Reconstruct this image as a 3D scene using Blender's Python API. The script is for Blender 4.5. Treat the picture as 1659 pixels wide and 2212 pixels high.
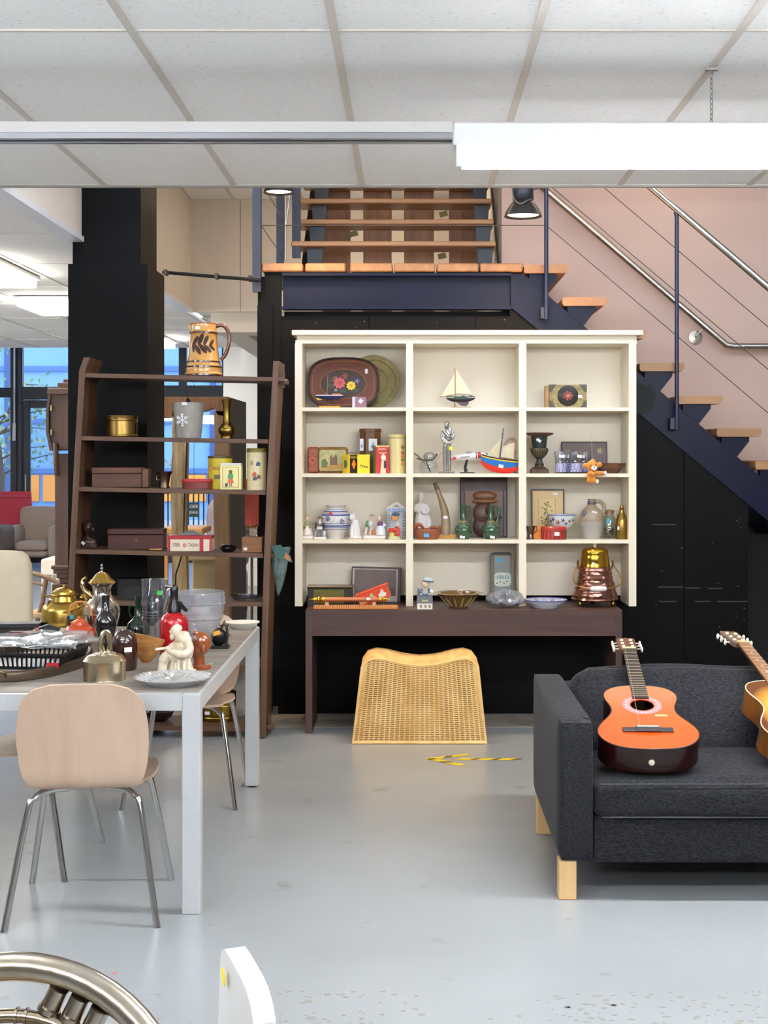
import bpy, bmesh, math, random
from mathutils import Vector, Matrix, Euler

random.seed(7)
SCN = bpy.context.scene
COL = SCN.collection
for _o in list(bpy.data.objects):
    bpy.data.objects.remove(_o, do_unlink=True)

# ---------------------------------------------------------------- camera
F, CX, CY, H = 2950.0, 888.0, 980.0, 1.548      # focal length in pixels, principal point, eye height
cam_d = bpy.data.cameras.new('camera')
cam_d.sensor_fit = 'AUTO'
cam_d.sensor_width = 36.0
cam_d.lens = F / 2212.0 * 36.0
cam_d.shift_x = -(CX - 829.5) / 2212.0
cam_d.shift_y = -(1106.0 - CY) / 2212.0
cam_d.clip_start = 0.05
cam_d.clip_end = 200
cam = bpy.data.objects.new('camera', cam_d)
COL.objects.link(cam)
cam.location = (0, 0, H)
cam.rotation_euler = (math.pi / 2, 0, 0)
SCN.camera = cam

# ---------------------------------------------------------------- sky and exposure
world = bpy.data.worlds.new('sky')
SCN.world = world
world.use_nodes = True
bg = world.node_tree.nodes['Background']
bg.inputs['Color'].default_value = (0.72, 0.84, 1.0, 1)
bg.inputs['Strength'].default_value = 3.6
SCN.view_settings.view_transform = 'Standard'
SCN.view_settings.look = 'None'
SCN.view_settings.exposure = 0.6
SCN.view_settings.gamma = 1.0
SCN.view_settings.use_curve_mapping = False
for _k, _v in (('max_bounces', 6), ('diffuse_bounces', 4), ('glossy_bounces', 3), ('transmission_bounces', 3), ('transparent_max_bounces', 12)):
    setattr(SCN.cycles, _k, _v)
SCN.cycles.use_light_tree = False
FILL_E = 36.0  # emission of the unseen battens added as fill
TUBE_E = 100.0       # emission of the fluorescent tubes
PANEL_E = 15.0       # emission of the ceiling panels in the rear room
VOID_E = 3.6        # emission of the warm fill panels added high above the stairs
SPOT_W = 60.0       # watts of the warm spot lamps

# ---------------------------------------------------------------- materials
def lin(c):
    c = c / 255.0
    return c / 12.92 if c <= 0.04045 else ((c + 0.055) / 1.055) ** 2.4
def L3(r, g, b): return (lin(r), lin(g), lin(b), 1.0)
_mats = {}
def C(r, g, b, ro=0.5, me=0.0, n=None, bp=None, st=(1, 1, 1), coat=0.0, em=0.0, sp=0.5, c2=None, sheen=0.0):
    key = (r, g, b, ro, me, n, bp, st, coat, em, sp, c2, sheen)
    if key in _mats: return _mats[key]
    m = bpy.data.materials.new('surface_%d_%d_%d' % (r, g, b)); m.use_nodes = True
    nt = m.node_tree; p = nt.nodes['Principled BSDF']
    p.inputs['Base Color'].default_value = L3(r, g, b)
    p.inputs['Roughness'].default_value = ro
    p.inputs['Metallic'].default_value = me
    p.inputs['Specular IOR Level'].default_value = sp
    p.inputs['Coat Weight'].default_value = coat
    p.inputs['Coat Roughness'].default_value = 0.08
    p.inputs['Sheen Weight'].default_value = sheen
    if em:
        p.inputs['Emission Color'].default_value = L3(r, g, b)
        p.inputs['Emission Strength'].default_value = em
    if n or bp:
        tc = nt.nodes.new('ShaderNodeTexCoord'); mp = nt.nodes.new('ShaderNodeMapping')
        mp.inputs['Scale'].default_value = st
        nt.links.new(tc.outputs['Object'], mp.inputs['Vector'])
    if n:
        no = nt.nodes.new('ShaderNodeTexNoise'); no.inputs['Scale'].default_value = n[0]
        no.inputs['Detail'].default_value = 5; no.inputs['Roughness'].default_value = 0.6
        nt.links.new(mp.outputs['Vector'], no.inputs['Vector'])
        rp = nt.nodes.new('ShaderNodeValToRGB')
        rp.color_ramp.elements[0].position = 0.35; rp.color_ramp.elements[1].position = 0.65
        k = 1 - n[1]
        rp.color_ramp.elements[0].color = L3(*c2) if c2 else (lin(r) * k, lin(g) * k, lin(b) * k, 1)
        rp.color_ramp.elements[1].color = L3(r, g, b)
        nt.links.new(no.outputs['Fac'], rp.inputs['Fac'])
        nt.links.new(rp.outputs['Color'], p.inputs['Base Color'])
    if bp:
        nb = nt.nodes.new('ShaderNodeTexNoise'); nb.inputs['Scale'].default_value = bp[0]
        nb.inputs['Detail'].default_value = 4
        nt.links.new(mp.outputs['Vector'], nb.inputs['Vector'])
        bu = nt.nodes.new('ShaderNodeBump'); bu.inputs['Strength'].default_value = bp[1]
        bu.inputs['Distance'].default_value = bp[2] if len(bp) > 2 else 0.01
        nt.links.new(nb.outputs['Fac'], bu.inputs['Height'])
        nt.links.new(bu.outputs['Normal'], p.inputs['Normal'])
    _mats[key] = m
    return m
def WOOD(c1, c2, axis='X', sc=6.0, ro=0.45, coat=0.0, bump=0.08):
    key = ('wood', c1, c2, axis, sc, ro, coat)
    if key in _mats: return _mats[key]
    m = bpy.data.materials.new('wood_%d_%d_%d' % c1); m.use_nodes = True
    nt = m.node_tree; p = nt.nodes['Principled BSDF']
    p.inputs['Roughness'].default_value = ro; p.inputs['Coat Weight'].default_value = coat
    tc = nt.nodes.new('ShaderNodeTexCoord'); mp = nt.nodes.new('ShaderNodeMapping')
    s = {'X': (0.12, 1.6, 1.6), 'Y': (1.6, 0.12, 1.6), 'Z': (1.6, 1.6, 0.12)}[axis]
    mp.inputs['Scale'].default_value = tuple(v * sc for v in s)
    nt.links.new(tc.outputs['Object'], mp.inputs['Vector'])
    a = nt.nodes.new('ShaderNodeTexNoise'); a.inputs['Scale'].default_value = 2.2; a.inputs['Detail'].default_value = 7
    a.inputs['Roughness'].default_value = 0.65; a.inputs['Distortion'].default_value = 0.5
    nt.links.new(mp.outputs['Vector'], a.inputs['Vector'])
    rp = nt.nodes.new('ShaderNodeValToRGB')
    rp.color_ramp.elements[0].position = 0.3; rp.color_ramp.elements[0].color = L3(*c2)
    rp.color_ramp.elements[1].position = 0.7; rp.color_ramp.elements[1].color = L3(*c1)
    nt.links.new(a.outputs['Fac'], rp.inputs['Fac']); nt.links.new(rp.outputs['Color'], p.inputs['Base Color'])
    bu = nt.nodes.new('ShaderNodeBump'); bu.inputs['Strength'].default_value = bump; bu.inputs['Distance'].default_value = 0.004
    nt.links.new(a.outputs['Fac'], bu.inputs['Height']); nt.links.new(bu.outputs['Normal'], p.inputs['Normal'])
    _mats[key] = m
    return m
def GLASS(r=255, g=255, b=255, refl=0.10, ro=0.03, bp=None, haze=0.0):
    key = ('glass', r, g, b, refl, ro, bp, haze)
    if key in _mats: return _mats[key]
    m = bpy.data.materials.new('glass_%d_%d_%d' % (r, g, b)); m.use_nodes = True
    nt = m.node_tree; nt.nodes.clear()
    out = nt.nodes.new('ShaderNodeOutputMaterial')
    tr = nt.nodes.new('ShaderNodeBsdfTransparent'); tr.inputs['Color'].default_value = L3(r, g, b)
    gl = nt.nodes.new('ShaderNodeBsdfGlossy'); gl.inputs['Roughness'].default_value = ro
    fr = nt.nodes.new('ShaderNodeLayerWeight'); fr.inputs['Blend'].default_value = 0.25
    pw = nt.nodes.new('ShaderNodeMath'); pw.operation = 'POWER'; pw.inputs[1].default_value = 2.5
    nt.links.new(fr.outputs['Facing'], pw.inputs[0])
    ad = nt.nodes.new('ShaderNodeMath'); ad.operation = 'ADD'; ad.inputs[1].default_value = refl; ad.use_clamp = True
    mx = nt.nodes.new('ShaderNodeMixShader')
    nt.links.new(pw.outputs['Value'], ad.inputs[0]); nt.links.new(ad.outputs['Value'], mx.inputs['Fac'])
    base = tr
    if haze:
        df = nt.nodes.new('ShaderNodeBsdfDiffuse'); df.inputs['Color'].default_value = L3(r, g, b)
        hz = nt.nodes.new('ShaderNodeMixShader'); hz.inputs['Fac'].default_value = haze
        nt.links.new(tr.outputs['BSDF'], hz.inputs[1]); nt.links.new(df.outputs['BSDF'], hz.inputs[2]); base = hz
    nt.links.new(base.outputs[0], mx.inputs[1]); nt.links.new(gl.outputs['BSDF'], mx.inputs[2])
    if bp:
        tc = nt.nodes.new('ShaderNodeTexCoord')
        nb = nt.nodes.new('ShaderNodeTexNoise'); nb.inputs['Scale'].default_value = bp[0]
        nt.links.new(tc.outputs['Object'], nb.inputs['Vector'])
        bu = nt.nodes.new('ShaderNodeBump'); bu.inputs['Strength'].default_value = bp[1]; bu.inputs['Distance'].default_value = 0.01
        nt.links.new(nb.outputs['Fac'], bu.inputs['Height'])
        nt.links.new(bu.outputs['Normal'], gl.inputs['Normal']); nt.links.new(bu.outputs['Normal'], fr.inputs['Normal'])
    nt.links.new(mx.outputs['Shader'], out.inputs['Surface'])
    _mats[key] = m
    return m
def FLECK(name, base, dark, scale, st, lo, hi, ro, bump=0.0, me=0.0, extra=None):
    """base colour with flecks of a second colour where a stretched noise passes a threshold"""
    m = bpy.data.materials.new(name); m.use_nodes = True
    nt = m.node_tree; p = nt.nodes['Principled BSDF']
    p.inputs['Roughness'].default_value = ro; p.inputs['Metallic'].default_value = me
    tc = nt.nodes.new('ShaderNodeTexCoord'); mp = nt.nodes.new('ShaderNodeMapping')
    mp.inputs['Scale'].default_value = st
    nt.links.new(tc.outputs['Object'], mp.inputs['Vector'])
    a = nt.nodes.new('ShaderNodeTexNoise'); a.inputs['Scale'].default_value = scale; a.inputs['Detail'].default_value = 4
    nt.links.new(mp.outputs['Vector'], a.inputs['Vector'])
    rp = nt.nodes.new('ShaderNodeValToRGB')
    rp.color_ramp.elements[0].position = lo; rp.color_ramp.elements[0].color = L3(*base)
    rp.color_ramp.elements[1].position = hi; rp.color_ramp.elements[1].color = L3(*dark)
    nt.links.new(a.outputs['Fac'], rp.inputs['Fac'])
    src = rp.outputs['Color']
    if extra:   # slow colour drift: (scale, colour, amount)
        b = nt.nodes.new('ShaderNodeTexNoise'); b.inputs['Scale'].default_value = extra[0]; b.inputs['Detail'].default_value = 5
        nt.links.new(tc.outputs['Object'], b.inputs['Vector'])
        r2 = nt.nodes.new('ShaderNodeMapRange'); r2.inputs['From Min'].default_value = 0.4; r2.inputs['From Max'].default_value = 0.7
        r2.inputs['To Max'].default_value = extra[2]
        nt.links.new(b.outputs['Fac'], r2.inputs['Value'])
        mx = nt.nodes.new('ShaderNodeMix'); mx.data_type = 'RGBA'
        nt.links.new(r2.outputs['Result'], mx.inputs[0]); nt.links.new(src, mx.inputs[6])
        mx.inputs[7].default_value = L3(*extra[1]); src = mx.outputs[2]
    nt.links.new(src, p.inputs['Base Color'])
    if bump:
        bu = nt.nodes.new('ShaderNodeBump'); bu.inputs['Strength'].default_value = bump; bu.inputs['Distance'].default_value = 0.004
        bu.invert = True
        nt.links.new(a.outputs['Fac'], bu.inputs['Height']); nt.links.new(bu.outputs['Normal'], p.inputs['Normal'])
    return m

# ---------------------------------------------------------------- geometry helpers
def P(px, py, Y): return Vector(((px - CX) * Y / F, Y, H - (py - CY) * Y / F))
def XA(px, Y): return (px - CX) * Y / F
def ZA(py, Y): return H - (py - CY) * Y / F

class M:
    """collects shapes; build() links them as ONE mesh object"""
    def __init__(s, sc=1.0): s.v, s.f, s.mi, s.sc = [], [], [], sc
    def add(s, vs, fs, mi=0, mx=None):
        b = len(s.v)
        for q in vs:
            q = Vector(q)
            if mx is not None: q = mx @ q
            s.v.append((q.x, q.y, q.z))
        for i, q in enumerate(fs):
            s.f.append(tuple(b + k for k in q)); s.mi.append(mi[i] if isinstance(mi, (list, tuple)) else mi)
        return s
    def box(s, x0, x1, y0, y1, z0, z1, mi=0, mx=None):
        vs = [(x0, y0, z0), (x1, y0, z0), (x1, y1, z0), (x0, y1, z0), (x0, y0, z1), (x1, y0, z1), (x1, y1, z1), (x0, y1, z1)]
        return s.add(vs, [(0, 3, 2, 1), (4, 5, 6, 7), (0, 1, 5, 4), (1, 2, 6, 5), (2, 3, 7, 6), (3, 0, 4, 7)], mi, mx)
    def cbox(s, x0, x1, y0, y1, z0, z1, r, mi=0, mx=None):
        """box with chamfered edges"""
        X, Y, Z = (x0, x1), (y0, y1), (z0, z1); vs = []; idx = {}
        for i in (0, 1):
            for j in (0, 1):
                for k in (0, 1):
                    dx, dy, dz = (r if i == 0 else -r), (r if j == 0 else -r), (r if k == 0 else -r)
                    idx[i, j, k, 0] = len(vs); vs.append((X[i], Y[j] + dy, Z[k] + dz))
                    idx[i, j, k, 1] = len(vs); vs.append((X[i] + dx, Y[j], Z[k] + dz))
                    idx[i, j, k, 2] = len(vs); vs.append((X[i] + dx, Y[j] + dy, Z[k]))
        fs = []
        for i in (0, 1):
            fs.append([idx[i, 0, 0, 0], idx[i, 1, 0, 0], idx[i, 1, 1, 0], idx[i, 0, 1, 0]])
            fs.append([idx[0, i, 0, 1], idx[1, i, 0, 1], idx[1, i, 1, 1], idx[0, i, 1, 1]])
            fs.append([idx[0, 0, i, 2], idx[1, 0, i, 2], idx[1, 1, i, 2], idx[0, 1, i, 2]])
            for j in (0, 1):
                fs.append([idx[i, j, 0, 0], idx[i, j, 0, 1], idx[i, j, 1, 1], idx[i, j, 1, 0]])
                fs.append([idx[i, 0, j, 0], idx[i, 0, j, 2], idx[i, 1, j, 2], idx[i, 1, j, 0]])
                fs.append([idx[0, i, j, 1], idx[0, i, j, 2], idx[1, i, j, 2], idx[1, i, j, 1]])
                for k in (0, 1): fs.append([idx[i, j, k, 0], idx[i, j, k, 1], idx[i, j, k, 2]])
        return s.add(vs, fs, mi, mx)
    def lathe(s, prof, seg=20, c=(0, 0, 0), mi=0, sx=1.0, sy=1.0, mx=None, fl=None, a0=0.0, arc=None):
        """prof: list of (r, z). mi may be a list, one entry per band. fl=(n, amp): flutes"""
        vs, fs, ms = [], [], []
        n = len(prof); full = arc is None
        cols = seg if full else seg + 1
        for j in range(cols):
            a = a0 + 2 * math.pi * j / seg if full else a0 + arc * j / seg
            k = 1.0 + (fl[1] * math.cos(fl[0] * a) if fl else 0.0)
            for r, z in prof:
                vs.append((c[0] + r * k * sx * math.cos(a), c[1] + r * k * sy * math.sin(a), c[2] + z))
        for j in range(seg):
            j2 = (j + 1) % cols
            for i in range(n - 1):
                if prof[i][0] < 1e-7 and prof[i + 1][0] < 1e-7: continue
                q = [j * n + i, j2 * n + i, j2 * n + i + 1, j * n + i + 1]
                if prof[i][0] < 1e-7: q = [q[0], q[2], q[3]]
                elif prof[i + 1][0] < 1e-7: q = [q[0], q[1], q[2]]
                fs.append(q); ms.append(mi[i] if isinstance(mi, (list, tuple)) else mi)
        return s.add(vs, fs, ms, mx)
    def tube(s, pts, r, seg=8, mi=0, closed=False, mx=None, sy=1.0):
        pts = [Vector(p) for p in pts]; n = len(pts)
        rs = r if isinstance(r, (list, tuple)) else [r] * n
        vs, fs = [], []; up = None
        for i in range(n):
            if closed: t = pts[(i + 1) % n] - pts[i - 1]
            else: t = pts[min(i + 1, n - 1)] - pts[max(i - 1, 0)]
            t.normalize()
            if up is None:
                up = Vector((0, 0, 1)) if abs(t.z) < 0.9 else Vector((1, 0, 0))
            up = up - t * up.dot(t)
            if up.length < 1e-6: up = Vector((0, 1, 0)) - t * t.y
            up.normalize(); w = t.cross(up)
            for k in range(seg):
                a = 2 * math.pi * k / seg
                vs.append(pts[i] + (up * math.cos(a) * sy + w * math.sin(a)) * rs[i])
        m_ = n if closed else n - 1
        for i in range(m_):
            i2 = (i + 1) % n
            for k in range(seg):
                k2 = (k + 1) % seg
                fs.append((i * seg + k, i * seg + k2, i2 * seg + k2, i2 * seg + k))
        if not closed:
            fs.append(tuple(range(seg))); fs.append(tuple((n - 1) * seg + k for k in reversed(range(seg))))
        return s.add(vs, fs, mi, mx)
    def prism(s, out, y0, y1, mi=0, mx=None):
        """outline of (x, z) pushed along y"""
        n = len(out)
        vs = [(x, y0, z) for x, z in out] + [(x, y1, z) for x, z in out]
        fs = [tuple(range(n)), tuple(range(2 * n - 1, n - 1, -1))]
        fs += [(i, n + i, n + (i + 1) % n, (i + 1) % n) for i in range(n)]
        return s.add(vs, fs, mi, mx)
    def plate(s, out, z0, z1, mi=0, mx=None):
        """outline of (x, y) pushed along z"""
        n = len(out)
        vs = [(x, y, z0) for x, y in out] + [(x, y, z1) for x, y in out]
        fs = [tuple(range(n)), tuple(range(2 * n - 1, n - 1, -1))]
        fs += [(i, n + i, n + (i + 1) % n, (i + 1) % n) for i in range(n)]
        return s.add(vs, fs, mi, mx)
    def ell(s, c, r, seg=12, rings=8, mi=0, mx=None):
        rx, ry, rz = r if isinstance(r, (list, tuple)) else (r, r, r)
        prof = [(math.sin(math.pi * i / rings), -math.cos(math.pi * i / rings)) for i in range(rings + 1)]
        prof[0] = (0, -1); prof[-1] = (0, 1)
        t = Matrix.Translation(c) @ Matrix.Diagonal((rx, ry, rz, 1))
        return s.lathe(prof, seg, mi=mi, mx=(mx @ t) if mx is not None else t)
    def shell(s, fn, nu, nv, th, mi=0, mx=None, wrap=False):
        """surface fn(u, v) with thickness th"""
        g = [[Vector(fn(i / nu, j / nv)) for j in range(nv + 1)] for i in range(nu + 1)]
        vs, fs = [], []
        N = nv + 1
        off = []
        for i in range(nu + 1):
            for j in range(nv + 1):
                du = g[min(i + 1, nu)][j] - g[max(i - 1, 0)][j]
                dv = g[i][min(j + 1, nv)] - g[i][max(j - 1, 0)]
                nn = du.cross(dv)
                if nn.length > 1e-12: nn.normalize()
                vs.append(g[i][j]); off.append(g[i][j] + nn * th)
        K = len(vs); vs = vs + off
        for i in range(nu):
            for j in range(nv):
                a, b, c, d = i * N + j, (i + 1) * N + j, (i + 1) * N + j + 1, i * N + j + 1
                fs.append((a, b, c, d)); fs.append((K + d, K + c, K + b, K + a))
        for i in range(nu):
            for j in (0, nv):
                a, b = i * N + j, (i + 1) * N + j
                fs.append((a, b, K + b, K + a))
        for j in range(nv):
            for i in (0, nu):
                a, b = i * N + j, i * N + j + 1
                fs.append((a, b, K + b, K + a))
        return s.add(vs, fs, mi, mx)
    def mesh(s, name, org=None, smooth=40):
        me = bpy.data.meshes.new(name)
        o = org if org is not None else Vector((0, 0, 0))
        me.from_pydata([((x * s.sc) - o[0], (y * s.sc) - o[1], (z * s.sc) - o[2]) for x, y, z in s.v], [], s.f)
        me.polygons.foreach_set('material_index', s.mi)
        bm = bmesh.new(); bm.from_mesh(me)
        bmesh.ops.recalc_face_normals(bm, faces=bm.faces)
        bm.to_mesh(me); bm.free()
        if smooth:
            me.shade_smooth(); me.set_sharp_from_angle(angle=math.radians(smooth))
        me.update()
        return me
    def build(s, name, mats, parent=None, smooth=40, world=False, org=None, fuse=None):
        if world and parent is not None: org = parent.location
        me = s.mesh(name, org, smooth)
        for m_ in (mats if isinstance(mats, (list, tuple)) else [mats]): me.materials.append(m_)
        ob = bpy.data.objects.new(name, me); COL.objects.link(ob)
        if fuse:     # one continuous skin over the joined lumps
            md = ob.modifiers.new('r', 'REMESH'); md.mode = 'VOXEL'; md.voxel_size = fuse
            ms = ob.modifiers.new('s', 'SMOOTH'); ms.iterations = 2; ms.factor = 0.5
            dg = bpy.context.evaluated_depsgraph_get()
            nm = bpy.data.meshes.new_from_object(ob.evaluated_get(dg))
            nm.name = name; ob.modifiers.clear(); old = ob.data
            nm.materials.clear()
            for m_ in (mats if isinstance(mats, (list, tuple)) else [mats]): nm.materials.append(m_)
            ob.data = nm; bpy.data.meshes.remove(old); nm.shade_smooth()
        if parent is not None: ob.parent = parent
        elif org is not None: ob.location = org
        return ob

def tag(o, label, cat=None, group=None, kind=None):
    if label: o['label'] = label
    if cat: o['category'] = cat
    if group: o['group'] = group
    if kind: o['kind'] = kind
    return o
def thing(name, label, cat, loc=(0, 0, 0), rz=0.0, group=None, rot=None):
    o = bpy.data.objects.new(name, None); COL.objects.link(o)
    o.empty_display_size = 0.05
    o.location = loc; o.rotation_euler = rot if rot else (0, 0, rz)
    return tag(o, label, cat, group)
def struct(o): o['kind'] = 'structure'; return o
def empty_struct(name, loc=(0, 0, 0)):
    o = bpy.data.objects.new(name, None); COL.objects.link(o); o.location = loc; o['kind'] = 'structure'; return o
def copy_obj(o, parent=None):
    c = o.copy(); COL.objects.link(c); c.parent = parent
    return c
def copy_tree(o, parent=None):
    c = copy_obj(o, parent)
    for ch in [x for x in o.children]: copy_tree(ch, c)
    return c
def item(name, label, cat, px, Y, z, rz=0.0, group=None, rot=None):
    """a thing standing at (px column, depth Y, height z); returns it and the metres of one photo pixel there"""
    return thing(name, label, cat, ((px - CX) * Y / F, Y, z), rz, group, rot), Y / F
def text(s, size, mat_, parent, loc, rot=(math.pi / 2, 0, 0), name='lettering', sx=1.0, label=None):
    cu = bpy.data.curves.new(name, 'FONT'); cu.body = s; cu.size = size; cu.extrude = size * 0.01
    cu.align_x = 'CENTER'; cu.align_y = 'CENTER'
    ob = bpy.data.objects.new(name, cu); COL.objects.link(ob)
    dg = bpy.context.evaluated_depsgraph_get()
    me = bpy.data.meshes.new_from_object(ob.evaluated_get(dg)); me.name = name
    bpy.data.objects.remove(ob, do_unlink=True); bpy.data.curves.remove(cu)
    me.materials.clear(); me.materials.append(mat_)
    o = bpy.data.objects.new(name, me); COL.objects.link(o)
    o.parent = parent; o.location = loc; o.rotation_euler = rot; o.scale = (sx, 1, 1)
    if label: o['label'] = label
    return o
def sticker(parent, x, y, z, w, h, col=(238, 232, 236), rot=0.0, rx=0.0, name='price_sticker', rzz=0.0):
    m = M(); m.box(-w / 2, w / 2, -0.0006, 0.0004, -h / 2, h / 2)
    o = m.build(name, C(*col, 0.5), parent, smooth=0)
    o.location = (x, y, z); o.rotation_euler = (rx, rot, rzz)
    return o
def R(d): return math.radians(d)
def arcpts(cx, cz, r, a0, a1, n, y=0.0, sx=1.0):
    return [(cx + sx * r * math.cos(R(a0 + (a1 - a0) * i / n)), y, cz + r * math.sin(R(a0 + (a1 - a0) * i / n))) for i in range(n + 1)]
def spline(pts, n=6):
    """Catmull-Rom through the points"""
    pts = [Vector(p) for p in pts]; out = []
    for i in range(len(pts) - 1):
        p0 = pts[max(i - 1, 0)]; p1 = pts[i]; p2 = pts[i + 1]; p3 = pts[min(i + 2, len(pts) - 1)]
        for k in range(n):
            t = k / n
            out.append(0.5 * ((2 * p1) + (p2 - p0) * t + (2 * p0 - 5 * p1 + 4 * p2 - p3) * t * t + (3 * p1 - p0 - 3 * p2 + p3) * t ** 3))
    out.append(pts[-1])
    return out
def interp(tab, x):
    for (a, va), (b, vb) in zip(tab, tab[1:]):
        if x <= b: 
            t = (x - a) / (b - a) if b > a else 0
            t = max(0, min(1, t))
            return va + (vb - va) * t
    return tab[-1][1]
# ================================================================ SETTING
ZC = 2.80                      # ceiling height
m_tile = FLECK('ceiling_tile_board', (245, 244, 241), (180, 175, 168), 90, (0.45, 1.7, 1), 0.60, 0.78, 0.9, 0.08)
m_tbar = C(206, 199, 188, 0.5)
m_white = C(232, 228, 222, 0.6)
m_floor = FLECK('grey_floor_paint', (156, 159, 162), (124, 124, 123), 5.0, (1, 1, 1), 0.66, 0.80, 0.26, 0.0, extra=(1.1, (143, 145, 148), 0.7))
m_black = FLECK('black_wall_paint', (6, 5, 5), (20, 19, 18), 9.0, (1, 1, 1.6), 0.72, 0.80, 0.5, 0.0, extra=(1.5, (9, 8, 7), 0.8))
m_black.node_tree.nodes['Principled BSDF'].inputs['Specular IOR Level'].default_value = 0.12
m_navy = C(10, 15, 42, 0.4, n=(6, 0.25), sp=0.2)
m_pink = C(200, 172, 158, 0.7, n=(1.2, 0.06))
m_plaster = C(222, 212, 198, 0.75, n=(1.0, 0.06))
m_steel = C(170, 166, 160, 0.28, 1.0)
m_chrome = C(190, 190, 190, 0.12, 1.0)
m_em = C(247, 251, 255, 0.5, em=TUBE_E)
m_em_side = C(252, 252, 252, 0.5, em=1.6)
m_em2 = C(243, 249, 255, 0.5, em=FILL_E)
m_em_panel = C(255, 250, 240, 0.5, em=PANEL_E)

# ---- floor
fl = M().box(-7.0, 4.5, -4.0, 19.6, -0.1, 0.0).build('floor', m_floor, smooth=0); struct(fl)
M().box(-0.95, 4.4, 7.72, 8.10, 0.0, 0.003).build('concrete_strip', FLECK('bare_concrete', (150, 140, 128), (88, 82, 76), 14, (0.4, 1, 1), 0.5, 0.7, 0.8), fl, smooth=0)

wm = M()
for k in range(150):    # worn patches in the floor paint near the camera
    px = random.choice((random.uniform(560, 900), random.uniform(1180, 1659), random.uniform(1180, 1659), random.uniform(250, 1659))); py = random.uniform(2140, 2212)
    Y = F * H / (py - CY); x = XA(px, Y); r_ = random.uniform(.002, .010)
    wm.plate([(x + r_ * random.uniform(.5, 1.6) * math.cos(a), Y + r_ * random.uniform(.4, 1.2) * math.sin(a)) for a in [i * math.pi / 4 for i in range(8)]], .0002, .0007)
for px, py in ((690, 1693), (712, 1694), (568, 1718), (820, 1640), (455, 1998), (1228, 1985), (560, 2092)):
    Y = F * H / (py - CY); x = XA(px, Y); wm.plate([(x + .008 * math.cos(a), Y + .008 * math.sin(a)) for a in [i * math.pi / 3 for i in range(6)]], .0002, .0007)
tag(wm.build('worn_paint', C(132, 126, 118, 0.8), fl, smooth=0), None, kind='stuff')
Y = F * H / (2102 - CY); M().plate([(XA(241, Y), Y - .01), (XA(252, Y), Y - .004), (XA(250, Y), Y + .008)], .0002, .001).build('red_scrap', C(220, 84, 60, 0.6), fl, smooth=0)
# ---- ceiling of the front room: slab, tiles and bars
ce = M().box(-7.0, 4.5, -4.0, 6.37, ZC + 0.02, ZC + 0.12).build('ceiling', m_white, smooth=0); struct(ce)
xs = [-0.827 + 0.6 * k for k in range(-4, 6)]
ys = [0.56, 1.72, 2.88, 4.04, 5.20, 6.36]
tile_me = {}
def tiles(parent, xs, ys, z):
    for j in range(len(ys) - 1):
        for i in range(len(xs) - 1):
            w, d = xs[i + 1] - xs[i] - 0.006, ys[j + 1] - ys[j] - 0.008
            key = (round(w, 3), round(d, 3))
            if key not in tile_me:
                me = M().cbox(-w / 2, w / 2, -d / 2, d / 2, 0, 0.016, 0.004).mesh('tile', smooth=0); me.materials.append(m_tile)
                tile_me[key] = me
            o = bpy.data.objects.new('tile', tile_me[key]); COL.objects.link(o); o.parent = parent
            o.location = ((xs[i] + xs[i + 1]) / 2 - parent.location.x, (ys[j] + ys[j + 1]) / 2 - parent.location.y, z + random.uniform(0.0, 0.002) - parent.location.z)
    for x in xs:
        M().box(x - 0.013, x + 0.013, ys[0], ys[-1], z - 0.004, z + 0.002).build('ceiling_bar', m_tbar, parent, smooth=0)
    for y in ys:
        M().box(xs[0], xs[-1], y - 0.007, y + 0.007, z - 0.003, z + 0.002).build('ceiling_bar', m_tbar, parent, smooth=0)
tiles(ce, xs, ys, ZC)
M().box(-7.0, 4.5, 6.355, 6.375, ZC - 0.012, ZC + 0.12).build('edge_profile', C(150, 146, 140, 0.4), ce, smooth=0)

# ---- ceiling of the rear room (left), its tiles and the void over the stairs
cr = M().box(-7.0, -1.992, 6.375, 16.1, ZC + 0.02, ZC + 0.12).build('ceiling_rear', m_white, smooth=0); struct(cr)
xs2 = [-1.95 - 0.04 - 0.6 * k for k in range(7)][::-1]
ys2 = [6.58, 7.78, 8.99, 10.20, 11.41, 12.62, 13.75, 14.93, 16.1]
tiles(cr, xs2, ys2, ZC)
cb = M().box(-1.93, 4.5, 12.2, 16.1, ZC + 0.02, ZC + 0.12).build('ceiling_passage', m_white, smooth=0); struct(cb)
tiles(cb, [-1.93, -1.35, -0.75], [12.62, 13.75, 14.93, 16.1], ZC)
cv = M().box(-1.93, 4.5, 6.375, 12.0, 3.79, 3.86).build('ceiling_void', m_white, smooth=0); struct(cv)
tiles(cv, [-1.93, -1.55, -0.95, -0.35], [8.4, 9.6, 10.8, 11.97], 3.775)
cs = M().box(-7.0, 4.5, 16.1, 19.7, 3.3, 3.4).build('ceiling_window', m_white, smooth=0); struct(cs)
M().box(-7.0, 4.5, 16.1, 16.14, ZC, 3.35).build('fascia', m_white, cs, smooth=0)

# ---- white upstands around the void
wv = M().box(-1.99, -1.93, 6.375, 12.0, ZC, 3.79).build('wall_void_left', m_plaster, smooth=0); struct(wv)
trim = M().box(-2.01, -1.915, 6.4, 12.0, ZC - 0.012, ZC + 0.018).build('trim_1', C(225, 226, 228, 0.35), smooth=0); struct(trim)
wb = M().box(-1.93, -1.5, 11.97, 12.06, ZC - 0.005, 3.79).box(-1.495, 0.62, 11.97, 12.06, ZC - 0.005, 3.79).build('wall_void_back', m_plaster, smooth=0); struct(wb)
bm_ = M().box(-1.77, 0.6, 12.06, 12.4, 2.62, ZC + 0.02).box(-1.72, -1.48, 12.4, 16.0, 2.62, ZC).build('trim_2', m_plaster, smooth=0); struct(bm_)

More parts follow.
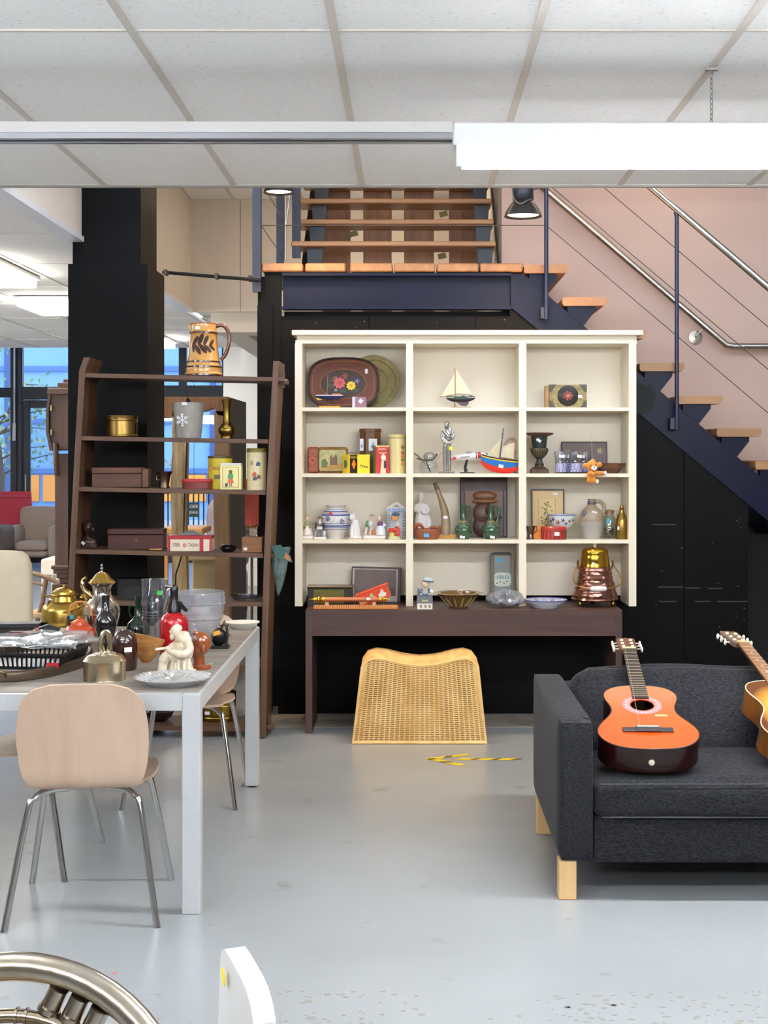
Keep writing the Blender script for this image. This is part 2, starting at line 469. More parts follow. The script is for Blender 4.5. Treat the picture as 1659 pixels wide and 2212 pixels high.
# ---- outer walls
for nm, b in (('wall_left', (-7.1, -7.0, -4.0, 19.6, 0, 3.4)), ('wall_right', (4.5, 4.6, -4.0, 19.6, 0, 3.86)), ('wall_rear', (-7.0, 4.5, -4.1, -4.0, 0, 2.9))):
    struct(M().box(*b).build(nm, C(150, 144, 138, 0.8), smooth=0))
struct(M().box(-2.20, 0.0, 16.0, 16.1, 0, ZC).build('wall_passage', C(236, 234, 232, 0.6), smooth=0))
ws = M().box(0.60, 4.5, 9.05, 9.15, 0, 3.79).build('wall_stairs', m_pink, smooth=0); struct(ws)
struct(M().box(0.60, 0.66, 9.15, 11.97, 0, 3.79).build('wall_stairs_side', m_plaster, smooth=0))

# ---- black panelled wall below the staircase
YW = 8.115
wk = empty_struct('wall_back', (0, YW, 0))
def ztop(px):      # lower edge of the stringer
    return ZA(893 + 0.83 * (px - 1378), YW)
cuts = [(608, 797), (797, 1027), (1027, 1250), (1250, 1477), (1477, 1617)]
for a, b in cuts:
    xa, xb = XA(a, YW) + 0.002, XA(b, YW) - 0.002
    if b <= 1027: out = [(xa, 0.012), (xb, 0.012), (xb, ZA(683, YW)), (xa, ZA(683, YW))]
    elif a == 1027: out = [(xa, 0.012), (xb, 0.012), (xb, ztop(b)), (XA(1101, YW), ztop(1101)), (XA(1101, YW), ZA(683, YW)), (xa, ZA(683, YW))]
    else: out = [(xa, 0.012), (xb, 0.012), (xb, ztop(b)), (xa, ztop(a))]
    M().prism(out, YW, YW + 0.02).build('panel', m_black, wk, smooth=0, world=True)
M().box(XA(572, YW), XA(608, YW), YW - 0.01, YW + 0.02, 0.05, ZA(580, YW)).build('panel', m_black, wk, smooth=0, world=True)
M().box(XA(557, YW), XA(590, YW), YW - 0.03, YW - 0.012, 0.03, ZA(660, YW)).build('panel', m_black, wk, smooth=0, world=True)
M().box(XA(557, YW), XA(575, YW), YW, YW + 0.9, 0.0, 2.60).build('side_panel', m_black, wk, smooth=0, world=True)
M().prism([(XA(600, YW), 0), (XA(1617, YW), 0), (XA(1617, YW), ztop(1617) - .01), (XA(1101, YW), ztop(1101) - .01), (XA(1101, YW), ZA(684, YW)), (XA(600, YW), ZA(684, YW))], YW + .0205, YW + .03).build('light_stop_board', C(6, 6, 6, 0.8), wk, smooth=0, world=True)  # unseen board added to keep light from showing through the seams
for k in range(30):    # white chips in the paint
    px = random.choice([random.uniform(640, 1100), random.uniform(1385, 1610), random.uniform(1590, 1614)])
    py = random.uniform(690, 712) if px < 1150 else random.uniform(1120, 1400)
    s_ = random.uniform(0.001, 0.003)
    o = M().box(-s_, s_, -0.0012, 0, -s_ * random.uniform(0.5, 1.2), s_ * 0.8).build('paint_chip', C(150, 146, 140, 0.8), wk, smooth=0)
    o.location = (XA(px, YW), -0.0002, ZA(py, YW))
for a, b, py in ((1422, 1476, 1268), (1480, 1512, 1270), (1530, 1560, 1271), (1424, 1462, 1299), (1500, 1534, 1299), (1550, 1616, 1299), (1407, 1460, 1133)):
    M().box(XA(a, YW), XA(b, YW), YW - 0.001, YW, ZA(py, YW) - 0.004, ZA(py, YW) + 0.003).build('scuff', C(62, 60, 62, 0.8), wk, smooth=0, world=True)
struct(M().box(1.90, 4.5, 8.45, 8.5, 0, 1.05).build('wall_understair', C(10, 10, 10, 0.8), smooth=0))

# ---- black pillar
pl = empty_struct('wall_pillar', (-1.77, 7.95, 0))
M().box(XA(147, 7.95), XA(318, 7.95), 7.95, 8.50, 0, ZA(570, 7.95)).build('pillar_casing', m_black, pl, smooth=0, world=True)
M().box(XA(157, 8.0), XA(304, 8.0), 8.0, 8.50, ZA(570, 7.95), 3.79).build('pillar_shaft', m_black, pl, smooth=0, world=True)

# ---- facade with windows
YF = 19.5
m_frame = C(52, 58, 66, 0.45)
m_pane = GLASS(235, 242, 248, 0.05, 0.02)
def facade(n, x0, x1, verts, bars, z1):
    w = empty_struct('window_%d' % n, ((x0 + x1) / 2, YF, 0))
    for a, b in verts: M().cbox(a, b, YF - 0.05, YF + 0.05, 0, z1, 0.008).build('window_frame', m_frame, w, smooth=0, world=True)
    for a, b, z0, z2 in bars: M().cbox(a, b, YF - 0.045, YF + 0.045, z0, z2, 0.008).build('window_bar', m_frame, w, smooth=0, world=True)
    vs = sorted(verts)
    for (a, b), (c, d) in zip(vs, vs[1:]):
        zs = sorted([(z0, z2) for (p, q, z0, z2) in bars if p <= b + 0.02 and q >= c - 0.02])
        for (z0, z2), (z3, z4) in zip(zs, zs[1:] + [(z1, z1)]):
            if z3 - z2 > 0.05: M().box(b - 0.01, c + 0.01, YF - 0.004, YF + 0.004, z2 - 0.01, z3 + 0.01).build('pane', m_pane, w, smooth=0, world=True)
    return w
def xf(px): return XA(px, YF)
zt = ZA(848, YF)
facade(1, -7.0, xf(36), [(-7.0, -6.9), (xf(-160), xf(-145)), (xf(24), xf(38))], [(-7, xf(30), 0, 0.12), (-7, xf(30), zt - 0.07, zt + 0.07), (-7, xf(30), 3.2, 3.3)], 3.3)
facade(2, xf(36), xf(190), [(xf(39), xf(50)), (xf(180), xf(195))], [(xf(44), xf(190), zt - 0.10, zt + 0.08), (xf(44), xf(190), 3.2, 3.3), (xf(44), xf(190), 0, 0.02)], 3.3)
dr = empty_struct('door_1', ((xf(51) + xf(180)) / 2, YF, 0))
for a, b, c, d in ((xf(51), xf(66), 0.01, zt - 0.11), (xf(165), xf(179), 0.01, zt - 0.11), (xf(66), xf(165), zt - 0.22, zt - 0.11), (xf(66), xf(165), 0.01, 0.14)):
    M().cbox(a, b, YF - 0.03, YF + 0.03, c, d, 0.006).build('door_frame', m_frame, dr, smooth=0, world=True)
M().box(xf(66), xf(165), YF - 0.003, YF + 0.003, 0.14, zt - 0.22).build('door_pane', m_pane, dr, smooth=0, world=True)
M().tube([(xf(57), YF - 0.06, 1.0), (xf(57), YF - 0.06, 1.25)], 0.012).build('door_handle', m_steel, dr, world=True)
facade(3, xf(195), xf(490), [(xf(196), xf(210)), (xf(300), xf(312)), (xf(387), xf(404)), (xf(480), xf(495))],
       [(xf(200), xf(490), zt - 0.09, zt + 0.10), (xf(200), xf(490), 0, 0.12), (xf(200), xf(490), 3.2, 3.3)], 3.3)
struct(M().box(xf(490), 4.5, YF - 0.05, YF + 0.05, 0, 3.3).build('wall_facade', m_white, smooth=0))
cord = M().tube([(xf(37), YF - 0.14, 3.25), (xf(37), YF - 0.14, ZA(915, YF))], 0.012).tube([(xf(37), YF - 0.14, ZA(915, YF)), (xf(36.3), YF - 0.14, ZA(952, YF))], 0.022).build('blind_cord', C(225, 225, 228, 0.5)); tag(cord, 'white blind cord hanging down before the dark window mullion', 'cord')

# ---- street outside: building with blue cladding and orange panels, tree, pavement
ob_ = thing('street_building', 'blue clad building with orange panels seen through the rear windows', 'building', (-6.5, 34, 0))
M().box(-14, 2.0, 34, 34.4, -0.1, 7).build('wall', C(118, 156, 208, 0.6, n=(0.5, 0.25)), ob_, smooth=0, world=True)
for k in range(9):
    x = -13.5 + 1.7 * k
    M().box(x, x + 0.14, 33.9, 34.02, 0, 7).build('pilaster', C(52, 74, 120, 0.6), ob_, smooth=0, world=True)
    M().box(x + 0.2, x + 0.85, 33.94, 34.01, 0.36, 1.02).build('orange_panel', C(240, 140, 40, 0.5), ob_, smooth=0, world=True)
    M().box(x + 0.95, x + 1.6, 33.94, 34.01, 0.36, 1.02).build('orange_panel', C(240, 140, 40, 0.5), ob_, smooth=0, world=True)
for z in (1.06, 2.3, 3.6):
    M().box(-14, 2, 33.92, 34.0, z, z + 0.12).build('ledge', C(70, 100, 150, 0.6), ob_, smooth=0, world=True)
pv = M().box(-16, 6, 19.7, 40, -0.25, -0.1).build('pavement', C(150, 155, 165, 0.8, n=(3, 0.2))); struct(pv)
tr = thing('street_tree', 'leafy thin branched tree outside the left window pane', 'tree', (-7.45, 24.5, -0.1))
tm = M(); lf = M()
tm.tube([(0, 0, 0), (0.1, 0, 1.2), (-0.1, 0.1, 2.6), (0, 0, 4.5)], [0.09, 0.07, 0.05, 0.02], 6)
for k in range(30):
    z = random.uniform(0.7, 4.4); a = random.uniform(0, 6.28); l = random.uniform(0.6, 1.5)
    e = Vector((math.cos(a) * l, math.sin(a) * l, z + random.uniform(0.1, 0.7)))
    tm.tube([(0, 0, z), e * 0.5 + Vector((0, 0, z * 0.5 + 0.1)), e], [0.022, 0.014, 0.006], 4)
    for q in range(34):
        c = Vector((0, 0, z)).lerp(e, random.uniform(0.3, 1.1)) + Vector([random.uniform(-.22, .22) for _ in range(3)])
        rr = Euler((random.uniform(0, 6), random.uniform(0, 6), 0)).to_matrix().to_4x4()
        lf.add([(-0.05, 0, 0), (0, 0.025, 0.004), (0.06, 0, 0), (0, -0.025, 0.004)], [(0, 1, 2, 3)], random.choice((0, 0, 1)), Matrix.Translation(c) @ rr)
tm.build('branches', C(70, 58, 48, 0.9), tr)
tag(lf.build('leaves', [C(96, 128, 70, 0.7), C(150, 150, 96, 0.7)], tr, smooth=0), None, kind='stuff')

# ================================================================ LIGHT FITTINGS
YL = 4.42
def fluor(x0, x1, Y, label, group, n=1):
    t = thing('fluorescent_light', label, 'ceiling light', ((x0 + x1) / 2, Y, 2.47), group=group)
    M().cbox(x0, x1, Y - 0.050, Y + 0.050, 2.537, 2.611, 0.006).build('housing', C(226, 225, 226, 0.35), t, smooth=0, world=True)
    SW = Matrix(((0, 1, 0, 0), (1, 0, 0, 0), (0, 0, 1, 0), (0, 0, 0, 1)))
    M().prism([(Y - 0.046, 2.4945), (Y - 0.046, 2.537), (Y + 0.046, 2.537), (Y + 0.046, 2.4945)], x0 + 0.03, x1 - 0.03, mx=SW).build('side_lens', m_em_side, t, smooth=0, world=True)
    M().prism([(Y + 0.046 * math.cos(a), 2.510 + 0.040 * math.sin(a)) for a in [R(203 + 13.4 * k) for k in range(11)]], x0 + 0.03, x1 - 0.03, mx=SW).build('diffuser', m_em, t, smooth=0, world=True)
    for a in (x0 + 0.012, x1 - 0.03):
        M().box(a, a + 0.018, Y - 0.048, Y + 0.048, 2.468, 2.537).build('end_cap', C(235, 235, 235, 0.4), t, smooth=0, world=True)
    return t
def batten(x0, x1, Y, label, group):
    """added fill light: narrow spine with bare tubes, shining up and down"""
    t = thing('fill_batten', label, 'ceiling light', ((x0 + x1) / 2, Y, 2.3), group=group)
    M().cbox(x0, x1, Y - 0.025, Y + 0.025, 2.30, 2.38, 0.005).build('spine', C(226, 225, 226, 0.35), t, smooth=0, world=True)
    for dy in (-0.07, 0.07):
        M().tube([(x0 + 0.03, Y + dy, 2.33), (x1 - 0.03, Y + dy, 2.33)], 0.019, 8).build('tube', m_em2, t, world=True)
        for a in (x0, x1 - 0.02):
            M().box(a, a + 0.02, Y + min(0, dy) * 1.3, Y + max(0, dy) * 1.3, 2.305, 2.355).build('tube_holder', C(225, 225, 225, 0.4), t, smooth=0, world=True)
    M().tube([(x0 + 0.03, Y, 2.402), (x1 - 0.03, Y, 2.402)], 0.019, 8).build('tube', m_em2, t, world=True)
    for a in (x0 + 0.01, x1 - 0.03): M().box(a, a + 0.02, Y - 0.02, Y + 0.02, 2.375, 2.425).build('tube_holder', C(225, 225, 225, 0.4), t, smooth=0, world=True)
    for a in (x0 + 0.3, x1 - 0.3):
        M().tube([(a, Y + 0.02, 2.38), (a, Y + 0.02, ZC)], 0.004, 6).build('hanger', C(150, 150, 150, 0.4, 0.6), t, world=True)
    return t
fluor(XA(977, YL), 2.75, YL, 'glowing white fluorescent strip light hanging under the ceiling', None)
def rail(x0, x1, Y, label, chains, group=None):
    t = thing('light_rail', label, 'rail', ((x0 + x1) / 2, Y, 2.56), group=group)
    M().box(x0, x1, Y - 0.05, Y + 0.05, 2.578, 2.611).build('channel', C(196, 192, 190, 0.4), t, smooth=0, world=True)
    M().box(x0, x1, Y - 0.042, Y - 0.02, 2.559, 2.578).box(x0, x1, Y + 0.02, Y + 0.042, 2.559, 2.578).build('lip', C(150, 150, 154, 0.3, 0.6), t, smooth=0, world=True)
    for cx in chains:
        ch = M(); z = 2.613; k = 0
        while z < ZC - 0.01:
            pts = [(0.006 * math.cos(a), 0, z + 0.009 + 0.0105 * math.sin(a)) for a in [i * math.pi / 4 for i in range(8)]]
            mx = Matrix.Translation((cx, Y, 0)) @ Matrix.Rotation(R(35 + 90 * (k % 2)), 4, 'Z')
            ch.tube(pts, 0.0018, 5, closed=True, mx=mx); z += 0.0165; k += 1
        ch.build('chain', C(150, 148, 144, 0.35, 0.8), t, world=True)
        M().box(cx - 0.02, cx + 0.02, Y - 0.008, Y + 0.008, 2.611, 2.618).build('hook', C(150, 148, 144, 0.4, 0.6), t, smooth=0, world=True)
    return t
rail(-3.6, XA(977, YL), YL, 'long grey metal light rail without a lamp across the ceiling', [-2.4])
# chain that carries the lit fitting
chn = thing('hanging_chain', 'thin metal chain holding the strip light from the ceiling', 'chain', (XA(1537, YL), YL, 2.613))
ch = M(); z = 0.0; k = 0
while z < ZC - 2.613 - 0.015:
    ch.tube([(0.0055 * math.cos(i * math.pi / 4), 0, z + 0.009 + 0.0105 * math.sin(i * math.pi / 4)) for i in range(8)], 0.0017, 5, closed=True, mx=Matrix.Rotation(R(35 + 90 * (k % 2)), 4, 'Z')); z += 0.0165; k += 1
ch.build('links', C(150, 148, 144, 0.35, 0.8), chn)
M().box(-0.018, 0.018, -0.008, 0.008, -0.001, 0.006).build('lower_hook', C(160, 158, 154, 0.4, 0.6), chn, smooth=0)
M().box(-0.02, 0.02, -0.01, 0.01, ZC - 2.613 - 0.012, ZC - 2.613 - 0.005).build('upper_hook', C(160, 158, 154, 0.4, 0.6), chn, smooth=0)
# unseen battens added to brighten the room, behind and beside the camera
for i, (Y, x0, x1, wh) in enumerate(((2.05, -3.2, -0.8, 'first left'), (2.05, 0.4, 2.8, 'first right'), (-0.6, -3.2, -0.8, 'second left'), (-0.6, 0.4, 2.8, 'second right'), (4.42, -5.9, -3.7, 'far left'), (7.6, -6.3, -4.1, 'rear left'), (11.2, -6.8, -5.0, 'rearmost left'))):
    batten(x0, x1, Y, 'added fill batten light outside the picture, %s of its rows' % wh, 'added fill lights outside the picture')
def panel(x0, x1, y0, y1, label):
    t = thing('ceiling_panel_light', label, 'ceiling light', ((x0 + x1) / 2, (y0 + y1) / 2, ZC - 0.085))
    M().cbox(x0, x1, y0, y1, ZC - 0.028, ZC - 0.0045, 0.004).build('frame', C(230, 230, 230, 0.4), t, smooth=0, world=True)
    M().cbox(x0 + 0.02, x1 - 0.02, y0 + 0.02, y1 - 0.02, ZC - 0.085, ZC - 0.0285, 0.01).build('diffuser', m_em_panel, t, smooth=0, world=True)
panel(-3.17, -2.62, 8.5, 9.66, 'large glowing ceiling panel at the left edge above the rear room')
panel(-3.15, -2.60, 10.8, 11.6, 'glowing ceiling panel just left of the black pillar')
panel(-3.15, -2.60, 14.4, 15.2, 'small far glowing ceiling panel just right of the black pillar')
panel(-5.55, -5.00, 9.2, 10.4, 'added fill panel for the rear room left of the picture')  # this panel and the next are unseen, added for more light
panel(-5.55, -5.00, 12.9, 14.1, 'far added fill panel for the rear room left of the picture')

m_em_void = C(255, 230, 204, 0.5, em=VOID_E)
def void_fill(x0, x1, y0, y1, label, mat_=None):  # unseen warm panels added to brighten the stairwell
    t = thing('stairwell_fill', label, 'ceiling light', ((x0 + x1) / 2, (y0 + y1) / 2, 3.72))
    M().cbox(x0, x1, y0, y1, 3.745, 3.774, 0.004).build('frame', C(230, 230, 230, 0.4), t, smooth=0, world=True)
    M().cbox(x0 + 0.02, x1 - 0.02, y0 + 0.02, y1 - 0.02, 3.70, 3.745, 0.01).build('diffuser', mat_ or m_em_void, t, smooth=0, world=True)
void_fill(1.0, 2.2, 8.2, 8.5, 'added warm fill panel high over the lower stair flight, outside the picture')
void_fill(-1.2, 0.0, 8.2, 8.5, 'added warm fill panel high over the landing, outside the picture')
void_fill(-0.9, 0.3, 10.7, 11.1, 'added warm fill panel at the back of the stairwell, outside the picture', C(255, 232, 206, 0.5, em=VOID_E * 2.2))
def spot_lamp(px, py_rim, Y, rpx, label, aim, cable=True):
    s = Y / F
    t = thing('spot_lamp', label, 'lamp', (XA(px, Y), Y, ZA(py_rim, Y)))
    sh = [(rpx, 0), (rpx * 0.97, 3), (rpx * 0.86, 14), (rpx * 0.66, 27), (rpx * 0.48, 35)]
    sh = sh + [(r - 1.2, z + 0.6) for r, z in sh[::-1]]
    M(s).lathe(sh, 28).build('shade', C(34, 30, 30, 0.35), t)
    M(s).lathe([(0, 34), (rpx * .5, 34), (rpx * .55, 37), (rpx * .55, 62), (rpx * .5, 66), (0, 66)], 24).build('lamp_body', C(28, 28, 34, 0.4), t)
    M(s).lathe([(0, 3), (rpx * .82, 4), (rpx * .78, 6), (0, 9)], 24).build('bulb', C(255, 226, 180, 0.5, em=9.0), t)
    br = M(s); br.tube(spline([(rpx * .55, 0, 40), (rpx * .2, -rpx * .7, 30), (-rpx * .2, -rpx * .75, 22), (-rpx * .5, -rpx * .5, 34), (-rpx * .56, 0, 62), (-rpx * .5, 0, 72)], 4), 1.8, 6)
    br.build('bracket', C(140, 138, 136, 0.35, 0.8), t)
    M(s).tube(spline([(rpx * .5, 0, 58), (rpx * .9, 0, 62), (rpx * 1.18, 0, 58)], 4) + [Vector((rpx * 1.18, 0, 80)), Vector((rpx * 1.18, 0, (3.776 - t.location.z) / s))], 1.6, 6).build('arm', C(40, 40, 44, 0.4, 0.5), t)
    ld = bpy.data.lights.new('spot_light', 'SPOT'); ld.energy = SPOT_W; ld.color = (1.0, 0.68, 0.38); ld.spot_size = R(120); ld.spot_blend = 0.7; ld.shadow_soft_size = 0.05
    lo = bpy.data.objects.new('spot_light', ld); COL.objects.link(lo); lo.parent = t; lo.location = (0, 0, -0.01)
    d = Vector(aim) - Vector(t.location); lo.rotation_euler = d.to_track_quat('-Z', 'Y').to_euler()
spot_lamp(1130, 468, 7.62, 41, 'black bell shaped spot lamp clamped to the stair railing', (0.45, 7.75, 1.5))
spot_lamp(602, 417, 7.62, 33, 'black spot lamp half hidden by the ceiling edge above the landing', (-0.35, 7.75, 1.5))
# ================================================================ STAIRCASE
YS = 8.10
def xs_(px): return XA(px, YS)
def zs_(py): return ZA(py, YS)
def pxpoly(pts, Y=YS): return [(XA(a, Y), ZA(b, Y)) for a, b in pts]
m_tread = WOOD((186, 128, 76), (150, 98, 56), 'Y', 5, 0.4)
m_tread2 = WOOD((176, 132, 86), (140, 100, 64), 'X', 5, 0.45)
st = thing('staircase', 'navy steel staircase with wooden treads and a landing above the black wall', 'staircase', (0.6, YS, 0))
M().prism(pxpoly([(1104, 592), (1132, 592), (1147, 607), (2245, 1543), (2162, 1543), (1104, 664)]), YS, YS + 0.05).build('stringer', m_navy, st, smooth=0, world=True)
M().prism(pxpoly([(1104, 592), (1132, 592), (1147, 607), (2245, 1543), (2162, 1543), (1104, 664)]), YS + 0.8, YS + 0.85).build('stringer', m_navy, st, smooth=0, world=True)
M().prism([(YS - 0.03, zs_(669)), (YS + 0.06, zs_(669)), (YS + 0.06, zs_(591)), (YS - 0.03, zs_(591)), (YS - 0.03, zs_(597)), (YS + 0.04, zs_(597)), (YS + 0.04, zs_(663)), (YS - 0.03, zs_(663))], xs_(610), xs_(1104), mx=Matrix(((0, 1, 0, 0), (1, 0, 0, 0), (0, 0, 1, 0), (0, 0, 0, 1)))).build('landing_beam', m_navy, st, smooth=0, world=True)
M().box(xs_(610), xs_(1104), YS + 0.12, YS + 0.14, zs_(700), zs_(668)).build('opening_shade', C(8, 8, 9, 0.8), st, smooth=0, world=True)  # near-black sheet standing for the shade in the opening below the landing
for a, b in ((566, 655), (660, 747), (757, 848), (851, 940), (944, 1033), (1037, 1128)):
    M().cbox(xs_(a), xs_(b), YS - 0.03, YS + 0.93, zs_(588), zs_(570), 0.007).build('landing_plank', m_tread, st, smooth=0, world=True)
for i in range(0, 14):
    x1, y0 = 1228 + 83.0 * i, 573 + 70.5 * i
    x0 = x1 - 97
    M().prism(pxpoly([(x0 + 3, y0), (x1 - 3, y0), (x1, y0 + 3), (x1 - 1, y0 + 12), (x1 - 7, y0 + 18), (x0 + 3, y0 + 18), (x0, y0 + 14), (x0, y0 + 3)]), YS - 0.03, YS + 0.93).build('tread', m_tread if i < 3 else m_tread2, st, smooth=0, world=True)
    for yy in (YS - 0.005, YS + 0.79):
        M().prism(pxpoly([(x0 + 12, y0 + 18), (x1 - 25, y0 + 18), (x1 - 25, y0 + 28), (x1 - 52, y0 + 62), (x0 + 12, y0 + 34)]), yy, yy + 0.055).build('tread_bracket', m_navy, st, smooth=0, world=True)
M().lathe([(0, 0), (33, 0), (33, 2), (0, 2)], 28, mx=Matrix.Translation((xs_(1383), YS - 0.002, zs_(861))) @ Matrix.Rotation(R(90), 4, 'X') @ Matrix.Scale(YS / F, 4)).build('round_cover', C(9, 9, 10, 0.7), st, world=True)
# upper flight seen from below, going up away from the camera
for i in range(6):
    y0, zb = 8.92 + 0.23 * i, 2.903 + 0.182 * i
    if zb > 3.7: break
    M().cbox(-0.785 + 0.004 * i, 0.555, y0, y0 + 0.27, zb, zb + 0.034, 0.006).build('upper_tread', WOOD((190, 140, 88), (150, 104, 62), 'X', 5, 0.4), st, smooth=0, world=True)
    for x in (-0.68, 0.44):
        M().prism([(x, zb - 0.14), (x + 0.09, zb - 0.14), (x + 0.10, zb - 0.002), (x - 0.005, zb - 0.002)], y0 + 0.06, y0 + 0.14).build('upper_bracket', C(18, 18, 26, 0.4), st, smooth=0, world=True)
for x in (-0.74, 0.50):
    M().add([(x, 8.98, 2.62), (x + 0.05, 8.98, 2.62), (x + 0.05, 10.4, 3.78), (x, 10.4, 3.78), (x, 9.22, 2.62), (x + 0.05, 9.22, 2.62), (x + 0.05, 10.6, 3.74), (x, 10.6, 3.74)],
            [(0, 1, 2, 3), (4, 7, 6, 5), (0, 4, 5, 1), (3, 2, 6, 7), (0, 3, 7, 4), (1, 5, 6, 2)]).build('upper_stringer', C(20, 22, 36, 0.4), st, smooth=0, world=True)
for a, b in ((697, 757), (785, 846), (873, 937), (970, 1031)):
    M().cbox(XA(a, 9.95), XA(b, 9.95), 9.93, 9.96, 2.58, 3.77, 0.004).build('screen_board', WOOD((168, 112, 66), (126, 80, 46), 'Z', 6, 0.5), st, smooth=0, world=True)
M().box(XA(690, 9.95), XA(1040, 9.95), 9.9, 10.0, 2.50, 2.58).build('screen_rail', C(20, 22, 36, 0.4), st, smooth=0, world=True)
for a, b in ((764, 505), (955, 553), (958, 462)):
    o = M().box(-0.03, 0.03, -0.001, 0.001, -0.02, 0.02).build('tape_scrap', C(140, 128, 70, 0.6), st, smooth=0); o.location = P(a, b, 9.92) - Vector(st.location); o.rotation_euler = (0, R(-15), 0)

# railing of the lower flight and landing
YR = 8.03
rl = thing('stair_railing', 'navy stair railing with steel handrail and thin cables', 'railing', (XA(1180, YR), YR, ZA(690, YR)))
def bar(pts, r, name, mat_, Y=YR):
    M().tube([P(a, b, Y) for a, b in pts], r, 10).build(name, mat_, rl, world=True)
bar([(1180, 690), (1180, 330)], 0.0125, 'post', C(30, 34, 62, 0.35))
bar([(1462, 928), (1462, 468), (1459, 458)], 0.0125, 'post', C(30, 34, 62, 0.35))
for a, b in ((1176, 676), (1456, 915)):
    M().box(XA(a - 8, YR), XA(a + 3, YR), YR, YS, ZA(b + 12, YR), ZA(b - 12, YR)).build('post_clamp', C(22, 24, 44, 0.4), rl, smooth=0, world=True)
bar([(1744, 1164), (1744, 700)], 0.0125, 'post', C(30, 34, 62, 0.35))
bar([(2026, 1402), (2026, 940)], 0.0125, 'post', C(30, 34, 62, 0.35))
bar([(1320, 331), (2060, 963)], 0.0205, 'handrail', m_steel)
bar([(560, 487), (1180, 487), (2026, 1202)], 0.0028, 'cable', C(90, 84, 80, 0.35, 0.7))
bar([(1110, 335), (2026, 1107)], 0.0028, 'cable', C(90, 84, 80, 0.35, 0.7))
bar([(1220, 333), (2026, 1018)], 0.0028, 'cable', C(90, 84, 80, 0.35, 0.7))
M().box(XA(545, YR), XA(563, YR), YR, YR + 0.06, ZA(630, YR), 3.6).build('end_post', C(36, 32, 52, 0.35), rl, smooth=0, world=True)
M().box(XA(597, 8.9), XA(612, 8.9), 8.9, 8.95, 2.62, 3.7).build('far_post', C(16, 20, 44, 0.4), rl, smooth=0, world=True)
M().box(XA(630, 8.9), XA(648, 8.9), 8.93, 8.96, ZA(555, 8.9), 3.7).build('far_post', C(16, 20, 44, 0.4), rl, smooth=0, world=True)
M().tube([P(616, 560, 8.8), P(616, 400, 8.8)], 0.006, 8).tube([P(616, 500, 8.8), P(628, 405, 8.8)], 0.004, 6).build('thin_rod', m_steel, rl, world=True)
M().tube([P(564, 487, YR), P(611, 556, 8.9)], 0.003, 6).tube([P(575, 412, YR), P(611, 475, 8.9)], 0.003, 6).build('tie_cable', C(150, 148, 150, 0.3, 0.8), rl, world=True)
# wall handrail
wr = thing('wall_handrail', 'brushed steel handrail fixed to the pink stair wall', 'handrail', P(1566, 748, 8.98))
M().tube([P(1150, 387, 8.97), P(1300, 515, 8.97), P(1556, 734, 8.97), P(1568, 745, 8.97), P(1584, 748, 8.97), P(1900, 748, 8.97)], 0.0215, 12).build('rail', m_steel, wr, world=True)
c_ = P(1502, 729, 9.045)
M().lathe([(0, 0), (0.045, 0), (0.045, 0.008), (0.012, 0.012), (0, 0.012)], 24, mx=Matrix.Translation(c_) @ Matrix.Rotation(R(90), 4, 'X')).build('wall_plate', C(150, 138, 130, 0.3, 1), wr, world=True)
M().tube([c_, P(1505, 725, 8.98), P(1517, 712, 8.97)], 0.006, 8).build('bracket', m_steel, wr, world=True)
# black pipe from the pillar to the landing
pp = thing('pipe', 'thin black pipe running from the pillar to the stair landing', 'pipe', P(352, 588, 8.2))
M().tube([P(352, 588, 8.2), P(470, 598, 8.1), P(562, 605, 8.0)], 0.0105, 8).build('tube', C(30, 26, 24, 0.5), pp, world=True)
for a, b in ((358, 589), (468, 597), (540, 602)):
    M().box(XA(a - 3, 8.08), XA(a + 3, 8.08), 8.05, 8.13, ZA(b + 5, 8.08), ZA(b - 6, 8.08)).build('clip', C(70, 54, 40, 0.5), pp, smooth=0, world=True)

# ================================================================ CREAM CABINET AND CONSOLE
YC, YB = 7.73, 8.045
m_cream = C(236, 224, 200, 0.5, n=(3, 0.03))
cab = thing('open_cabinet', 'cream white open cabinet with three columns of shelves', 'cabinet', (XA(1005, YC), YC, 0.683))
def xc(px): return XA(px, YC)
def zc(py): return ZA(py, YC)
ZB = 0.6845
M().cbox(xc(631), xc(1388), YC - 0.03, YB, zc(725), zc(714), 0.004).build('cornice', m_cream, cab, smooth=0, world=True)
M().box(xc(641), xc(1376), YC + 0.012, YB, zc(735), zc(725)).build('frieze', m_cream, cab, smooth=0, world=True)
M().box(xc(638), xc(1376), YC, YB, zc(742), zc(735)).build('top_board', m_cream, cab, smooth=0, world=True)
for a, b in ((637, 653), (1358.5, 1374.5)):
    M().box(xc(a), xc(b), YC, YB, ZB, zc(742)).build('side_board', m_cream, cab, smooth=0, world=True)
for a, b in ((877, 892.5), (1121, 1137)):
    M().box(xc(a), xc(b), YC, YB, ZB, zc(742)).build('divider', m_cream, cab, smooth=0, world=True)
ROW = [zc(880), zc(1023), zc(1166.5), 0.683]
COLS = [(653, 877), (892.5, 1121), (1137, 1358.5)]
for py in (880, 1023, 1166.5):
    for a, b in COLS:
        M().box(xc(a), xc(b), YC + 0.004, YB - 0.01, zc(py + 7.6), zc(py)).build('shelf_board', m_cream, cab, smooth=0, world=True)
M().box(xc(640), xc(1374), YB - 0.01, YB, ZB + 0.03, zc(742)).build('backboard', C(238, 228, 210, 0.6), cab, smooth=0, world=True)

